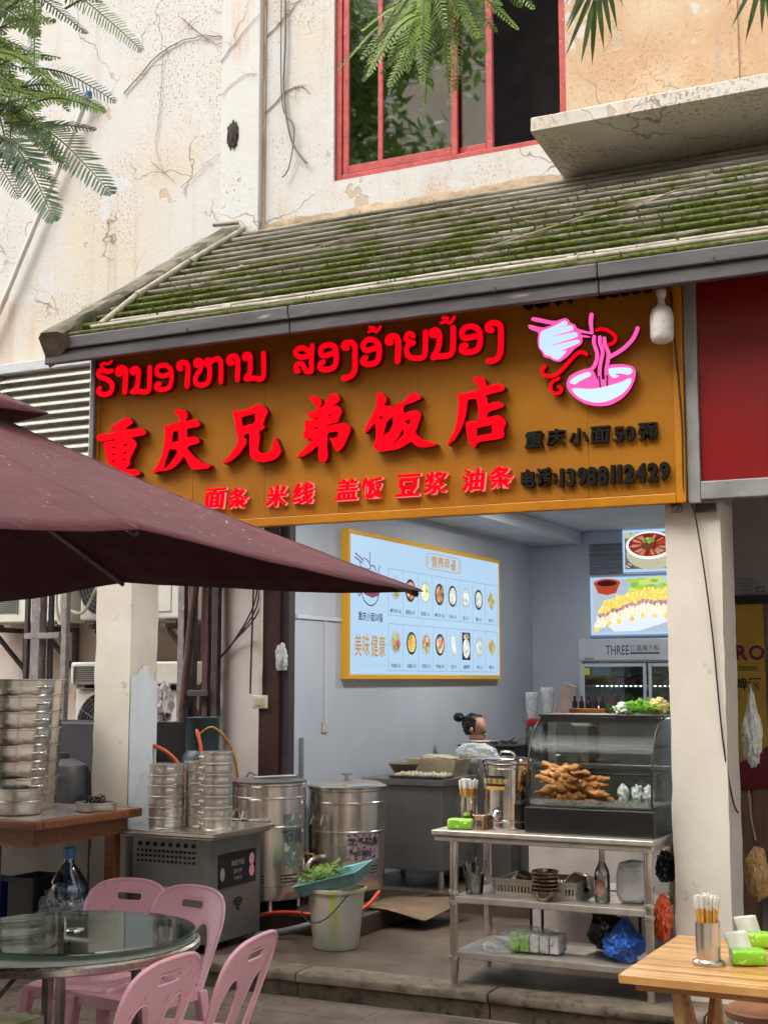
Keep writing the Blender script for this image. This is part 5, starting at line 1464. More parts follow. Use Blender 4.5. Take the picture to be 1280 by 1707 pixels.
# orange tubing on the floor and grey hose
m = MB(); m.tube(smooth_path([(-4.9, 7.66, .03), (-4.7, 7.66, .10), (-4.5, 7.68, .135), (-4.3, 7.7, .135), (-4.2, 7.75, .14), (-4.1, 8.0, .14), (-4.08, 8.2, .22)], 6), .013, 8)
tag(m.build('gas_hose', M_or, smooth=60), 'orange gas hose lying along the plinth behind the bucket', 'hose')
m = MB(); m.tube(smooth_path([(-4.75, 7.35, .02), (-4.6, 7.45, .02), (-4.4, 7.55, .05), (-4.15, 7.67, .12), (-4.02, 7.69, .16)], 6), .022, 10)
tag(m.build('drain_hose', pm('grey_hose', (104, 104, 104), rough=.5), smooth=60), 'thick grey drain hose running behind the white bucket', 'hose')
# bucket with tray of greens
bk = thing('bucket', 'white plastic bucket holding a teal tray of greens', 'bucket', (-4.0, 7.46, 0))
def bucket_mat():
    m, nt, p = nodes('bucket_white')
    v = posvec(nt, (1, 1, .25))
    f = noise_n(nt, v, 9, 3, .6)
    col = mixc(nt, step(nt, f, .3, .7), S((206, 206, 192)), S((186, 188, 172)))
    col = mixc(nt, step(nt, noise_n(nt, posvec(nt, (1, 1, .1)), 7.5, 2, .5), .60, .66), col, S((196, 200, 110)))
    col = mixc(nt, mul(nt, step(nt, noise_n(nt, posvec(nt), 5, 2, .5), .6, .68), .5), col, S((206, 150, 150)))
    nt.links.new(col, p.inputs['Base Color']); p.inputs['Roughness'].default_value = .4
    p.inputs['Subsurface Weight'].default_value = .1
    return m
m = MB(); m.lathe([(.13, .002), (.137, .012), (.17, .33), (.183, .335), (.185, .355), (.172, .358), (.166, .33), (.13, .02), (0, .018)], (-4.0, 7.46, 0), 40); m.build('shell', bucket_mat(), bk, smooth=35)
m = MB(); m.tube(smooth_path([(-4.165, 7.41, .33), (-4.14, 7.29, .22), (-4.05, 7.262, .17), (-3.95, 7.27, .21), (-3.86, 7.34, .33)], 6), .004, 6); m.build('bail', pm('bail_wire', (70, 66, 62), metal=.7), bk, smooth=50)
tr_ = thing('vegetable_tray', 'teal plastic tray tilted on top of the white bucket', 'tray', (-3.98, 7.44, .36))
TM = Matrix.Translation((-3.985, 7.43, .365)) @ Matrix.Rotation(R(-14), 4, 'Y') @ Matrix.Rotation(R(8), 4, 'X') @ Matrix.Rotation(R(6), 4, 'Z')
m = MB()
def trayring(z, sx, sy): return [(-sx, -sy, z), (sx, -sy, z), (sx, sy, z), (-sx, sy, z)]
rings = [trayring(.0, .17, .125), trayring(.075, .20, .15), trayring(.08, .212, .162), trayring(.072, .212, .162), trayring(.073, .203, .153), trayring(.008, .175, .13)]
for r_ in rings: m.v += r_
for i in range(5):
    for j in range(4): m.face((i*4+j, i*4+(j+1) % 4, (i+1)*4+(j+1) % 4, (i+1)*4+j))
m.face((3, 2, 1, 0)); m.face((20, 21, 22, 23))
m.xf(TM); m.build('tray', pm('teal_plastic', (116, 158, 160), (98, 140, 144), rough=.4), tr_, bevel=.006)
rnd = random.Random(4)
m = MB()
for k in range(260):
    p = Vector((rnd.uniform(-.19, .02), rnd.uniform(-.12, .13), rnd.uniform(.05, .12)))
    a = rnd.uniform(0, 6.28); L = rnd.uniform(.02, .05); d = Vector((math.cos(a), math.sin(a), rnd.uniform(-.3, .8)))*L; s = d.cross(Vector((0, 0, 1))).normalized()*L*.35
    m.add([p-s*.4, p+d*.5-s, p+d, p+d*.5+s, p+d*.5+Vector((0, 0, .006))], [(0,1,4),(1,2,4),(2,3,4),(3,0,4)])
m.xf(TM)
tag(m.build('salad_greens', leafmat('salad', (150, 172, 84), (98, 132, 52))), 'heap of pale green leaves in the teal tray', 'greens', kind='stuff')

# ================================================================ PINK CHAIRS AND ROUND TABLE
M_chair = pm('pink_plastic', (246, 190, 200), (238, 178, 190), rough=0.30, scale=4, bumpk=.06, bscale=120, spots=(206, 142, 150), spot_at=(.64, .74), sscale=22)
def back_pt(x, z):
    """bend the flat back (x across, z up from seat) into place"""
    lean = .03+.16*z/.45*1.0
    y = .17+lean-.55*x*x*(0.5+z)
    return (x, y, .41+z*.90)
def chair(label, loc, rz):
    t = thing('plastic_chair', label, 'chair', loc, rz, 'pink plastic chairs at the round table')
    out = []
    half = [(.165, -.01), (.178, .06), (.192, .14), (.203, .22), (.208, .29), (.203, .345), (.185, .39), (.15, .42), (.10, .437), (.04, .444)]
    out = half+[(-x, z) for x, z in half[::-1]]
    slot = rrect(0, .365, .135, .042, .018, 4)
    op = smooth_path([(.048, .0), (.034, .09), (.038, .18), (.060, .255), (.095, .288), (.128, .27), (.152, .20), (.152, .10), (.142, 0)], 3)
    opr = [(p.x, p.y) for p in op]
    opl = [(-x, z) for x, z in opr][::-1]
    pts_ = [(x*.017-.21, z*.017-.005) for x in range(26) for z in range(28)]
    pts_ = [p for p in pts_ if pip(p, out) and not any(pip(p, h) for h in (slot, opr, opl))]
    tv, tf, be = union2d([out], [slot, opr, opl], pts_)
    m = MB(); m.v = [back_pt(*p) for p in tv]
    for f_ in tf: m.face(f_)
    bk_ = m.build('backrest', M_chair, t, world=False, smooth=60, solid=.006)
    # thick rims round the outline and the openings
    def rim(poly, r, closed, nm):
        P = [Vector(back_pt(*p)) for p in poly]
        if closed: P.append(P[0])
        q = MB(); q.tube(P, r, 8, caps=not closed); q.build(nm, M_chair, bk_, world=False, smooth=60)
    rim(smooth_path(out, 3), .0085, False, 'edge_rim')
    rim(slot, .005, True, 'slot_rim'); rim(opr, .0055, False, 'opening_rim'); rim(opl, .0055, False, 'opening_rim')
    m = MB()
    def seat(u, v):
        x = (u-.5)*.40*(1-.06*(v)); y = -.19+.385*v
        z = .432-.018*(math.sin(math.pi*u)*math.sin(math.pi*v))
        if v < .12: z -= (.12-v)**2*1.6
        return (x, y, z)
    m.grid(seat, 14, 14); m.build('seat', M_chair, t, world=False, smooth=60, solid=.007)
    m = MB()
    ring = [(-.2, -.19), (.2, -.19), (.188, .195), (-.188, .195)]
    for i in range(4):
        a = ring[i]; b_ = ring[(i+1) % 4]
        m.bar((a[0], a[1], .408), (b_[0], b_[1], .408), .006, .05)
    m.build('seat_skirt', M_chair, t, world=False, bevel=.002)
    for sx in (-1, 1):
        for (y0, y1) in ((-.18, -.215), (.18, .235)):
            x0, x1 = sx*.185, sx*.215
            m = MB()
            for (z, w) in ((.42, .048), (.0, .030)):
                k = (.42-z)/.42; x = x0+(x1-x0)*k; y = y0+(y1-y0)*k
                m.v += [(x-w/2, y-w/2, z), (x+w/2, y-w/2, z), (x+w/2, y+w/2, z), (x-w/2, y+w/2, z)]
            m.add([], []); m.f = []; m.m = []
            for f_ in ((0,1,2,3),(7,6,5,4),(0,4,5,1),(1,5,6,2),(2,6,7,3),(3,7,4,0)): m.face(f_)
            m.build('leg', M_chair, t, world=False, bevel=.006)
    for sx in (-1, 1):     # side rails from seat up into the back
        q = MB(); q.tube([Vector((sx*.188, .17, .40)), Vector(back_pt(sx*.17, 0)), Vector(back_pt(sx*.186, .10)), Vector(back_pt(sx*.20, .2))], [.014, .014, .011, .009], 8); q.build('side_rail', M_chair, t, world=False, smooth=60)
    return t
GZ = -.1285
chair('pink plastic chair seen from behind, nearest to the mossy planter', (-3.05, 3.90, GZ), R(-90))
chair('pink plastic chair seen from behind, rightmost at the round table', (-3.0, 4.335, GZ), R(-84))
chair('pink plastic chair facing us, to the right behind the round table', (-3.56, 4.88, GZ), R(-8))
chair('pink plastic chair facing us, leftmost behind the round table', (-3.86, 4.93, GZ), R(6))
rt = thing('round_table', 'round steel edged table with a glass turntable and folding legs', 'table', (-3.48, 4.24, GZ))
m = MB(); m.lathe([(0, .585), (.535, .585), (.545, .592), (.545, .612), (.535, .62), (.0, .62)], (-3.48, 4.24, 0), 72); m.cur = 0
m.build('top', steel('table_steel', (196, 188, 178), .25, (3, 3, 60), .08), rt, smooth=30)
m = MB(); m.lathe([(0, .6205), (.525, .6205), (.527, .6215), (.525, .6222), (0, .6222)], (-3.48, 4.24, 0), 64); m.build('table_skin', pm('table_laminate', (176, 178, 164), (160, 164, 150), rough=.4, scale=3), rt, smooth=30)
m = MB(); m.lathe([(0, .6225), (.15, .6225), (.15, .632), (.13, .638), (0, .638)], (-3.42, 4.28, 0), 40); m.build('turntable_bearing', pm('amber_plastic', (150, 130, 86), rough=.4), rt, smooth=30)
for k in range(2):
    a = R(35+90*k); d = Vector((math.cos(a), math.sin(a), 0))
    for s in (-1, 1):
        p0 = Vector((-3.48, 4.24, .58))+d*s*.3; p1 = Vector((-3.48, 4.24, GZ+.002))+d*s*.33
        m = MB(); m.bar(p0, p1, .028, .028); m.build('leg', steel('leg_steel', (150, 140, 136), .35), rt)
    m = MB(); m.bar(Vector((-3.48, 4.24, .10))+d*-.32, Vector((-3.48, 4.24, .10))+d*.32, .02, .02); m.build('stretcher', MATS['leg_steel'], rt)
    m = MB(); m.bar(Vector((-3.48, 4.24, .56))+d*-.08, Vector((-3.48, 4.24, .30))+d*-.30, .018, .018); m.build('brace', MATS['leg_steel'], rt)
tt = thing('glass_turntable', 'round glass turntable lying on the steel edged table', 'turntable', (-3.42, 4.28, .64))
m = MB(); m.lathe([(0, .6395), (.452, .6395), (.456, .643), (.456, .648), (.452, .6515), (0, .6515)], (-3.42, 4.28, 0), 72); m.build('glass_disc', glass('table_glass', (196, 214, 206), .015, .0, 1.3, .30), tt, smooth=30)
m = MB(); m.lathe([(0, .652), (.035, .652), (.033, .657), (.0, .659)], (-3.42, 4.28, 0), 24); m.build('centre_cap', steel('bright_cap', (230, 230, 228), .1), tt, smooth=30)

# tree planter with mossy coping at the lower left corner
pn = thing('stone_planter', 'mossy stone planter at the lower left corner', 'planter', (-3.5, 2.2, -.13))
M_ps = pm('planter_stone', (132, 122, 106), (98, 92, 76), rough=.9, scale=6, bumpk=.5, bscale=28, spots=(84, 92, 44), spot_at=(.46, .58), sscale=8)
def rough_box(x0, x1, y0, y1, z0, z1, n=14):
    b = MB()
    def sid(p, q):
        b.grid(lambda u, v: (p[0]+(q[0]-p[0])*u+.006*noise.noise(Vector((u*9, v*7, p[0]*3))), p[1]+(q[1]-p[1])*u+.006*noise.noise(Vector((u*9, v*7, p[1]*3+5))), z0+(z1-z0)*v), n, 8)
    sid((x0, y0), (x1, y0)); sid((x1, y0), (x1, y1)); sid((x1, y1), (x0, y1)); sid((x0, y1), (x0, y0))
    b.grid(lambda u, v: (x0+(x1-x0)*u, y0+(y1-y0)*v, z1+.008*noise.noise(Vector((x0+u*8, y0+v*8, 1)))), n, n)
    return b
for (x0, x1, y0, y1) in ((-2.98, -2.79, .5, 3.36), (-4.2, -2.98, 3.18, 3.362), (-4.2, -4.02, .5, 3.18), (-4.02, -2.98, .5, .68)):
    rough_box(x0, x1, y0, y1, -.13, .60).build('coping', M_ps, pn, smooth=45)
m = MB(); m.bx(-4.02, -2.98, .68, 3.18, .3, .52); m.build('soil', pm('soil', (62, 50, 40), rough=1, bumpk=.6), pn)

# ================================================================ WORK TABLE IN THE SHOP FRONT
M_tab = steel('worktable_steel', (206, 196, 184), .32, (2, 30, 60), .2, .6)
wt = thing('work_table', 'three tier stainless work table in front of the right pillar', 'work table', (-2.45, 7.1, 0))
X0, X1, Y0, Y1 = -3.075, -1.865, 6.80, 7.42
m = MB()
prof = [(Y0+.012, .765), (Y0+.004, .748), (Y0+.01, .742), (Y0+.03, .742), (Y0+.022, .764)]
m.bx(X0, X1, Y0, Y1, .772, .800)
m.bx(X0+.012, X1-.012, Y0+.012, Y1-.012, .742, .7715)
m.build('top', M_tab, wt, bevel=.007, segs=3)
for z in (.42, .135):
    m = MB(); m.bx(X0+.10, X1-.05, Y0+.055, Y1-.05, z, z+.035); m.build('shelf', M_tab, wt, bevel=.004)
for x in (-2.975, -1.915):
    for y in (6.875, 7.35):
        m = MB(); m.lathe([(.017, .001), (.02, .01), (.02, .055), (.023, .06), (.023, .742)], (x, y, 0), 18); m.build('leg', M_ss, wt, smooth=40)
        for z in (.405, .12, .46):
            m = MB(); m.lathe([(.0235, z), (.030, z+.003), (.030, z+.022), (.0235, z+.025)], (x, y, 0), 18); m.tube([(x, y-.028, z+.012), (x, y-.04, z+.012)], .006, 8); m.build('collar', M_ss, wt, smooth=40)

# glass display case
dc = thing('display_case', 'curved glass warming case full of fried dough on the work table', 'display case', (-2.22, 7.12, .80))
CX0, CX1 = -2.575, -1.885
M_blkp = pm('black_case', (30, 27, 27), (24, 21, 21), rough=.35, scale=4)
m = MB(); m.bx(CX0, CX1, 6.885, 7.36, .8008, .935); m.build('base', M_blkp, dc, bevel=.006)
M_dg = glass('case_glass', (244, 248, 246), .01, .0, 1.22)
cp_ = [(6.905, .937), (6.908, 1.05), (6.925, 1.16), (6.96, 1.25), (7.02, 1.325), (7.10, 1.375), (7.20, 1.395)]
cp_ = [(p.x, p.y) for p in smooth_path(cp_, 4)]
m = MB(); n = len(cp_)
for x in (CX0+.015, CX1-.015): m.v += [(x, a, b_) for a, b_ in cp_]
for i in range(n-1): m.face((i, n+i, n+i+1, i+1))
m.build('front_glass', M_dg, dc, smooth=60)
for x in (CX0+.012, CX1-.012):
    q = MB(); poly = [(7.34, .937)]+[(7.34, 1.395)]+cp_[::-1]
    q.v = [(x, a, b_) for a, b_ in poly]; q.face(range(len(poly))); q.build('side_glass', M_dg, dc)
    q = MB(); q.tube([(x, a, b_) for a, b_ in cp_], .006, 6); q.build('edge_trim', M_blkp, dc, smooth=60)
m = MB(); m.bx(CX0, CX1, 7.12, 7.36, 1.397, 1.412); m.build('top_panel', M_blkp, dc, bevel=.003)
m = MB(); m.bx(CX0+.02, CX1-.02, 7.335, 7.345, .937, 1.395); m.build('rear_door', glass('rear_glass', (214, 222, 220), .03, .06), dc)
m = MB()
m.bx(CX0+.05, CX1-.05, 7.140, 7.150, 1.383, 1.389)
m.build('led_strip', emis('case_led', (255, 244, 226), 6), dc)
m = MB(); m.bx(CX0+.013, CX1-.013, 7.118, 7.132, 1.368, 1.3965); m.build('lamp_lip', M_blkp, dc)
for z, y0 in ((1.10, 7.02), (1.24, 7.10)):
    m = MB(); m.bx(CX0+.02, CX1-.02, y0, 7.33, z, z+.006); m.build('glass_shelf', M_dg, dc)
m = MB(); m.bx(CX0+.02, CX1-.02, 6.93, 7.33, .938, .948); m.build('tray', M_ss, dc)
m = MB(); m.bx(CX0+.02, CX1-.02, 6.915, 6.919, .948, .975); m.build('price_rail', film('clear_rail', (220, 226, 220), .6, .1), dc)
# fried dough sticks
M_dough = pm('fried_dough', (204, 138, 70), (152, 88, 38), rough=.45, scale=26, bumpk=.7, bscale=60, spots=(226, 176, 108), spot_at=(.56, .68), sscale=30)
def dough(seed, L):
    b = MB(); n = 16; k = 10
    for i in range(n+1):
        u = i/n; r = .019*math.sin(math.pi*min(max(u, .04), .96))**.35*(1+.22*math.sin(u*21+seed))
        for j in range(k):
            a = 2*math.pi*j/k
            rr = r*(1+.32*math.cos(2*(a-u*9))+.15*noise.noise(Vector((seed, u*8, a))))
            b.v.append(((u-.5)*L, rr*math.cos(a)*1.15+.012*math.sin(u*4+seed), rr*math.sin(a)))
    for i in range(n):
        for j in range(k): b.face((i*k+j, i*k+(j+1) % k, (i+1)*k+(j+1) % k, (i+1)*k+j))
    b.face(list(range(k))[::-1]); b.face([n*k+j for j in range(k)])
    return b
prot = [dough(s, L).build('fried_dough_stick', M_dough, smooth=60) for s, L in ((1, .24), (2, .21), (3, .26), (4, .19))]
rnd = random.Random(9)
used = [False]*4
for lay in range(7):
    for k in range(7 if lay < 4 else 6-(lay-3)):
        i = rnd.randrange(4)
        if not used[i]: o = prot[i]; used[i] = True
        else: o = prot[i].copy(); COL.objects.link(o)
        o.location = (-2.405+rnd.uniform(-.025, .14)*(1-.09*lay)-(.0), 6.955+.047*k+rnd.uniform(-.01, .01)+.008*lay, .968+.026*lay+rnd.uniform(-.004, .004))
        o.rotation_euler = (rnd.uniform(0, 6), rnd.uniform(-.15, .15)+(.35 if rnd.random() < .25 else 0), rnd.uniform(-.45, .45))
        if o.location.z > 1.09: o.location.x = max(-2.43, o.location.x-.05)
        tag(o, 'golden twisted stick of fried dough heaped in the glass case', 'fried dough', 'fried dough sticks in the glass case')
for i in range(4):
    if not used[i]: prot[i].location = (-2.3, 7.1, .966); tag(prot[i], 'golden twisted stick of fried dough heaped in the glass case', 'fried dough', 'fried dough sticks in the glass case')
# white lumps added for pale reflection-like marks on the right inside
for k, (x, y, z) in enumerate(((-2.12, 7.16, .9495), (-2.05, 7.18, .9495), (-1.985, 7.17, .9495))):
    m = crumple((x, y, z+.045), (.03, .03, .052), 40+k, sub=4, amp=.3)
    tag(m.build('white_lump', film('lump_film', (226, 224, 218), .15, .2), smooth=40), ['left of the three white lumps in the glass case', 'middle one of the three white lumps in the glass case', 'right of the three white lumps in the glass case'][k], 'lump', 'white lumps in the glass case')
# greens and bag on top of the case
rnd = random.Random(14)
m = MB()
for k in range(90):
    p = Vector((-2.02+rnd.gauss(0, .05), 7.24+rnd.uniform(-.07, .07), 1.414+rnd.uniform(0, .05)))
    a = rnd.uniform(0, 6.28); L = rnd.uniform(.03, .06); d = Vector((math.cos(a), math.sin(a), rnd.uniform(.1, .9)))*L; s = d.cross(Vector((0, 0, 1))).normalized()*L*.5
    m.add([p-s*.3, p+d*.6-s, p+d*1.1, p+d*.6+s, p+d*.6+Vector((0, 0, .01))], [(0,1,4),(1,2,4),(2,3,4),(3,0,4)])
tag(m.build('lettuce', leafmat('lettuce', (150, 200, 70), (90, 150, 44))), 'fresh green lettuce heaped on top of the glass case', 'lettuce', kind='stuff')
m = crumple((-2.12, 7.24, 1.443), (.06, .06, .038), 51, sub=4, amp=.3); tag(m.build('vegetable_bag', film('pale_green_film', (206, 220, 190), .3, .25), smooth=40), 'pale plastic bag of vegetables left of the lettuce on the case', 'bag')
m = crumple((-1.945, 7.25, 1.455), (.055, .07, .05), 52, sub=4, amp=.3); tag(m.build('noodle_bag', film('yellow_film', (226, 206, 140), .2, .25), smooth=40), 'plastic bag of yellow noodles at the right end of the case top', 'bag')

# insulated barrel
ib = thing('insulated_barrel', 'shiny steel insulated barrel with black label left of the glass case', 'barrel', (-2.735, 7.06, .80))
bx0, by0 = -2.735, 7.06
M_mir = steel('mirror_steel', (206, 200, 192), .10, (40, 40, 2), .15)
m = MB(); m.lathe([(.128, .801), (.132, .806), (.132, .84), (.135, .843), (.135, .85), (.132, .853), (.132, 1.12), (.136, 1.125), (.136, 1.14), (.13, 1.145)], (bx0, by0, 0), 48); m.build('body', M_mir, ib, smooth=30)
m = MB(); m.lathe([(.139, 1.146), (.142, 1.15), (.142, 1.165), (.135, 1.172), (.06, 1.182), (0, 1.184)], (bx0, by0, 0), 48); ld = m.build('lid', M_mir, ib, smooth=30)
m = MB(); m.tube(smooth_path([(bx0-.05, by0, 1.18), (bx0-.03, by0, 1.205), (bx0+.03, by0, 1.205), (bx0+.05, by0, 1.18)], 4), .007, 8); m.build('grip', M_mir, ld, smooth=40)
for a in (185, 5):
    d = Vector((math.cos(R(a)), math.sin(R(a)), 0)); c = Vector((bx0, by0, 1.10))+d*.135
    m = MB(); m.boxm(Matrix.Translation(c+d*.006) @ Matrix.Rotation(R(a), 4, 'Z'), .01, .03, .07); m.tube([c+d*.012-Vector((0,0,.03)), c+d*.03, c+d*.012+Vector((0,0,.045))], .004, 6); m.build('clamp', M_mir, ib, smooth=40)
lb = wrap(ib, bx0, by0, .132, -128, -75, 1.03, 1.085, pm('label_black', (30, 26, 22), rough=.4), 'label')
wrap(ib, bx0, by0, .132, -128, -75, 1.012, 1.0295, pm('label_yellow', (206, 160, 60), rough=.4), 'label')
curved_text(ib, '豆浆保温桶', .03, bx0, by0, .132, -101, 1.057, pm('label_gold', (206, 176, 110), rough=.4), .015, 'print')
m = MB(); m.tube([(bx0-.01, by0-.128, .90), (bx0-.01, by0-.15, .90)], .02, 14); m.tube([(bx0-.01, by0-.15, .90), (bx0-.012, by0-.165, .87)], .012, 10); m.build('tap', M_mir, ib, smooth=40)

# cups of wrapped chopsticks
M_stick = pm('bamboo_stick', (214, 160, 70), (196, 140, 56), rough=.5)
M_sw = film('stick_sleeve', (232, 228, 220), .25, .2)
def stick_mesh(seed, L):
    b = MB(); b.cur = 0
    b.tube([(0, 0, 0), (0, 0, L*.9)], .0056, 6); b.cur = 1
    b.tube([(0, 0, L*.80), (.001, 0, L*.92), (.002, .001, L)], [.0068, .008, .006], 6)
    return b
def stick_cup(x, y, z, r, h, nst, label, slab_, base=False, mat=None):
    t = thing('chopstick_holder', label, 'holder', (x, y, z))
    m = MB()
    pr = [(r*.98, .001), (r, .004), (r, h-.004), (r+.003, h-.002), (r+.003, h), (r-.003, h), (r-.003, .006), (0, .005)]
    if base: pr = [(r*1.32, .001), (r*1.34, .005), (r*1.3, .012), (r, .018)]+pr[2:]
    m.lathe(pr, (x, y, z), 32); m.build('cup', mat or M_mir, t, smooth=35)
    rnd = random.Random(int(x*100))
    ps = None
    for k in range(nst):
        a = rnd.uniform(0, 6.28); q = r*.8*math.sqrt(rnd.random())
        L = h+rnd.uniform(.06, .085)
        if ps is None: o = stick_mesh(1, h+.075).build('wrapped_chopsticks', [M_stick, M_sw], smooth=60); ps = o
        else: o = ps.copy(); COL.objects.link(o)
        o.location = (x+q*.55*math.cos(a), y+q*.55*math.sin(a), z+.008+rnd.uniform(0, .012))
        tl = q/r*.16
        o.rotation_euler = (-math.sin(a)*tl+rnd.uniform(-.04, .04), math.cos(a)*tl+rnd.uniform(-.04, .04), rnd.uniform(0, 6))
        tag(o, slab_, 'chopsticks', slab_)
stick_cup(-2.955, 7.03, .8005, .05, .165, 40, 'steel cup of wrapped chopsticks beside the insulated barrel', 'paper sleeved chopsticks in the steel cup on the work table')
# tissue packs
M_tg = pm('tissue_green', (150, 208, 50), (126, 190, 40), rough=.3, scale=9, spots=(206, 230, 150), spot_at=(.62, .66), sscale=40)
M_tw = pm('tissue_white', (232, 230, 222), rough=.6)
def tissue(x, y, z, rz, label, w=.115, d=.085, h=.055, pull=True):
    t = thing('tissue_pack', label, 'tissue pack', (x, y, z), rz)
    m = MB()
    def f(u, v):
        a = 2*math.pi*v+.39
        sx = abs(math.cos(a))**.3*math.copysign(1, math.cos(a)); sz = abs(math.sin(a))**.3*math.copysign(1, math.sin(a))
        pin = 1-.10*abs(2*u-1)**8
        return ((u-.5)*w, sx*d/2*pin*(1+.05*noise.noise(Vector((u*6, v*8, x)))), h/2+sz*h/2*pin*(1+.07*noise.noise(Vector((u*7, v*6, y)))))
    m.grid(f, 16, 24); m.face([i for i in range(25)][::-1][:24]); m.face([16*25+i for i in range(24)])
    m.build('pack', M_tg, t, world=False, smooth=60)
    for sg_ in (-1, 1):
        m = MB(); m.grid(lambda u, v: (sg_*(w/2+.001), (u-.5)*d*.7, h*.1+v*h*.8), 2, 2); m.build('end_panel', M_tw, t, world=False)
    if pull:
        m = MB(); m.grid(lambda u, v: ((u-.5)*.08-.02-.02*v, .004+.018*v*math.sin(u*3)+.004*math.sin(u*9), h*.93+.055*v-.006*abs(2*u-1)*(1-v)+.008*u*v), 8, 6); m.build('tissue', M_tw, t, world=False, smooth=60, solid=.0015)
tissue(-2.945, 6.905, .8005, R(8), 'green tissue pack in front of the chopstick cup on the work table', w=.13, pull=False)
t = thing('paper_box', 'small brown paper box between the tissue pack and the barrel', 'box', (-2.835, 6.925, .80))
m = MB(); m.add([(-2.858, 6.90, .801), (-2.812, 6.90, .801), (-2.812, 6.95, .801), (-2.858, 6.95, .801), (-2.862, 6.896, .875), (-2.808, 6.896, .875), (-2.808, 6.954, .875), (-2.862, 6.954, .875)], [(0,3,2,1),(4,5,6,7),(0,1,5,4),(1,2,6,5),(2,3,7,6),(3,0,4,7)]); m.build('box', pm('brown_card', (176, 138, 108), rough=.7), t, bevel=.003)
m = MB(); m.bx(-2.851, -2.82, 6.8945, 6.8965, .82, .85); m.build('print', pm('card_print', (90, 60, 50)), t)

# ---- middle shelf
SZ = .4555
mc = thing('measuring_cup', 'clear plastic jug full of spoons on the middle shelf', 'jug', (-2.90, 6.98, SZ))
m = MB(); m.lathe([(0, .002), (.045, .002), (.058, .10), (.062, .105), (.056, .10), (.043, .006)], (-2.90, 6.98, SZ), 28); m.build('jug', glass('clear_plastic', (230, 234, 232), .05, .10), mc, smooth=40)
for k in range(7):
    a = k*.9; m = MB(); p = Vector((-2.90+.02*math.cos(a), 6.98+.02*math.sin(a), SZ+.01)); q = Vector((-2.90+.06*math.cos(a), 6.98+.06*math.sin(a), SZ+.13+.01*(k % 3)))
    m.tube([p, q, q+(q-p)*.22], [.003, .003, .008], 6)
    tag(m.build('spoon', M_ss, smooth=50), 'steel spoon standing in the clear plastic jug', 'spoon', 'spoons in the plastic jug')
m = MB(); m.lathe([(0, .002), (.055, .002), (.065, .06), (.068, .064), (.062, .06), (.052, .006)], (-2.79, 7.12, SZ), 24, sx=1.15); tag(m.build('food_tub', film('frosted_plastic', (222, 224, 222), .45, .25), smooth=40), 'frosted plastic tub beside the jug of spoons', 'tub')
bs = thing('plastic_basket', 'white slotted plastic basket under the steel bowls', 'basket', (-2.58, 7.12, SZ))
M_bs = pm('ivory_basket', (206, 196, 178), (190, 178, 160), rough=.5)
m = MB(); X0b, X1b, Y0b, Y1b = -2.78, -2.33, 6.98, 7.30
m.bx(X0b, X1b, Y0b, Y1b, SZ, SZ+.006)
for (a, b_, c, d) in ((X0b, X1b, Y0b, Y0b+.006), (X0b, X1b, Y1b-.006, Y1b), (X0b, X0b+.006, Y0b+.0065, Y1b-.0065), (X1b-.006, X1b, Y0b+.0065, Y1b-.0065)):
    m.bx(a, b_, c, d, SZ+.055, SZ+.085); m.bx(a, b_, c, d, SZ+.0065, SZ+.02)
    L = max(b_-a, d-c); n = int(L/.018)
    for k in range(n):
        u = (k+.25)/n; w = .009
        if b_-a > d-c: m.bx(a+u*(b_-a), a+u*(b_-a)+w, c+.001, d-.001, SZ+.02, SZ+.055)
        else: m.bx(a+.001, b_-.001, c+u*(d-c), c+u*(d-c)+w, SZ+.02, SZ+.055)
m.build('basket', M_bs, bs)
m = MB(); m.bx(X0b-.006, X1b+.006, Y0b-.008, Y0b-.0005, SZ+.076, SZ+.09); m.build('rim', M_bs, bs, bevel=.002)
M_bowl = steel('bowl_steel', (176, 160, 140), .22, (20, 20, 20), .45)
def bowl_mb(r, h):
    b = MB(); fl_ = lambda rr, z, a: rr*(1+.025*math.cos(14*a)*min(1, z/h+.2))
    b.lathe([(0, .003), (r*.5, .002), (r*.55, .0), (r*.62, .008), (r*.85, h*.5), (r*.98, h*.9), (r*1.03, h), (r*.97, h-.002), (r*.82, h*.5), (r*.55, .012), (0, .008)], (0, 0, 0), 56, fn=fl_)
    return b
pb = bowl_mb(.068, .055).build('steel_bowl', M_bowl, smooth=40)
firstb = True
def bowl(x, y, z, rx, rz_, lab):
    global firstb
    if firstb: o = pb; firstb = False
    else: o = pb.copy(); COL.objects.link(o)
    o.location = (x, y, z); o.rotation_euler = (rx, 0, rz_)
    tag(o, lab, 'bowl', 'steel bowls on the middle shelf')
for k in range(6): bowl(-2.475+.002*math.sin(k*3), 6.91, SZ+.001+.0195*k, R(2*math.sin(k)), k*.7, (ORD[5-k]+' from the top' if k < 5 else 'topmost')+' bowl in the upright stack in front of the basket')
for k in range(4): bowl(-2.68+.012*k, 7.10-.012*k, SZ+.05+.018*k, R(165-4*k), 1+k, ORD[3-k]+' of the tilted steel bowls heaped at the left of the basket')
for k in range(4): bowl(-2.40+.014*k, 7.15, SZ+.06+.018*k, R(148+5*k), 2+k, ORD[3-k]+' of the tilted steel bowls heaped at the right of the basket')
for k in range(3): bowl(-2.55, 7.16, SZ+.055+.02*k, R(178), 3+k, ORD[2-k]+' of the upturned steel bowls at the back of the basket')
gb = thing('glass_bottle', 'clear glass sauce bottle with paper label on the middle shelf', 'bottle', (-2.195, 7.0, SZ))
m = MB(); m.lathe([(0, .002), (.036, .002), (.04, .01), (.04, .14), (.034, .165), (.018, .20), (.014, .22), (.014, .262)], (-2.195, 7.0, SZ), 28); m.build('body', glass('bottle_glass', (206, 206, 196), .02, .16), gb, smooth=35)
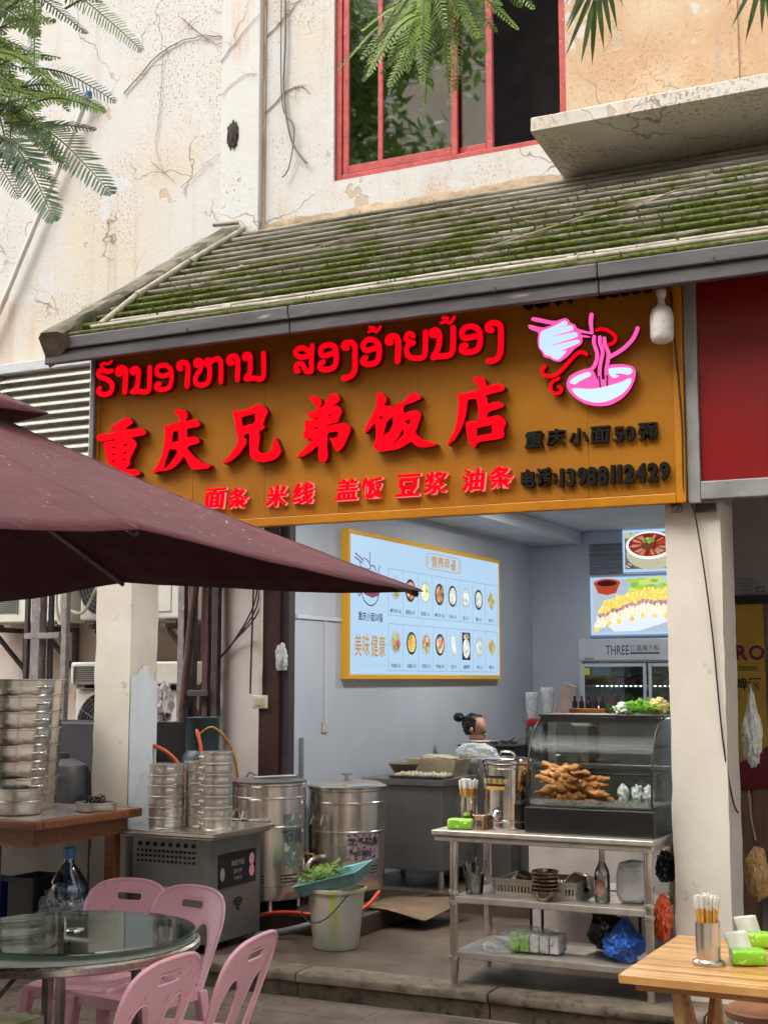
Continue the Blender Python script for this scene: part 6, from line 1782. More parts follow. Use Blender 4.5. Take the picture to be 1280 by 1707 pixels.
m = MB(); m.lathe([(.016, .262), (.016, .285), (0, .286)], (-2.195, 7.0, SZ), 18); m.build('cap', pm('gold_cap', (176, 140, 60), metal=.7, rough=.35), gb, smooth=40)
m = MB(); m.lathe([(0, .01), (.035, .012), (.035, .06), (0, .06)], (-2.195, 7.0, SZ), 24); m.build('contents', pm('white_sugar', (210, 206, 198)), gb, smooth=40)
wrap(gb, -2.195, 7.0, .04, -140, -55, SZ+.035, SZ+.115, pm('bottle_label', (196, 176, 160), (150, 70, 56), rough=.6, scale=40), 'label')
m = crumple((-2.045, 7.06, SZ+.105), (.088, .085, .118), 61, sub=5, amp=.10, freq=2.2, squash=lambda q: Vector([math.copysign(abs(c)**.55, c) for c in q]))
tag(m.build('plastic_bag', film('bag_white', (232, 232, 230), .0, .35), smooth=50), 'white plastic bag of cups beside the sauce bottle', 'bag')
# ---- lower shelf
LZ = .1705
tpk = thing('tissue_bundle', 'clear bag of green and white tissue packs on the lowest shelf', 'tissue packs', (-2.6, 7.0, LZ))
for k in range(5):
    m = MB(); m.bx(-2.69+.055*k, -2.642+.055*k, 6.95, 7.09, LZ+.008, LZ+.10); m.build('pack', [M_tg if k < 2 else M_tw][0], tpk, bevel=.008)
m = crumple((-2.60, 7.0, LZ+.068), (.215, .125, .08), 71, sub=5, amp=.10, freq=2.2)
m.build('wrapping', film('clear_bag', (216, 222, 214), .80, .12), tpk, smooth=50)
m = MB(); m.grid(lambda u, v: (-2.82+.16*u+.01*math.sin(v*8), 6.87+.05*v+.01*math.sin(u*9), LZ+.012+.05*v*(1-u)+.008*math.sin(u*14+v*5)), 12, 8); m.build('loose_flap', MATS['clear_bag'], tpk, smooth=60)
m = crumple((-2.085, 7.0, LZ+.088), (.115, .11, .095), 72, sub=5, amp=.24, freq=2.6, squash=pinch)
tag(m.build('blue_bag', film('blue_film', (50, 110, 200), .25, .18), smooth=35), 'crumpled blue plastic bag on the lowest shelf', 'bag')
m = crumple((-2.24, 7.2, LZ+.10), (.10, .08, .11), 73, sub=4, amp=.25)
tag(m.build('black_bag', pm('black_film', (22, 22, 24), rough=.25), smooth=35), 'small black plastic bag behind the blue bag', 'bag')
m = crumple((-1.90, 7.16, .63), (.055, .09, .09), 74, sub=5, amp=.22, freq=3)
tag(m.build('black_bag', MATS['black_film'], smooth=35), 'shiny black rubbish bag hanging behind the right pillar edge', 'bag')
m = crumple((-1.876, 6.985, .40), (.05, .085, .13), 75, sub=5, amp=.2, freq=3.2)
tag(m.build('net_bag', film('red_film', (206, 84, 40), .12, .22), smooth=35), 'red orange plastic sack between the work table and pillar', 'bag')
# clutter frame behind the table
t = thing('low_stool', 'low steel framed stool behind the work table', 'stool', (-2.55, 7.7, 0))
m = MB(); m.bx(-2.85, -2.15, 7.6, 7.85, .40, .43); m.build('seat', pm('pale_board', (176, 172, 166), rough=.6), t, bevel=.004)
for x in (-2.82, -2.18):
    for y in (7.63, 7.82):
        m = MB(); m.tube([(x, y, 0.001), (x, y, .40)], .009, 8); m.build('leg', pm('dark_leg', (60, 56, 54), metal=.6), t)
m = MB(); m.bx(-2.95, -2.05, 7.95, 8.4, 0, .74); tag(m.build('white_cabinet', pm('cabinet_white', (186, 176, 168), (160, 148, 140), rough=.5, scale=3), bevel=.006), 'stained off white cabinet behind the work table', 'cabinet')

# ================================================================ BAMBOO TABLE (right foreground)
bt = thing('bamboo_table', 'honey coloured bamboo board table at the lower right', 'table', (-0.6, 5.0, -.13))
def bamboo(name, c1, c2):
    m, nt, p = nodes(name)
    f = noise_n(nt, posvec(nt, (3, 60, 3)), 1.0, 4, .6)
    col = mixc(nt, step(nt, f, .35, .66), S(c1), S(c2))
    k = noise_n(nt, posvec(nt, (8, 26, 8)), 1.6, 3, .6)
    col = mixc(nt, mul(nt, step(nt, k, .66, .70), .7), col, S((120, 72, 34)))
    nt.links.new(col, p.inputs['Base Color']); p.inputs['Roughness'].default_value = .28
    bump(nt, p, f, .05, .004)
    return m
bmats = [bamboo('bamboo_a', (208, 158, 94), (176, 122, 66)), bamboo('bamboo_b', (218, 172, 110), (190, 140, 82)), bamboo('bamboo_c', (192, 138, 78), (162, 108, 56))]
y = 4.575; k = 0
while y < 5.34:
    w = .047
    m = MB(); m.bx(-1.385, .25, y, y+w-.0012, .592, .620+(.0004 if k % 2 else 0)); m.build('slat', bmats[(k*7+k//3) % 3], bt, bevel=.0015, segs=1); y += w; k += 1
m = MB(); m.bx(-1.34, .2, 4.62, 4.66, .565, .5915); m.build('batten', bmats[2], bt); m = MB(); m.bx(-1.34, .2, 5.25, 5.29, .565, .5915); m.build('batten', bmats[2], bt)
for (x, y) in ((-1.22, 4.70), (-1.22, 5.22), (.1, 4.70), (.1, 5.22)):
    m = MB(); m.bar((x, y, .565), (x+(.05 if x < -1 else -.05), y, GZ+.002), .034, .034); m.build('leg', bmats[1], bt, bevel=.004)
for (y0, y1) in ((4.72, 5.2), (5.2, 4.72)):
    m = MB(); m.bar((-1.20, y0, .55), (-1.19, y1, -.08), .022, .03); m.build('cross_brace', bmats[0], bt)
stick_cup(-1.152, 4.87, .6212, .042, .145, 34, 'steel chopstick holder with flared foot on the bamboo table', 'paper sleeved chopsticks in the holder on the bamboo table', base=True, mat=M_ss)
tissue(-1.03, 4.93, .6212, R(22), 'green tissue pack nearest us on the bamboo table', w=.115, d=.085, h=.052)
tissue(-1.065, 5.26, .6212, R(20), 'green tissue pack at the far edge of the bamboo table', w=.115, d=.085, h=.052)
st = thing('round_stool', 'round wooden topped stool with steel legs under the bamboo table', 'stool', (-1.12, 5.62, -.13))
m = MB(); m.lathe([(0, .29), (.14, .29), (.148, .296), (.148, .315), (.14, .322), (0, .322)], (-1.12, 5.62, 0), 36); m.build('seat', pm('stool_wood', (150, 100, 66), (128, 82, 52), rough=.45, scale=6), st, smooth=30)
for a in (45, 135, 225, 315):
    d = Vector((math.cos(R(a)), math.sin(R(a)), 0)); c = Vector((-1.12, 5.62, 0))
    m = MB(); m.tube([c+d*.11+Vector((0,0,.29)), c+d*.13+Vector((0,0,.25)), c+d*.17+Vector((0,0,GZ+.002))], .009, 8); m.build('leg', M_ss, st, smooth=50)
m = MB(); m.tube([(-1.12+.15*math.cos(i*math.pi/12), 5.62+.15*math.sin(i*math.pi/12), .05) for i in range(25)], .006, 6, caps=False); m.build('foot_ring', M_ss, st, smooth=50)

# ================================================================ RIGHT BAY
ps = thing('beer_poster', 'yellow and dark red beer poster on the wall right of the pillar', 'poster', (-1.7, 8.6, .6))
M_yel = pm('poster_yellow', (196, 160, 52), (176, 140, 40), rough=.5, scale=3, spots=(150, 116, 40), spot_at=(.68, .74), sscale=30)
m = MB(); m.bx(-1.808, -1.635, 8.606, 8.614, 1.03, 2.06); m.build('sheet', M_yel, ps)
m = MB(); m.flat([[(-1.808, .30), (-1.3, .30), (-1.3, 1.36), (-1.45, 1.30), (-1.6, 1.22), (-1.75, 1.12), (-1.808, 1.09)]], [], 8.598, 8.6055); m.build('sheet', pm('poster_red', (122, 26, 34), rough=.5), ps)
m = MB(); m.bx(-1.63, -1.3, 8.600, 8.614, 1.37, 2.06); m.build('sheet', pm('poster_edge', (126, 108, 104), rough=.6), ps)
M_prd = pm('poster_letter', (140, 32, 44), rough=.5)
for c, x in (('R', -1.775), ('O', -1.685)):
    text_mb(c, .108, x, 1.762, 8.6035, None, bold=.075, wx=1.0).build('letter', pm('poster_cream', (226, 206, 160), rough=.5), ps)
    text_mb(c, .098, x, 1.762, 8.602, None, bold=.05, wx=1.0).build('letter', M_prd, ps)
for k in range(3):
    m = MB(); m.bx(-1.808, -1.68, 8.603, 8.6055, 1.652+.011*k, 1.656+.011*k); m.build('rule', pm('rule_green', (90, 80, 40)), ps)
for c, x in (('啤', -1.785), ('酒', -1.705)):
    text_mb(c, .08, x, 1.57, 8.603, None, bold=.02).build('letter', pm('poster_black', (40, 30, 24)), ps)
nt_ = thing('menu_notice', 'grey printed notice strip above the yellow beer poster', 'notice', (-1.6, 8.6, 2.1))
m = MB(); m.bx(-1.808, -1.0, 8.60, 8.612, 2.115, 2.235); m.build('sheet', pm('notice_grey', (176, 172, 170), rough=.5), nt_)
for r, (txt, z) in enumerate((('联系电话 营业时间 外卖', 2.215), ('特色菜品 凉菜 炒菜 汤', 2.195), ('欢迎光临 价格优惠', 2.172), ('地址 市场路口', 2.15))):
    text_mb(txt, .013, -1.80, z, 8.598, None, left=True, wx=.9).build('print', pm('notice_ink', (60, 56, 56)), nt_)
m = MB(); m.flat([rrect(-1.65, 2.15, .05, .035, .006)], [rrect(-1.65, 2.15, .04, .025, .004)], 8.597, 8.599); m.build('print', MATS['notice_ink'], nt_)
m = MB(); m.bx(-1.808, 1.0, 8.55, 8.615, 2.065, 2.112); tag(m.build('door_lintel', pm('dark_lintel', (40, 30, 30), rough=.5)), 'dark lintel bar between the notice and the beer poster', 'lintel')
m = MB(); m.bx(-1.808, -1.70, 8.40, 8.59, 0.0, .92); m.bx(-1.697, -1.2, 8.40, 8.59, .35, .94); tag(m.build('wooden_board', pm('old_board', (120, 88, 66), (96, 68, 50), rough=.7, st=(8, 8, 1)), bevel=.004), 'brown wooden boards leaning below the beer poster', 'boards')
m = crumple((-1.535, 7.64, 1.30), (.06, .06, .19), 81, sub=5, amp=.2, freq=2.4, flat_bottom=False, squash=pinch); tag(m.build('hanging_bags', film('bag_clear_white', (222, 222, 216), .25, .3), smooth=45), 'bundle of white plastic bags hanging right of the pillar', 'bags')
m = crumple((-1.53, 7.62, .56), (.075, .07, .16), 82, sub=5, amp=.16, freq=2, flat_bottom=False); tag(m.build('hanging_sack', film('bag_tan', (186, 146, 90), .15, .25), smooth=45), 'tan plastic sack of food hanging low right of the pillar', 'bag')
m = MB(); m.tube(smooth_path([(-1.555, 7.60, 1.0), (-1.55, 7.62, .85), (-1.53, 7.62, .74)], 4), .005, 6); tag(m.build('cord', pm('cord_tan', (170, 140, 110)), smooth=50), 'pale cord from which the tan sack hangs', 'cord')
# ================================================================ INSIDE THE SHOP
# ---- menu light box on the left wall
mn = thing('menu_light_box', 'lit menu board with rows of dishes on the left shop wall', 'menu board', (-4.72, 10.45, 1.6))
ML = wall_left(0)          # local (y, -x offset, z)
MF = 4.69
def onwall(b): return b
M_lit = emis('lit_white', (176, 208, 236), 0.42, (30, 34, 38))
M_mf = emis('menu_frame', (214, 166, 50), 0.12, (190, 140, 40))
m = MB(); m.bx(-4.748, -4.70, 8.93, 11.95, 1.62, 2.69); m.build('casing', pm('casing_grey', (150, 150, 150)), mn)
m = MB(); m.bx(-4.699, -4.692, 8.945, 11.935, 1.635, 2.675); m.build('light_panel', M_lit, mn)
for a in ((8.91, 11.965, 1.60, 1.634), (8.91, 11.965, 2.676, 2.71), (8.91, 8.944, 1.6345, 2.6755), (11.936, 11.965, 1.6345, 2.6755)):
    m = MB(); m.bx(-4.749, -4.686, a[0], a[1], a[2], a[3]); m.build('frame_bar', M_mf, mn, bevel=.004)
M_ink = emis('menu_ink', (70, 74, 92), .08)
M_thin = emis('menu_line', (150, 160, 190), .3)
M_gold = emis('menu_gold', (206, 160, 76), .3)
m = MB()
for (z0, z1) in ((2.095, 2.463), (1.663, 2.033)):
    for (a, b_, c, d) in ((9.586, 11.89, z0, z0+.004), (9.586, 11.89, z1-.004, z1), (9.586, 9.590, z0, z1), (11.886, 11.89, z0, z1)):
        m.bx(-4.6915, -4.6905, a, b_, c, d)
    for y in (9.854, 10.142, 10.427, 10.714, 11.001, 11.296, 11.594): m.bx(-4.6915, -4.6905, y, y+.003, z0+.005, z1-.005)
m.build('grid_lines', M_thin, mn)
def dish_mat(name, c):
    m, nt, p = nodes(name)
    v = posvec(nt)
    vo = N(nt, 'ShaderNodeTexVoronoi'); vo.inputs['Scale'].default_value = 28; nt.links.new(v, vo.inputs['Vector'])
    col = ramp(nt, N(nt, 'ShaderNodeSeparateColor').outputs[0], [(0, (0,0,0,1))]) if False else None
    sc_ = N(nt, 'ShaderNodeSeparateColor'); nt.links.new(vo.outputs['Color'], sc_.inputs[0])
    r = ramp(nt, sc_.outputs[0], [(i/len(c), S(k)) for i, k in enumerate(c)])
    nt.links.new(r, p.inputs['Base Color']); nt.links.new(r, p.inputs['Emission Color']); p.inputs['Emission Strength'].default_value = .26
    return m
DM = [dish_mat('dish_red', ((196, 120, 96), (150, 60, 50), (222, 190, 160), (120, 150, 90))), dish_mat('dish_brown', ((150, 96, 70), (214, 176, 140), (90, 60, 50), (190, 130, 90))),
      dish_mat('dish_green', ((150, 176, 84), (210, 206, 120), (110, 140, 80), (226, 226, 190))), dish_mat('dish_pale', ((216, 214, 200), (190, 196, 190), (232, 232, 226), (170, 180, 176))),
      dish_mat('dish_yellow', ((214, 166, 70), (190, 130, 50), (230, 200, 110), (150, 150, 60)))]
M_rimd = emis('bowl_rim_dark', (60, 62, 66), .15); M_rimw = emis('bowl_rim_pale', (176, 196, 206), .35)
row1 = [(9.721, 0, 0), (9.992, 1, 1), (10.279, 2, 0), (10.572, 1, 1), (10.849, 3, 1), (11.137, 3, 0), (11.438, 3, 1), (11.734, 4, 2)]
row2 = [(9.72, 0, 0), (10.012, 4, 1), (10.295, 0, 0), (10.575, 0, 1), (10.868, 3, 3), (11.143, 3, 4), (11.448, 3, 0), (11.737, 4, 2)]
cap1 = ['麻辣抄手 18元', '肥肠面 18元', '豌杂面 16元', '麻辣炒手 18元', '小笼包 12元', '粽子 2元', '糯粉 13元', '油条 2元']
cap2 = ['牛肉面 18元', '杂酱面 15元', '鸡汤面 15元', '牛肉面 18元', '豆浆 2元', '皮蛋瘦肉粥', '馒头 2元', '麻球 2元']
for (row, cz, caps, capz) in ((row1, 2.31, cap1, 2.133), (row2, 1.886, cap2, 1.705)):
    for (y, dm, kind), cap in zip(row, caps):
        o = None
        if kind in (0, 1):
            m = MB(); m.flat([circ(y, cz, .092, .092, 24)], [], MF, MF+.0015, M=ML); o = m.build('dish_picture', M_rimw if kind == 0 else M_rimd, mn)
            m = MB(); m.flat([circ(y, cz, .074, .072, 22)], [], MF-.001, MF-.0002, M=ML); m.build('food', DM[dm], o)
        elif kind == 2:
            ps_ = []
            for k in range(4):
                a = R(-38); dx, dz = math.cos(a), math.sin(a); c0 = (y-.02+.028*k*.7, cz-.03+.032*k*.7)
                ps_.append([(c0[0]-dx*.07-dz*.012, c0[1]-dz*.07+dx*.012), (c0[0]-dx*.07+dz*.012, c0[1]-dz*.07-dx*.012), (c0[0]+dx*.07+dz*.012, c0[1]+dz*.07-dx*.012), (c0[0]+dx*.07-dz*.012, c0[1]+dz*.07+dx*.012)])
            m = MB(); m.flat(ps_, [], MF, MF+.0015, M=ML); o = m.build('dish_picture', DM[dm], mn)
        elif kind == 3:
            m = MB(); m.flat([[(y-.04, cz-.08), (y+.04, cz-.08), (y+.05, cz+.08), (y-.05, cz+.08)]], [], MF, MF+.0015, M=ML); o = m.build('dish_picture', DM[dm], mn)
        else:
            m = MB(); m.flat([[(y-.09, cz-.12), (y+.09, cz-.12), (y+.09, cz+.12), (y-.09, cz+.12)]], [], MF, MF+.0015, M=ML); o = m.build('dish_picture', M_rimd, mn)
            m = MB(); m.flat([circ(y, cz-.02, .078, .085, 20)], [], MF-.001, MF-.0002, M=ML); m.build('food', DM[3], o)
            m = MB(); m.flat([circ(y, cz+.085, .06, .028, 14)], [], MF-.001, MF-.0002, M=ML); m.build('food', DM[0], o)
        text_mb(cap, .034, y, capz, MF, None, bold=.012, wx=.92, M=ML, res=1).build('caption', M_ink, mn)
text_mb('重庆小面50强', .068, 9.28, 2.07, MF, None, bold=.012, wx=.97, M=ML).build('slogan', M_ink, mn)
for c, y in zip('美味健康', (9.075, 9.205, 9.345, 9.475)):
    text_mb(c, .17, y, 1.852, MF, None, bold=.012, wx=.68, M=ML).build('slogan', M_gold, mn)
text_mb('Delicious and healthy', .04, 9.275, 1.70, MF, None, wx=1.15, M=ML).build('slogan', emis('menu_pale', (190, 196, 190), .35), mn)
m = MB(); m.flat([[(10.335, 2.512), (11.0, 2.512), (11.0, 2.648), (10.335, 2.648)]], [[(10.341, 2.518), (10.994, 2.518), (10.994, 2.642), (10.341, 2.642)]], MF, MF+.001, M=ML)
for s in (-1, 1):
    for k in range(6): m.flat([circ(10.667+s*.36, 2.535+.018*k, .02, .004, 8)], [], MF, MF+.001, M=ML)
m.build('title_frame', M_gold, mn)
text_mb('营养早餐', .10, 10.667, 2.58, MF, None, bold=.02, wx=1.3, M=ML).build('title', M_gold, mn)
lg = [([(9.03, 2.535), (9.16, 2.49)], .01), ([(9.02, 2.505), (9.14, 2.47)], .01), ([(9.10, 2.47), (9.12, 2.44), (9.2, 2.43), (9.28, 2.44), (9.24, 2.49), (9.17, 2.51)], .008), ([(9.12, 2.44), (9.1, 2.40), (9.2, 2.37), (9.28, 2.42)], .008), ([(9.27, 2.56), (9.265, 2.47)], .007), ([(9.44, 2.47), (9.40, 2.41), (9.35, 2.38)], .007), ([(9.29, 2.46), (9.34, 2.46), (9.37, 2.43)], .01), ([(9.13, 2.25), (9.17, 2.19), (9.27, 2.155), (9.37, 2.18), (9.42, 2.25), (9.42, 2.29)], .009), ([(9.07, 2.25), (9.09, 2.22), (9.12, 2.24)], .008)]
m = MB()
for s, w in lg: m.flat(stroke_polys(s, w, 3), [], MF, MF+.001, M=ML)
for k in range(4): m.flat(stroke_polys([(9.26+.02*k, 2.42), (9.25+.02*k, 2.36), (9.26+.025*k, 2.29)], .006, 3), [], MF-.0012, MF-.0004, M=ML)
m.build('emblem', emis('menu_plum', (92, 60, 76), .2), mn)
m = MB(); m.flat([[(9.13, 2.275), (9.42, 2.275), (9.40, 2.235), (9.30, 2.215), (9.18, 2.235)]], [], MF-.0024, MF-.0016, M=ML); m.build('emblem', emis('menu_wine', (150, 70, 96), .3), mn)

# ---- picture light boxes on the back wall
def picbox(name, label, x0, x1, z0, z1):
    t = thing(name, label, 'light box', ((x0+x1)/2, 12.9, z0))
    m = MB(); m.bx(x0, x1, 12.88, 12.995, z0, z1); m.build('casing', emis('box_edge', (150, 170, 200), .25), t, bevel=.004)
    m = MB(); m.bx(x0+.012, x1-.012, 12.872, 12.8795, z0+.012, z1-.012); m.build('light_panel', M_lit, t)
    return t
p1 = picbox('picture_light_box', 'lit picture of a red bowl of spicy noodles, upper on the back wall', -3.775, -3.0, 2.615, 3.045)
def fl(t, polys, y, mat, name='print', holes=()):
    m = MB(); m.flat(polys, list(holes), y, y+.0012); return m.build(name, mat, t)
E = lambda n, c, s=.6: emis('pic_'+n, c, s*.58)
fl(p1, [[(-3.745, 2.655), (-3.03, 2.655), (-3.03, 3.005), (-3.745, 3.005)]], 12.870, E('stone', (120, 132, 126), .45))
fl(p1, [circ(-3.47, 2.80, .26, .155, 40)], 12.868, E('cloth', (206, 200, 170)))
fl(p1, [circ(-3.50, 2.88, .235, .135, 40)], 12.866, E('rim', (226, 230, 232), .8))
fl(p1, [circ(-3.50, 2.885, .205, .112, 40)], 12.864, E('broth', (150, 40, 26), .6))
rnd = random.Random(31)
for k in range(46):
    a = 2*math.pi*k/46; r0 = rnd.uniform(.35, .55); r1 = rnd.uniform(.8, .97)
    c = rnd.choice([(214, 90, 40), (180, 44, 30), (226, 140, 80), (120, 40, 40), (206, 160, 130)])
    p = [(-3.50+.205*r0*math.cos(a-.05), 2.885+.112*r0*math.sin(a-.05)), (-3.50+.205*r1*math.cos(a-.06), 2.885+.112*r1*math.sin(a-.06)), (-3.50+.205*r1*math.cos(a+.06), 2.885+.112*r1*math.sin(a+.06)), (-3.50+.205*r0*math.cos(a+.05), 2.885+.112*r0*math.sin(a+.05))]
    fl(p1, [p], 12.8615, E('s%d' % (c[0]+c[1]), c))
fl(p1, [circ(-3.52, 2.875, .06, .04, 16)], 12.8600, E('mince', (110, 70, 40)))
for k in range(14):
    a = rnd.uniform(0, 6.28); r = rnd.uniform(0, .045)
    fl(p1, [circ(-3.50+r*1.2*math.cos(a), 2.915+r*.7*math.sin(a), .018, .013, 8)], 12.8585-.0002*k, E('herb%d' % (k % 3), ((120, 176, 70), (176, 206, 120), (90, 150, 60))[k % 3]))
for (x, z, w) in ((-3.72, 2.98, .04), (-3.65, 2.985, .03), (-3.71, 2.69, .03)):
    fl(p1, [circ(x, z, w, w*.7, 12)], 12.866, E('garlic', (206, 206, 170)))
fl(p1, [[(-3.74, 2.70), (-3.735, 2.712), (-3.66, 2.672), (-3.665, 2.66)]], 12.8655, E('chilli', (110, 30, 24)))
p2 = picbox('picture_light_box', 'lit picture of sliced chicken on lettuce, lower on the back wall', -4.11, -3.0, 2.015, 2.595)
fl(p2, [[(-4.075, 2.05), (-3.03, 2.05), (-3.03, 2.56), (-4.075, 2.56)]], 12.870, E('tablecloth', (176, 190, 206), .7))
fl(p2, [[(-4.08+.03, 2.20), (-3.72, 2.40), (-3.1, 2.50), (-3.03, 2.30), (-3.28, 2.16), (-3.62, 2.06), (-3.86, 2.055)]], 12.868, E('plate', (214, 222, 234), .8))
fl(p2, [circ(-3.93, 2.525, .135, .045, 24)], 12.868, E('saucer', (206, 84, 50), .6))
fl(p2, [[(-4.06, 2.53), (-3.80, 2.53), (-3.84, 2.43), (-3.93, 2.41), (-4.02, 2.43)]], 12.8665, E('saucer2', (196, 74, 44), .55))
fl(p2, [circ(-3.93, 2.525, .10, .03, 20)], 12.866, E('sauce', (70, 16, 16), .4))
for k in range(26):
    x = rnd.uniform(-3.70, -3.30); z = rnd.uniform(2.43, 2.56)
    fl(p2, [circ(x, z, rnd.uniform(.03, .06), rnd.uniform(.015, .035), 9, rnd.random())], 12.8668-.0002*k, E('let%d' % (k % 3), ((176, 214, 84), (140, 196, 60), (206, 230, 120))[k % 3], .65))
def food_mat(name, c1, c2, c3, sc=60):
    m, nt, p = nodes(name)
    f = noise_n(nt, posvec(nt, (1, 1, .6)), sc, 3, .6)
    r = ramp(nt, f, [(.3, S(c1)), (.5, S(c2)), (.68, S(c3))])
    nt.links.new(r, p.inputs['Base Color']); nt.links.new(r, p.inputs['Emission Color']); p.inputs['Emission Strength'].default_value = .36
    m.cycles.emission_sampling = 'NONE'
    return m
F_skin = food_mat('pic_skin', (214, 170, 40), (232, 204, 96), (244, 228, 150)); F_white = food_mat('pic_white', (206, 190, 150), (230, 222, 196), (244, 240, 224)); F_meat = food_mat('pic_meat', (120, 76, 76), (176, 128, 128), (206, 170, 160))
def blade(cx, cz, L, w, an, bend):
    P = [(cx+L*(t-.5)*math.cos(an)-bend*math.sin(an)*math.sin(math.pi*t), cz+L*(t-.5)*math.sin(an)+bend*math.cos(an)*math.sin(math.pi*t)) for t in (0, .25, .5, .75, 1)]
    nx, nz = -math.sin(an)*w/2, math.cos(an)*w/2
    A = [(x+nx*k, z+nz*k) for (x, z), k in zip(P, (.7, 1, 1.05, 1, .75))]; B = [(x-nx*k, z-nz*k) for (x, z), k in zip(P, (.7, 1, 1.05, 1, .75))]
    return [(q.x, q.y) for q in smooth_path(A+B[::-1]+[A[0]], 3)][:-1]
for k in range(22):
    u = k/21; x = -4.0+.80*u+rnd.uniform(-.01, .01); z = 2.22+.12*math.sin(u*2.4)+rnd.uniform(-.015, .015); an = R(62-30*u+rnd.uniform(-8, 8))
    y = 12.8612-.0006*k
    fl(p2, [blade(x-.01, z-.075, .13, .046, an, .01)], y+.0002, F_white)
    fl(p2, [blade(x+.012, z+.0, .06, .034, an+.2, .006)], y, F_meat)
    fl(p2, [blade(x+.03, z+.075, .14, .05, an, -.012)], y-.0002, F_skin)
    if k % 3 == 0: fl(p2, [blade(x-.035, z-.14, .05, .04, an, .0)], y-.0003, F_skin)

# ---- display fridge
fr = thing('display_fridge', 'tall grey display fridge with lit glass doors at the back', 'fridge', (-3.3, 12.5, .12))
M_fg = pm('fridge_grey', (156, 162, 170), (144, 150, 158), rough=.4, scale=3)
M_fd = pm('fridge_dark', (62, 66, 72), rough=.5)
FX0, FX1 = -4.015, -2.45
m = MB(); m.bx(FX0, FX1, 12.20, 12.60, 1.765, 1.97); m.build('header', M_fg, fr, bevel=.012)
m = MB(); m.bx(FX0, FX0+.03, 12.22, 12.84, .13, 1.76); m.bx(FX1-.03, FX1, 12.22, 12.84, .13, 1.76); m.bx(FX0+.031, FX1-.031, 12.80, 12.84, .13, 1.76); m.bx(FX0+.031, FX1-.031, 12.22, 12.79, .13, .33); m.build('cabinet', M_fg, fr)
for k, (txt, x, h, w) in enumerate((('THREE', -3.64, .085, .62),)):
    text_mb(txt, h, x, 1.863, 12.1985, None, bold=.006, wx=w).build('letter', pm('ink_dark', (40, 42, 48)), fr)
text_mb('三温展示柜', .055, -3.385, 1.88, 12.1985, None, bold=.004, wx=.95).build('letter', MATS['ink_dark'], fr)
m = MB(); m.bx(-3.52, -3.25, 12.1975, 12.1988, 1.826, 1.842); m.build('print_bar', MATS['ink_dark'], fr)
text_mb('SIHAO', .02, -3.91, 1.788, 12.1985, None, bold=.03, wx=1.2).build('letter', MATS['ink_dark'], fr)
M_frg = glass('fridge_glass', (205, 214, 214), .02, .06)
for (a, b_) in ((-3.985, -3.375), (-3.355, -2.48)):
    m = MB(); m.bx(a, a+.03, 12.19, 12.215, .34, 1.742); m.bx(b_-.03, b_, 12.19, 12.215, .34, 1.742); m.bx(a+.031, b_-.031, 12.19, 12.215, 1.712, 1.742); m.bx(a+.031, b_-.031, 12.19, 12.215, .34, .37)
    d_ = m.build('door', M_fg, fr, bevel=.003)
    m = MB(); m.bx(a+.03, b_-.03, 12.20, 12.204, .37, 1.712); m.build('door_glass', M_frg, d_)
M_led = emis('led', (236, 250, 255), 5)
for z in (1.535, 1.345, 1.05, .75):
    m = MB(); m.bx(FX0+.035, FX1-.035, 12.26, 12.78, z, z+.008); m.build('shelf', pm('wire_shelf', (150, 156, 160), metal=.5), fr)
    m = MB()
    x = -3.86
    while x < -2.55:
        m.bx(x, x+.016, 12.25, 12.258, z-.004, z+.006); x += .045
    m.build('led_strip', M_led, fr)
m = MB(); m.bx(-3.96, -3.90, 12.186, 12.1895, 1.64, 1.70); m.build('sticker', pm('sticker_yellow', (176, 170, 60)), fr)
rnd = random.Random(17)
cols = [(120, 140, 90), (176, 60, 60), (90, 130, 70), (190, 190, 180), (150, 160, 70), (96, 120, 116)]
n_ = 0
for z in (1.545, 1.355, 1.06):
    x = -3.9
    while x < -2.7:
        w = rnd.uniform(.12, .2); c = cols[n_ % 6]
        t = thing('food_box', '', 'food box', (x+w/2, 12.5, z))
        m = MB(); m.bx(x, x+w, 12.36, 12.66, z-.0005, z+rnd.uniform(.05, .09)); m.build('tub', pm('tub_%d' % (n_ % 6), c, rough=.4), t, bevel=.01)
        m = crumple((x+w/2, 12.5, z+.10), (w*.42, .12, .035), n_, sub=2, amp=.4); m.build('contents', pm('food_%d' % ((n_+2) % 6), cols[(n_+2) % 6], rough=.6), t, smooth=40)
        nm = {0: 'olive', 1: 'red', 2: 'green', 3: 'white', 4: 'lime', 5: 'grey green'}[n_ % 6]
        sh = {1.545: 'upper', 1.355: 'middle', 1.06: 'lower'}[z]
        t['label'] = nm+' food box on the '+sh+' fridge shelf, number '+['one', 'two', 'three', 'four', 'five', 'six', 'seven', 'eight', 'nine'][int((x+3.9)/.15)]+' from the left'
        t['group'] = 'food boxes in the display fridge'
        x += w+.03; n_ += 1
# slatted wall strip behind the pictures
m = MB()
for k in range(7): m.bx(-4.14, -3.8, 12.985, 12.997, 2.62+.045*k, 2.655+.045*k)
tag(m.build('slatted_panel', pm('slat_grey', (120, 124, 128), rough=.5)), 'grey slatted strip on the back wall beside the upper picture', 'slats')

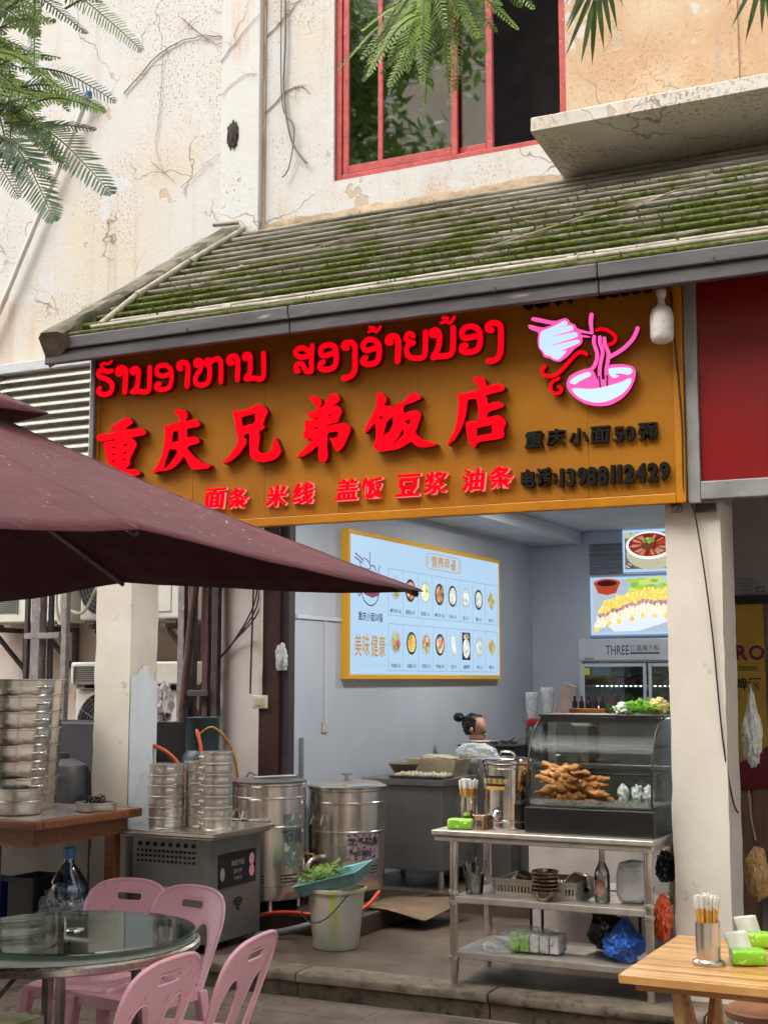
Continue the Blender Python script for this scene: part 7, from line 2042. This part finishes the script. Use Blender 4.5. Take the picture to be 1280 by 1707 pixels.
# ---- steel cabinet with dough things
kc = thing('steel_cabinet', 'dark stainless kitchen cabinet behind the right boiler', 'cabinet', (-4.3, 9.3, .12))
M_dk = steel('dark_stainless', (150, 147, 145), .34, (60, 4, 2), .08, .7)
m = MB(); m.bx(-4.60, -3.99, 9.02, 9.62, .25, .838); m.build('body', M_dk, kc, bevel=.004)
m = MB(); m.bx(-4.62, -3.975, 8.995, 9.64, .84, .888); m.build('worktop', M_dk, kc, bevel=.006)
for x in (-4.56, -4.02):
    for y in (9.06, 9.57):
        m = MB(); m.lathe([(.02, .121), (.022, .13), (.022, .25)], (x, y, 0), 14); m.build('leg', M_ss, kc, smooth=40)
m = MB(); m.bx(-4.59, -4.57, 9.015, 9.0195, .27, .82); m.build('door_edge', M_dk, kc)
CZ = .8885
m = MB(); m.lathe([(0, .003), (.07, .002), (.10, .02), (.145, .085), (.15, .088), (.14, .085), (.09, .025), (0, .012)], (-4.42, 9.36, CZ), 36); tag(m.build('wide_bowl', pm('clay_bowl', (150, 130, 112), rough=.4), smooth=40), 'wide brown bowl at the left end of the steel cabinet', 'bowl')
tr2 = thing('dumpling_tray', 'dark tray at the front of the steel cabinet under white dumplings', 'tray', (-4.16, 9.12, CZ))
m = MB(); m.bx(-4.39, -3.985, 9.01, 9.22, CZ+.0005, CZ+.01); m.build('tray', pm('tray_dark', (60, 56, 54), rough=.5), tr2, bevel=.003)
m = MB(); m.bx(-4.40, -3.98, 9.003, 9.0095, CZ+.002, CZ+.018); m.build('lip', pm('tray_dark', (60, 56, 54)), tr2)
pd_ = None
M_dum = pm('dumpling', (214, 208, 182), (196, 188, 158), rough=.55)
rnd = random.Random(2)
for i in range(12):
    for j in range(5):
        if pd_ is None:
            pd_ = crumple((0, 0, .014), (.017, .017, .017), 3, sub=2, amp=.18).build('dumpling', M_dum, smooth=60); o = pd_
        else: o = pd_.copy(); COL.objects.link(o)
        o.location = (-4.365+.033*i+rnd.uniform(-.003, .003), 9.04+.037*j+rnd.uniform(-.004, .004), CZ+.0105)
        o.rotation_euler = (0, 0, rnd.uniform(0, 6)); o.scale = (1, 1, rnd.uniform(.9, 1.3))
        tag(o, 'small pale dumpling on the dark tray', 'dumpling', 'dumplings on the dark tray')
t = thing('flour_bin', 'beige rectangular plastic bin of dough behind the dumpling tray', 'bin', (-4.2, 9.45, CZ))
m = MB(); m.add([(-4.36, 9.30, CZ+.001), (-4.03, 9.30, CZ+.001), (-4.03, 9.56, CZ+.001), (-4.36, 9.56, CZ+.001), (-4.39, 9.28, CZ+.125), (-4.0, 9.28, CZ+.125), (-4.0, 9.58, CZ+.125), (-4.39, 9.58, CZ+.125)], [(0,3,2,1),(0,1,5,4),(1,2,6,5),(2,3,7,6),(3,0,4,7)]); m.build('bin', pm('beige_plastic', (196, 182, 154), rough=.45), t, solid=.005)
m = crumple((-4.2, 9.43, CZ+.12), (.17, .13, .04), 9, sub=4, amp=.2); m.build('dough', pm('raw_dough', (206, 192, 160), rough=.6), t, smooth=50)

# ---- serving counter further back
sc2 = thing('serving_counter', 'dark serving counter in the middle of the shop behind the display case', 'counter', (-3.5, 10.1, .12))
m = MB(); m.bx(-4.26, -2.4, 9.86, 10.36, .13, .94); m.build('body', M_dk, sc2, bevel=.004)
m = MB(); m.bx(-4.28, -2.38, 9.84, 10.38, .942, .98); m.build('top', M_dk, sc2, bevel=.005)
OZ = .981
pt = thing('soup_well', 'black soup well with ladles in front of the seated woman', 'pot', (-4.05, 10.08, OZ))
m = MB(); m.bx(-4.22, -3.80, 9.90, 10.30, OZ, OZ+.10); m.build('well', pm('well_black', (38, 38, 40), rough=.4), pt, bevel=.01)
m = MB(); m.bx(-4.24, -3.78, 9.885, 10.315, OZ+.1005, OZ+.115); m.build('rim', pm('well_rim', (66, 66, 68), metal=.6, rough=.35), pt, bevel=.004)
for k, (x, a) in enumerate(((-4.02, .5), (-3.93, .7), (-3.86, .35))):
    m = MB(); m.tube([(x, 10.1, OZ+.12), (x+.10+.02*k, 10.0, OZ+.15+.02*k)], .006, 8); m.lathe([(0, .0), (.03, .008), (.04, .03), (.036, .03), (.025, .01), (0, .004)], (x, 10.1, OZ+.1155), 16)
    tag(m.build('ladle', M_ss, smooth=40), ['left', 'middle', 'right'][k]+' steel ladle lying on the soup well', 'ladle', 'ladles on the soup well')
m = MB(); m.lathe([(0, .116), (.11, .116), (.12, .135), (.125, .137), (.115, .13), (0, .122)], (-4.10, 10.08, OZ), 30); tag(m.build('enamel_plate', pm('enamel', (206, 200, 190), rough=.3), smooth=40), 'pale plate on the soup well below the woman face', 'plate')
m = crumple((-4.02, 9.74, 1.03), (.20, .085, .10), 91, sub=5, amp=.16, freq=2.2); tag(m.build('plastic_bag', film('milky_film', (228, 232, 232), .12, .25), smooth=45), 'milky plastic bag lying in front of the soup well', 'bag')
m = MB(); m.bx(-4.32, -3.72, 9.66, 9.835, .125, .945); tag(m.build('low_cupboard', M_dk, bevel=.005), 'narrow dark steel cupboard under the milky plastic bag', 'cupboard')
for k, (x, y) in enumerate(((-3.62, 9.98), (-3.55, 10.14))):
    t = thing('red_lid_jar', ['front one', 'rear one'][k]+' of the clear jars with red lids on the serving counter', 'jar', (x, y, OZ))
    m = MB(); m.lathe([(0, .001), (.085, .001), (.09, .01), (.09, .24), (.075, .27)], (x, y, OZ), 28); m.build('jar', glass('jar_plastic', (214, 220, 220), .05, .12), t, smooth=35)
    m = MB(); m.lathe([(.088, .271), (.09, .275), (.09, .31), (.08, .318), (0, .32)], (x, y, OZ), 28); m.build('lid', pm('lid_red', (170, 30, 36), rough=.4), t, smooth=35)
    m = MB(); m.lathe([(0, .01), (.082, .012), (.082, .15), (0, .155)], (x, y, OZ), 24); m.build('contents', pm('jar_food', (176, 160, 130), (150, 120, 90), rough=.7, scale=30), t, smooth=35)
M_cup = film('clear_cup', (226, 232, 236), .45, .15)
for k, (x, y, n, z0) in enumerate(((-3.66, 9.98, 7, OZ+.32), (-3.55, 10.02, 9, OZ+.3205))):
    t = thing('cup_stack', ['shorter left', 'taller right'][k]+' stack of clear plastic cups on the red lidded jars', 'cups', (x, y, z0))
    for j in range(n):
        m = MB(); m.lathe([(.032, 0), (.048, .085), (.051, .087), (.051, .092)], (x, y, z0+.018*j), 20); m.build('cup', M_cup, t, smooth=40)
m = MB(); m.boxm(Matrix.Translation((-3.40, 10.0, 1.435)) @ Matrix.Rotation(R(20), 4, 'Y') @ Matrix.Rotation(R(15), 4, 'Z'), .10, .012, .26); tag(m.build('clip_board', pm('card_pinkish', (186, 166, 156), rough=.6), bevel=.003), 'pinkish board leaning on the serving counter beside the jars', 'board')
m = MB(); m.bx(-3.52, -3.2, 9.93, 10.12, OZ, 1.305); tag(m.build('steel_box', M_dk, bevel=.005), 'steel box on the serving counter under the leaning board', 'box')
t = thing('orange_crate', 'orange crate of dark bottles beside the leaning board', 'crate', (-3.28, 10.2, OZ))
m = MB(); m.bx(-3.42, -3.13, 10.13, 10.33, 1.306, 1.375); m.bx(-3.42, -3.13, 10.13, 10.33, OZ, 1.305); m.build('box', pm('orange_box', (176, 116, 40), rough=.5), t, bevel=.004)
for k in range(5):
    m = MB(); m.lathe([(0, 1.376), (.02, 1.377), (.02, 1.42), (.009, 1.44), (.009, 1.47), (0, 1.471)], (-3.39+.055*k, 10.2, 0), 12); tag(m.build('dark_bottle', pm('brown_glass', (52, 26, 28), rough=.2), smooth=40), 'small dark bottle standing on the orange crate', 'bottle', 'dark bottles on the orange crate')
rnd = random.Random(44)
m = MB()
for k in range(120):
    p = Vector((rnd.uniform(-3.12, -2.72), rnd.uniform(10.0, 10.25), OZ+.33+rnd.uniform(0, .07))); a = rnd.uniform(0, 6.28); L = rnd.uniform(.03, .07)
    d = Vector((math.cos(a), math.sin(a), rnd.uniform(-.2, .8)))*L; s = d.cross(Vector((0, 0, 1))).normalized()*L*.3
    m.add([p-s*.3, p+d*.6-s, p+d*1.1, p+d*.6+s], [(0,1,2,3)])
tag(m.build('dark_greens', leafmat('dark_greens', (62, 96, 44), (40, 66, 34))), 'dark green vegetables heaped behind the display case', 'greens', kind='stuff')
m = MB(); m.bx(-3.12, -2.45, 9.95, 10.3, OZ, OZ+.33); tag(m.build('vegetable_crate', M_dk, bevel=.005), 'steel bin under the dark green vegetables', 'bin')

# ---- seated woman
PX, PY = -4.43, 10.60
pw = thing('person', 'seated woman in dark clothes with hair in a bun, looking right', 'person', (PX, PY, .12))
def skin(name, vts, eds, rad, mat, parent, root=0, subs=2):
    me = bpy.data.meshes.new(name)
    inv = PM[parent].inverted()
    me.from_pydata([tuple(inv @ Vector(v)) for v in vts], eds, [])
    o = bpy.data.objects.new(name, me); COL.objects.link(o); o.parent = parent; PM[o] = PM[parent]
    me.materials.append(mat)
    md = o.modifiers.new('skin', 'SKIN'); md.use_smooth_shade = True
    for i, r in enumerate(rad):
        me.skin_vertices[0].data[i].radius = (r, r) if not isinstance(r, tuple) else r
        me.skin_vertices[0].data[i].use_root = (i == root)
    s = o.modifiers.new('sub', 'SUBSURF'); s.levels = subs; s.render_levels = subs
    return o
M_skin = pm('skin', (196, 150, 126), (184, 136, 112), rough=.5, scale=9, bumpk=.03)
x, y = PX, PY
V = [(x, y, .58), (x+.01, y, .72), (x+.02, y, .88), (x+.025, y, .99), (x+.035, y, 1.06), (x+.05, y, 1.12), (x+.055, y, 1.19), (x+.05, y, 1.26), (x+.045, y, 1.29),
     (x+.02, y-.16, .98), (x+.10, y-.21, .78), (x+.26, y-.20, .80), (x+.02, y+.16, .98), (x+.10, y+.21, .78), (x+.26, y+.18, .80),
     (x+.05, y-.09, .57), (x+.42, y-.10, .56), (x+.40, y-.10, .17), (x+.50, y-.10, .15), (x+.05, y+.09, .57), (x+.42, y+.10, .56), (x+.40, y+.10, .17), (x+.50, y+.10, .15),
     (x+.125, y, 1.14), (x+.142, y, 1.175)]
Ed = [(0,1),(1,2),(2,3),(3,4),(4,5),(5,6),(6,7),(7,8),(3,9),(9,10),(10,11),(3,12),(12,13),(13,14),(0,15),(15,16),(16,17),(17,18),(0,19),(19,20),(20,21),(21,22),(5,23),(6,24)]
Rd = [.13, .115, .12, .09, .042, .06, .082, .084, .06, .052, .042, .032, .052, .042, .032, .085, .065, .045, .04, .085, .065, .045, .04, .03, .018]
body = skin('body', V, Ed, Rd, M_skin, pw)
Vs = V[:4]+[(x+.03, y, 1.03)]+[V[9], V[10], (x+.2, y-.20, .79), V[12], V[13], (x+.2, y+.185, .79)]
skin('shirt', Vs, [(0,1),(1,2),(2,3),(3,4),(3,5),(5,6),(6,7),(3,8),(8,9),(9,10)], [.145, .13, .135, .10, .062, .07, .058, .048, .07, .058, .048], pm('dark_shirt', (36, 34, 38), (28, 26, 30), rough=.85), pw)
skin('trousers', [V[0], V[15], V[16], (x+.40, y-.10, .22), V[19], V[20], (x+.40, y+.10, .22)], [(0,1),(1,2),(2,3),(0,4),(4,5),(5,6)], [.15, .10, .078, .06, .10, .078, .06], pm('dark_trousers', (40, 42, 54), rough=.85), pw)
M_hair = pm('black_hair', (26, 22, 22), (16, 14, 14), rough=.4, scale=20, st=(1, 1, 6), bumpk=.3, bscale=80)
m = crumple((x+.028, y, 1.222), (.112, .100, .115), 3, sub=5, amp=.12, freq=2.4, flat_bottom=False, squash=lambda q: Vector((min(q.x, .40+.42*max(0, q.z)), q.y*(1-.12*max(0, -q.z)), max(q.z, -.72))))
m.build('hair', M_hair, pw, smooth=60)
m = crumple((x-.095, y-.02, 1.285), (.05, .05, .045), 6, sub=3, amp=.2, flat_bottom=False); m.build('hair_bun', M_hair, pw, smooth=60)
for s in (-1, 1):
    m = crumple((x+.118, y+s*.032, 1.20), (.012, .012, .008), 2, sub=2, amp=.05, flat_bottom=False); m.build('eye', pm('eye_dark', (30, 22, 20), rough=.2), pw, smooth=60)
    m = crumple((x+.045, y+s*.088, 1.185), (.02, .012, .03), 2, sub=2, amp=.1, flat_bottom=False); m.build('ear', M_skin, pw, smooth=60)
m = crumple((x+.128, y, 1.135), (.01, .022, .007), 2, sub=2, amp=.05, flat_bottom=False); m.build('mouth', pm('lips', (150, 84, 78), rough=.4), pw, smooth=60)
for s in (-1, 1):       # hands resting on a board: palm and five fingers each
    hx, hy, hz = x+.28, y+s*(.19), .80
    vv = [(hx-.02, hy, hz), (hx+.03, hy, hz-.005)]; ee = [(0, 1)]; rr = [.026, .024]
    for k in range(4):
        yy = hy+(k-1.5)*.018; L = (.055, .068, .063, .048)[k]; b0 = len(vv)
        vv += [(hx+.045, yy, hz-.005), (hx+.045+L*.55, yy, hz-.012), (hx+.045+L, yy, hz-.03)]; ee += [(1, b0), (b0, b0+1), (b0+1, b0+2)]; rr += [.009, .0085, .0075]
    b0 = len(vv); vv += [(hx+.005, hy-s*.03, hz-.004), (hx+.035, hy-s*.05, hz-.01)]; ee += [(0, b0), (b0, b0+1)]; rr += [.011, .009]
    skin('hand', vv, ee, rr, M_skin, pw, subs=1)
t = thing('plastic_stool', 'dark stool under the seated woman', 'stool', (PX, PY, .12))
m = MB(); m.bx(PX-.17, PX+.15, PY-.16, PY+.16, .42, .445); m.build('seat', MATS['fridge_dark'], t, bevel=.01)
for sx in (-.14, .12):
    for sy in (-.13, .13): m = MB(); m.bx(PX+sx-.015, PX+sx+.015, PY+sy-.015, PY+sy+.015, .121, .42); m.build('leg', MATS['fridge_dark'], t)
m = MB(); m.bx(PX+.17, PX+.5, PY-.3, PY+.3, .755, .775); m.bx(PX+.30, PX+.34, PY-.03, PY+.03, .121, .754); tag(m.build('chopping_board', pm('board_wood', (150, 120, 90), rough=.6)), 'work board on a post under the woman hands', 'board')

# ---- round ceiling lamps (their glow is mirrored in the display case)
M_lamp = emis('lamp_disc', (255, 250, 244), 64)
for (x, y, lab) in ((-3.35, 10.55, 'round ceiling lamp deep inside the shop'), (-3.45, 7.75, 'round ceiling lamp just behind the orange sign')):
    t = thing('ceiling_lamp', lab, 'lamp', (x, y, 3.0))
    m = MB(); m.lathe([(.19, 3.054), (.20, 3.03), (.185, 3.015), (.175, 3.0145)], (x, y, 0), 36); m.build('rim', pm('lamp_rim', (220, 220, 220)), t, smooth=40)
    m = MB(); m.lathe([(0, 3.012), (.172, 3.0145)], (x, y, 0), 36); m.build('diffuser', M_lamp, t)
# ================================================================ TREES AND FRONDS
M_leaf = leafmat('flame_leaf', (128, 164, 76), (78, 118, 54))
M_leaf2 = leafmat('flame_leaf_bright', (166, 198, 86), (116, 160, 66))
M_leafd = leafmat('flame_leaf_deep', (98, 132, 64), (64, 96, 50))
M_leafg = leafmat('flame_leaf_dusky', (120, 146, 110), (84, 116, 84))
M_twig = pm('green_twig', (110, 112, 66), (90, 84, 56), rough=.7)
M_bark = pm('bark', (116, 102, 86), (84, 72, 60), rough=.95, scale=6, bumpk=.6, bscale=20)
ft = thing('flame_tree', 'feathery leaved tree reaching in from the left and overhead', 'tree', (-3.35, 1.6, .5))
m = MB(); m.tube(smooth_path([(-3.35, 1.6, .5), (-3.33, 1.62, 1.2), (-3.42, 1.6, 2.2), (-3.5, 1.9, 3.2)], 5), [.16-.0045*i for i in range(16)], 14); m.build('trunk', M_bark, ft, smooth=60)
m = MB(); m.tube(smooth_path([(-3.5, 1.88, 3.1), (-3.7, 2.6, 3.8), (-3.55, 3.3, 4.15), (-3.2, 3.55, 4.25)], 5), [.085-.004*i for i in range(16)], 10); m.build('limb', M_bark, ft, smooth=60)
m = MB(); m.tube(smooth_path([(-3.5, 1.88, 3.1), (-3.2, 2.3, 4.3), (-2.5, 3.2, 5.0), (-1.9, 3.95, 4.75), (-1.78, 4.02, 4.1)], 5), [.085-.0036*i for i in range(21)], 10); m.build('limb', M_bark, ft, smooth=60)
def leaf_compound(root, tip, npin, pinL, nlf, lfL, lfW, seed, sag=.10, side=None):
    """bipinnate leaf: stalk from root to tip, pinnae in pairs, leaflets in pairs along each"""
    rnd = random.Random(seed)
    b = MB()
    A, T = Vector(root), Vector(tip)
    d = T-A; L = d.length
    mid = (A+T)/2+Vector((0, 0, sag*L))
    P = smooth_path([A, A.lerp(mid, .5)+Vector((0, 0, sag*L*.25)), mid, mid.lerp(T, .55)+Vector((0, 0, sag*L*.1)), T], 6)
    b.cur = 1
    b.tube(P, [.0045*(1-.7*i/len(P)) for i in range(len(P))], 5)
    b.cur = 0
    sv = side or Vector((rnd.uniform(-.5, .5), rnd.uniform(-.5, .5), 1)).normalized()
    def leaflet(p, dr, l, w, nrm):
        s = dr.cross(nrm).normalized()*w
        b.add([p, p+dr*l*.2+s, p+dr*l*.75+s*.9, p+dr*l, p+dr*l*.75-s*.9, p+dr*l*.2-s], [(0,1,2,3,4,5)])
    for i in range(npin):
        t = .10+.90*i/(npin-1 if npin > 1 else 1)
        q = t*(len(P)-1); k = min(int(q), len(P)-2); p = P[k].lerp(P[k+1], q-k); dr = (P[k+1]-P[k]).normalized()
        sd = dr.cross(sv).normalized()
        env = math.sin(math.pi*(.18+.80*t))**.6
        if nlf == 0:
            for s in (-1, 1):
                dd = (sd*s+dr*.75+Vector((0, 0, -.12))+Vector((rnd.gauss(0, .06), rnd.gauss(0, .06), rnd.gauss(0, .06)))).normalized()
                leaflet(p, dd, pinL*env*rnd.uniform(.9, 1.1), lfW, sv)
            continue
        for s in (-1, 1):
            dd = (sd*s*1.0+dr*.62+Vector((0, 0, rnd.uniform(-.35, .05)))+Vector((rnd.gauss(0, .08), rnd.gauss(0, .08), 0))).normalized()
            PL = pinL*env*rnd.uniform(.85, 1.1)
            b.cur = 1; b.tube([p, p+dd*PL*.5-Vector((0, 0, PL*.02)), p+dd*PL-Vector((0, 0, PL*.12))], [.0014, .001, .0006], 3, caps=False); b.cur = 0
            for j in range(nlf):
                u = .06+.94*j/nlf
                pp_ = p+dd*PL*u-Vector((0, 0, PL*.12*u*u)); nn = (sv+dr*.2).normalized(); ls = dd.cross(nn).normalized()
                e2 = (math.sin(math.pi*(.2+.75*u)))**.5
                for s2 in (-1, 1):
                    l_ = (ls*s2+dd*.35+Vector((0, 0, rnd.uniform(-.15, .1)))).normalized()
                    leaflet(pp_, l_, lfL*e2, lfW, nn)
    return b
def px(xp, yp, Y, dz=0): return None
tl = [((-3.30, 3.50, 4.08), (-2.62, 3.50, 3.665), 0), ((-3.46, 3.55, 4.05), (-3.02, 3.45, 3.78), 0), ((-3.36, 3.45, 3.80), (-2.90, 3.40, 3.36), 0), ((-3.42, 3.5, 3.72), (-2.93, 3.48, 3.33), 0),
      ((-3.36, 3.52, 4.12), (-2.95, 3.62, 3.85), 1), ((-3.40, 3.42, 3.92), (-3.05, 3.30, 3.50), 0), ((-3.46, 3.6, 3.95), (-3.05, 3.66, 3.60), 1), ((-3.46, 3.5, 3.6), (-3.08, 3.45, 3.22), 0),
      ((-3.5, 3.55, 4.2), (-2.90, 3.7, 4.02), 1), ((-3.48, 3.4, 3.72), (-3.12, 3.35, 3.36), 1), ((-3.5, 3.45, 4.05), (-3.10, 3.32, 3.80), 0), ((-3.42, 3.4, 3.80), (-2.98, 3.42, 3.50), 1), ((-3.5, 3.5, 3.85), (-3.05, 3.5, 3.42), 0), ((-3.44, 3.45, 4.1), (-2.92, 3.4, 3.78), 0), ((-3.38, 3.6, 3.66), (-3.0, 3.6, 3.36), 1), ((-3.5, 3.42, 3.55), (-3.17, 3.36, 3.25), 0)]
rnd = random.Random(55)
for i in range(6):
    a = Vector((rnd.uniform(-3.6, -3.3), rnd.uniform(3.35, 3.7), rnd.uniform(3.5, 4.15)))
    tl.append((tuple(a), tuple(a+Vector((rnd.uniform(.12, .32), rnd.uniform(-.12, .12), rnd.uniform(-.38, -.12)))), i % 2))
def spray(a, b_, seed, lf=.058, w=.0036, pitch=.0135, nside=3):
    """one leaf: a main feathered pinna and a few side pinnae, leaflets distinct"""
    rnd = random.Random(seed); A, T = Vector(a), Vector(b_); d = T-A; L = d.length
    big = MB()
    def one(p, q, k):
        sv = Vector((.25+rnd.uniform(-.55, .55), -.8, .55+rnd.uniform(-.55, .55))).normalized()
        n = max(10, int((q-p).length/pitch))
        b = leaf_compound(p, q, n, lf*rnd.uniform(.75, 1.1)*k, 0, 0, w*rnd.uniform(.85, 1.1), seed*7+n, sag=rnd.uniform(.05, .16), side=sv)
        o = len(big.v); big.v += b.v
        for f_, m_ in zip(b.f, b.m): big.cur = m_; big.face([o+i for i in f_])
    one(A.lerp(T, .15), T, 1)
    fw = Vector((.25, -.8, .55)).normalized(); sd = d.normalized().cross(fw)
    for j in range(nside):
        t = .12+.6*j/max(1, nside); s = 1 if j % 2 else -1
        p = A.lerp(T, t)+Vector((0, 0, .02)); q = p+(d.normalized()*rnd.uniform(.55, .9)+sd*s*rnd.uniform(.35, .75)+fw*rnd.uniform(-.3, .3)).normalized()*L*rnd.uniform(.45, .7)
        one(p, q, .85)
    big.cur = 1; big.tube([A, A.lerp(T, .2)+Vector((0, 0, .02)), A.lerp(T, .5)+Vector((0, 0, .03))], [.004, .003, .0015], 5)
    return big
for i, (a, b_, k) in enumerate(tl):
    spray(a, b_, 100+i).build('frond', [[M_leaf, M_leaf2, M_leafd][(k+i//3) % 3], M_twig], ft)
for i, (a, b_) in enumerate((((-3.16, 3.46, 3.50), (-2.70, 3.46, 3.175)), ((-3.12, 3.40, 3.42), (-2.865, 3.38, 3.085)))):
    leaf_compound(a, b_, 34, .095, 0, 0, .0050, 130+i, sag=.12, side=Vector((.25, -.8, .55)).normalized()).build('frond', [M_leafg, M_twig], ft)
cl = [((-1.80, 4.02, 4.02), (-2.02, 3.98, 3.70), 1), ((-1.79, 4.02, 4.02), (-1.93, 3.95, 3.56), 0), ((-1.78, 4.02, 4.05), (-1.80, 3.96, 3.50), 0), ((-1.78, 4.02, 4.05), (-1.71, 3.96, 3.46), 1), ((-1.77, 4.02, 4.08), (-1.60, 4.0, 3.66), 0),
      ((-1.76, 4.03, 4.08), (-1.45, 4.05, 3.80), 1), ((-1.80, 4.05, 4.05), (-1.99, 4.12, 3.86), 1), ((-1.78, 3.98, 3.98), (-1.86, 3.90, 3.62), 1), ((-1.77, 4.0, 4.1), (-1.62, 3.9, 3.86), 1), ((-1.80, 4.05, 4.0), (-1.75, 4.1, 3.60), 0), ((-1.82, 4.0, 3.98), (-2.00, 3.9, 3.60), 0), ((-1.80, 3.95, 3.95), (-1.76, 3.85, 3.52), 1), ((-1.78, 4.0, 4.0), (-1.66, 3.92, 3.56), 0), ((-1.83, 4.0, 4.0), (-1.93, 4.1, 3.70), 1)]
for i, (a, b_, k) in enumerate(cl):
    spray(a, b_, 200+i, lf=.05, w=.0033, pitch=.0125, nside=2).build('frond', [[M_leaf, M_leaf2][k], M_twig], ft)
# crown above the frame
rnd = random.Random(77)
for i in range(16):
    c = Vector((rnd.uniform(-4.9, -1.2), rnd.uniform(1.0, 4.4), rnd.uniform(4.4, 5.6)))
    a = rnd.uniform(0, 6.28)
    leaf_compound(c, c+Vector((math.cos(a)*.55, math.sin(a)*.55, -.2)), 9, .15, 9, .024, .005, 300+i).build('frond', [[M_leaf, M_leaf2][i % 2], M_twig], ft)
m = MB()
for i in range(9):
    a = Vector((-3.2, 2.3, 4.3)); q = Vector((rnd.uniform(-4.7, -1.4), rnd.uniform(1.2, 4.2), rnd.uniform(4.6, 5.5)))
    m.tube(smooth_path([a, a.lerp(q, .5)+Vector((0, 0, .25)), q], 4), [.03-.0028*k for k in range(9)], 6)
m.build('twigs', M_bark, ft, smooth=60)

pt_ = thing('palm_tree', 'palm with long narrow leaflets reaching in at the top right', 'palm', (.75, 2.5, -.13))
m = MB(); m.tube(smooth_path([(.75, 2.5, -.13), (.72, 2.52, 1.5), (.62, 2.6, 3.4), (.5, 2.7, 4.5)], 6), [.15-.003*i for i in range(19)], 14); m.build('trunk', M_bark, pt_, smooth=60)
M_palm = leafmat('palm_leaf', (92, 118, 60), (58, 84, 46))
def palm_frond(pts_, n, LL, seed, w=.009):
    rnd = random.Random(seed); b = MB()
    P = smooth_path(pts_, 8)
    b.cur = 1; b.tube(P, [.012*(1-.8*i/len(P)) for i in range(len(P))], 6); b.cur = 0
    for i in range(n):
        t = .16+.84*i/(n-1); q = t*(len(P)-1); k = min(int(q), len(P)-2); p = P[k].lerp(P[k+1], q-k); dr = (P[k+1]-P[k]).normalized()
        sd = dr.cross(Vector((.25, -.9, .35))).normalized()
        for s in (-1, 1):
            sp = .95*(1-t)**.45+.12
            dd = (sd*s*sp+dr*(.75+.4*t)+Vector((rnd.gauss(0, .04), rnd.gauss(0, .04), rnd.gauss(0, .04)))).normalized()
            L = LL*(.65+.35*math.sin(math.pi*(.1+.85*t)))*rnd.uniform(.9, 1.08); nn = dd.cross(sd).normalized() if abs(dd.dot(sd)) < .98 else Vector((0, -1, 0))
            wv = dd.cross(Vector((0, -1, .2))).normalized()*w
            dn = Vector((0, 0, -L*.10))
            b.add([p, p+dd*L*.3+wv+dn*.2, p+dd*L*.7+wv*.7+dn*.6, p+dd*L+dn, p+dd*L*.7-wv*.7+dn*.6, p+dd*L*.3-wv+dn*.2], [(0,1,2,3,4,5)])
    return b
fr_ = [([(.5, 2.7, 4.5), (.1, 2.95, 4.75), (-.55, 3.25, 4.45), (-.95, 3.45, 3.95), (-1.07, 3.5, 3.50)], 30, .26), ([(.5, 2.7, 4.5), (.25, 3.0, 4.7), (-.15, 3.4, 4.4), (-.55, 3.75, 3.95), (-.66, 3.8, 3.62)], 30, .26)]
for i, (p, n, L) in enumerate(fr_): palm_frond(p, n, L, i).build('frond', [M_palm, M_twig], pt_)
for i in range(9):
    a = R(-150+i*34)
    palm_frond([(.5, 2.7, 4.5), (.5+.6*math.cos(a), 2.7+.6*math.sin(a), 5.0), (.5+1.2*math.cos(a), 2.7+1.2*math.sin(a), 4.95), (.5+1.7*math.cos(a), 2.7+1.7*math.sin(a), 4.5)], 26, .3, 20+i).build('frond', [M_palm, M_twig], pt_)

# the other side of the street (seen only as reflections)
ob = thing('opposite_building', 'pale building with rows of windows on the other side of the street', 'building', (-6, -20, -.13))
m = MB(); m.bx(-48, 14, -24, -19, -.13, 24.0); m.build('wall', pm('opposite_wall', (214, 204, 188), (196, 184, 168), rough=.9, scale=.6), ob)
m = MB()
for r in range(3):
    for k in range(20): m.bx(-46.5+3.0*k, -45.0+3.0*k, -18.99, -18.95, .6+3.0*r, 2.3+3.0*r)
m.build('windows', pm('opposite_window', (52, 60, 66), rough=.15), ob)
m = MB(); m.bx(-48.5, 14.5, -24.5, -18.3, 24.0, 24.4); m.build('roof', pm('opposite_roof', (96, 70, 60), rough=.9), ob)
def street_tree(x, y, h, seed, label):
    rnd = random.Random(seed)
    t = thing('street_tree', label, 'tree', (x, y, -.13))
    m = MB(); m.tube(smooth_path([(x, y, -.13), (x+.1, y, h*.3), (x, y+.1, h*.6)], 4), [.22-.012*i for i in range(9)], 10); m.build('trunk', M_bark, t, smooth=60)
    m = MB()
    blobs = [(Vector((x+rnd.gauss(0, 1.3), y+rnd.gauss(0, 1.3), h*.65+rnd.gauss(0, 1.8))), rnd.uniform(.7, 1.4)) for _ in range(20)]
    for k in range(5200):
        c, r = rnd.choice(blobs)
        d = Vector((rnd.gauss(0, 1), rnd.gauss(0, 1), rnd.gauss(0, 1))).normalized()*r*rnd.random()**.4
        p = c+d; a = Vector((rnd.gauss(0, 1), rnd.gauss(0, 1), rnd.gauss(0, .5))).normalized()*.2; s = a.cross(Vector((rnd.random(), rnd.random(), 1))).normalized()*.08
        m.add([p-a, p+s, p+a, p-s], [(0,1,2,3)])
    m.build('crown', M_leaf, t)
street_tree(-12.0, -4.5, 19.0, 1, 'leafy street tree opposite the shop, left one')
street_tree(-4.5, -9.0, 9.0, 2, 'leafy street tree opposite the shop, middle one')
street_tree(4.5, -10.0, 8.0, 3, 'leafy street tree opposite the shop, right one')
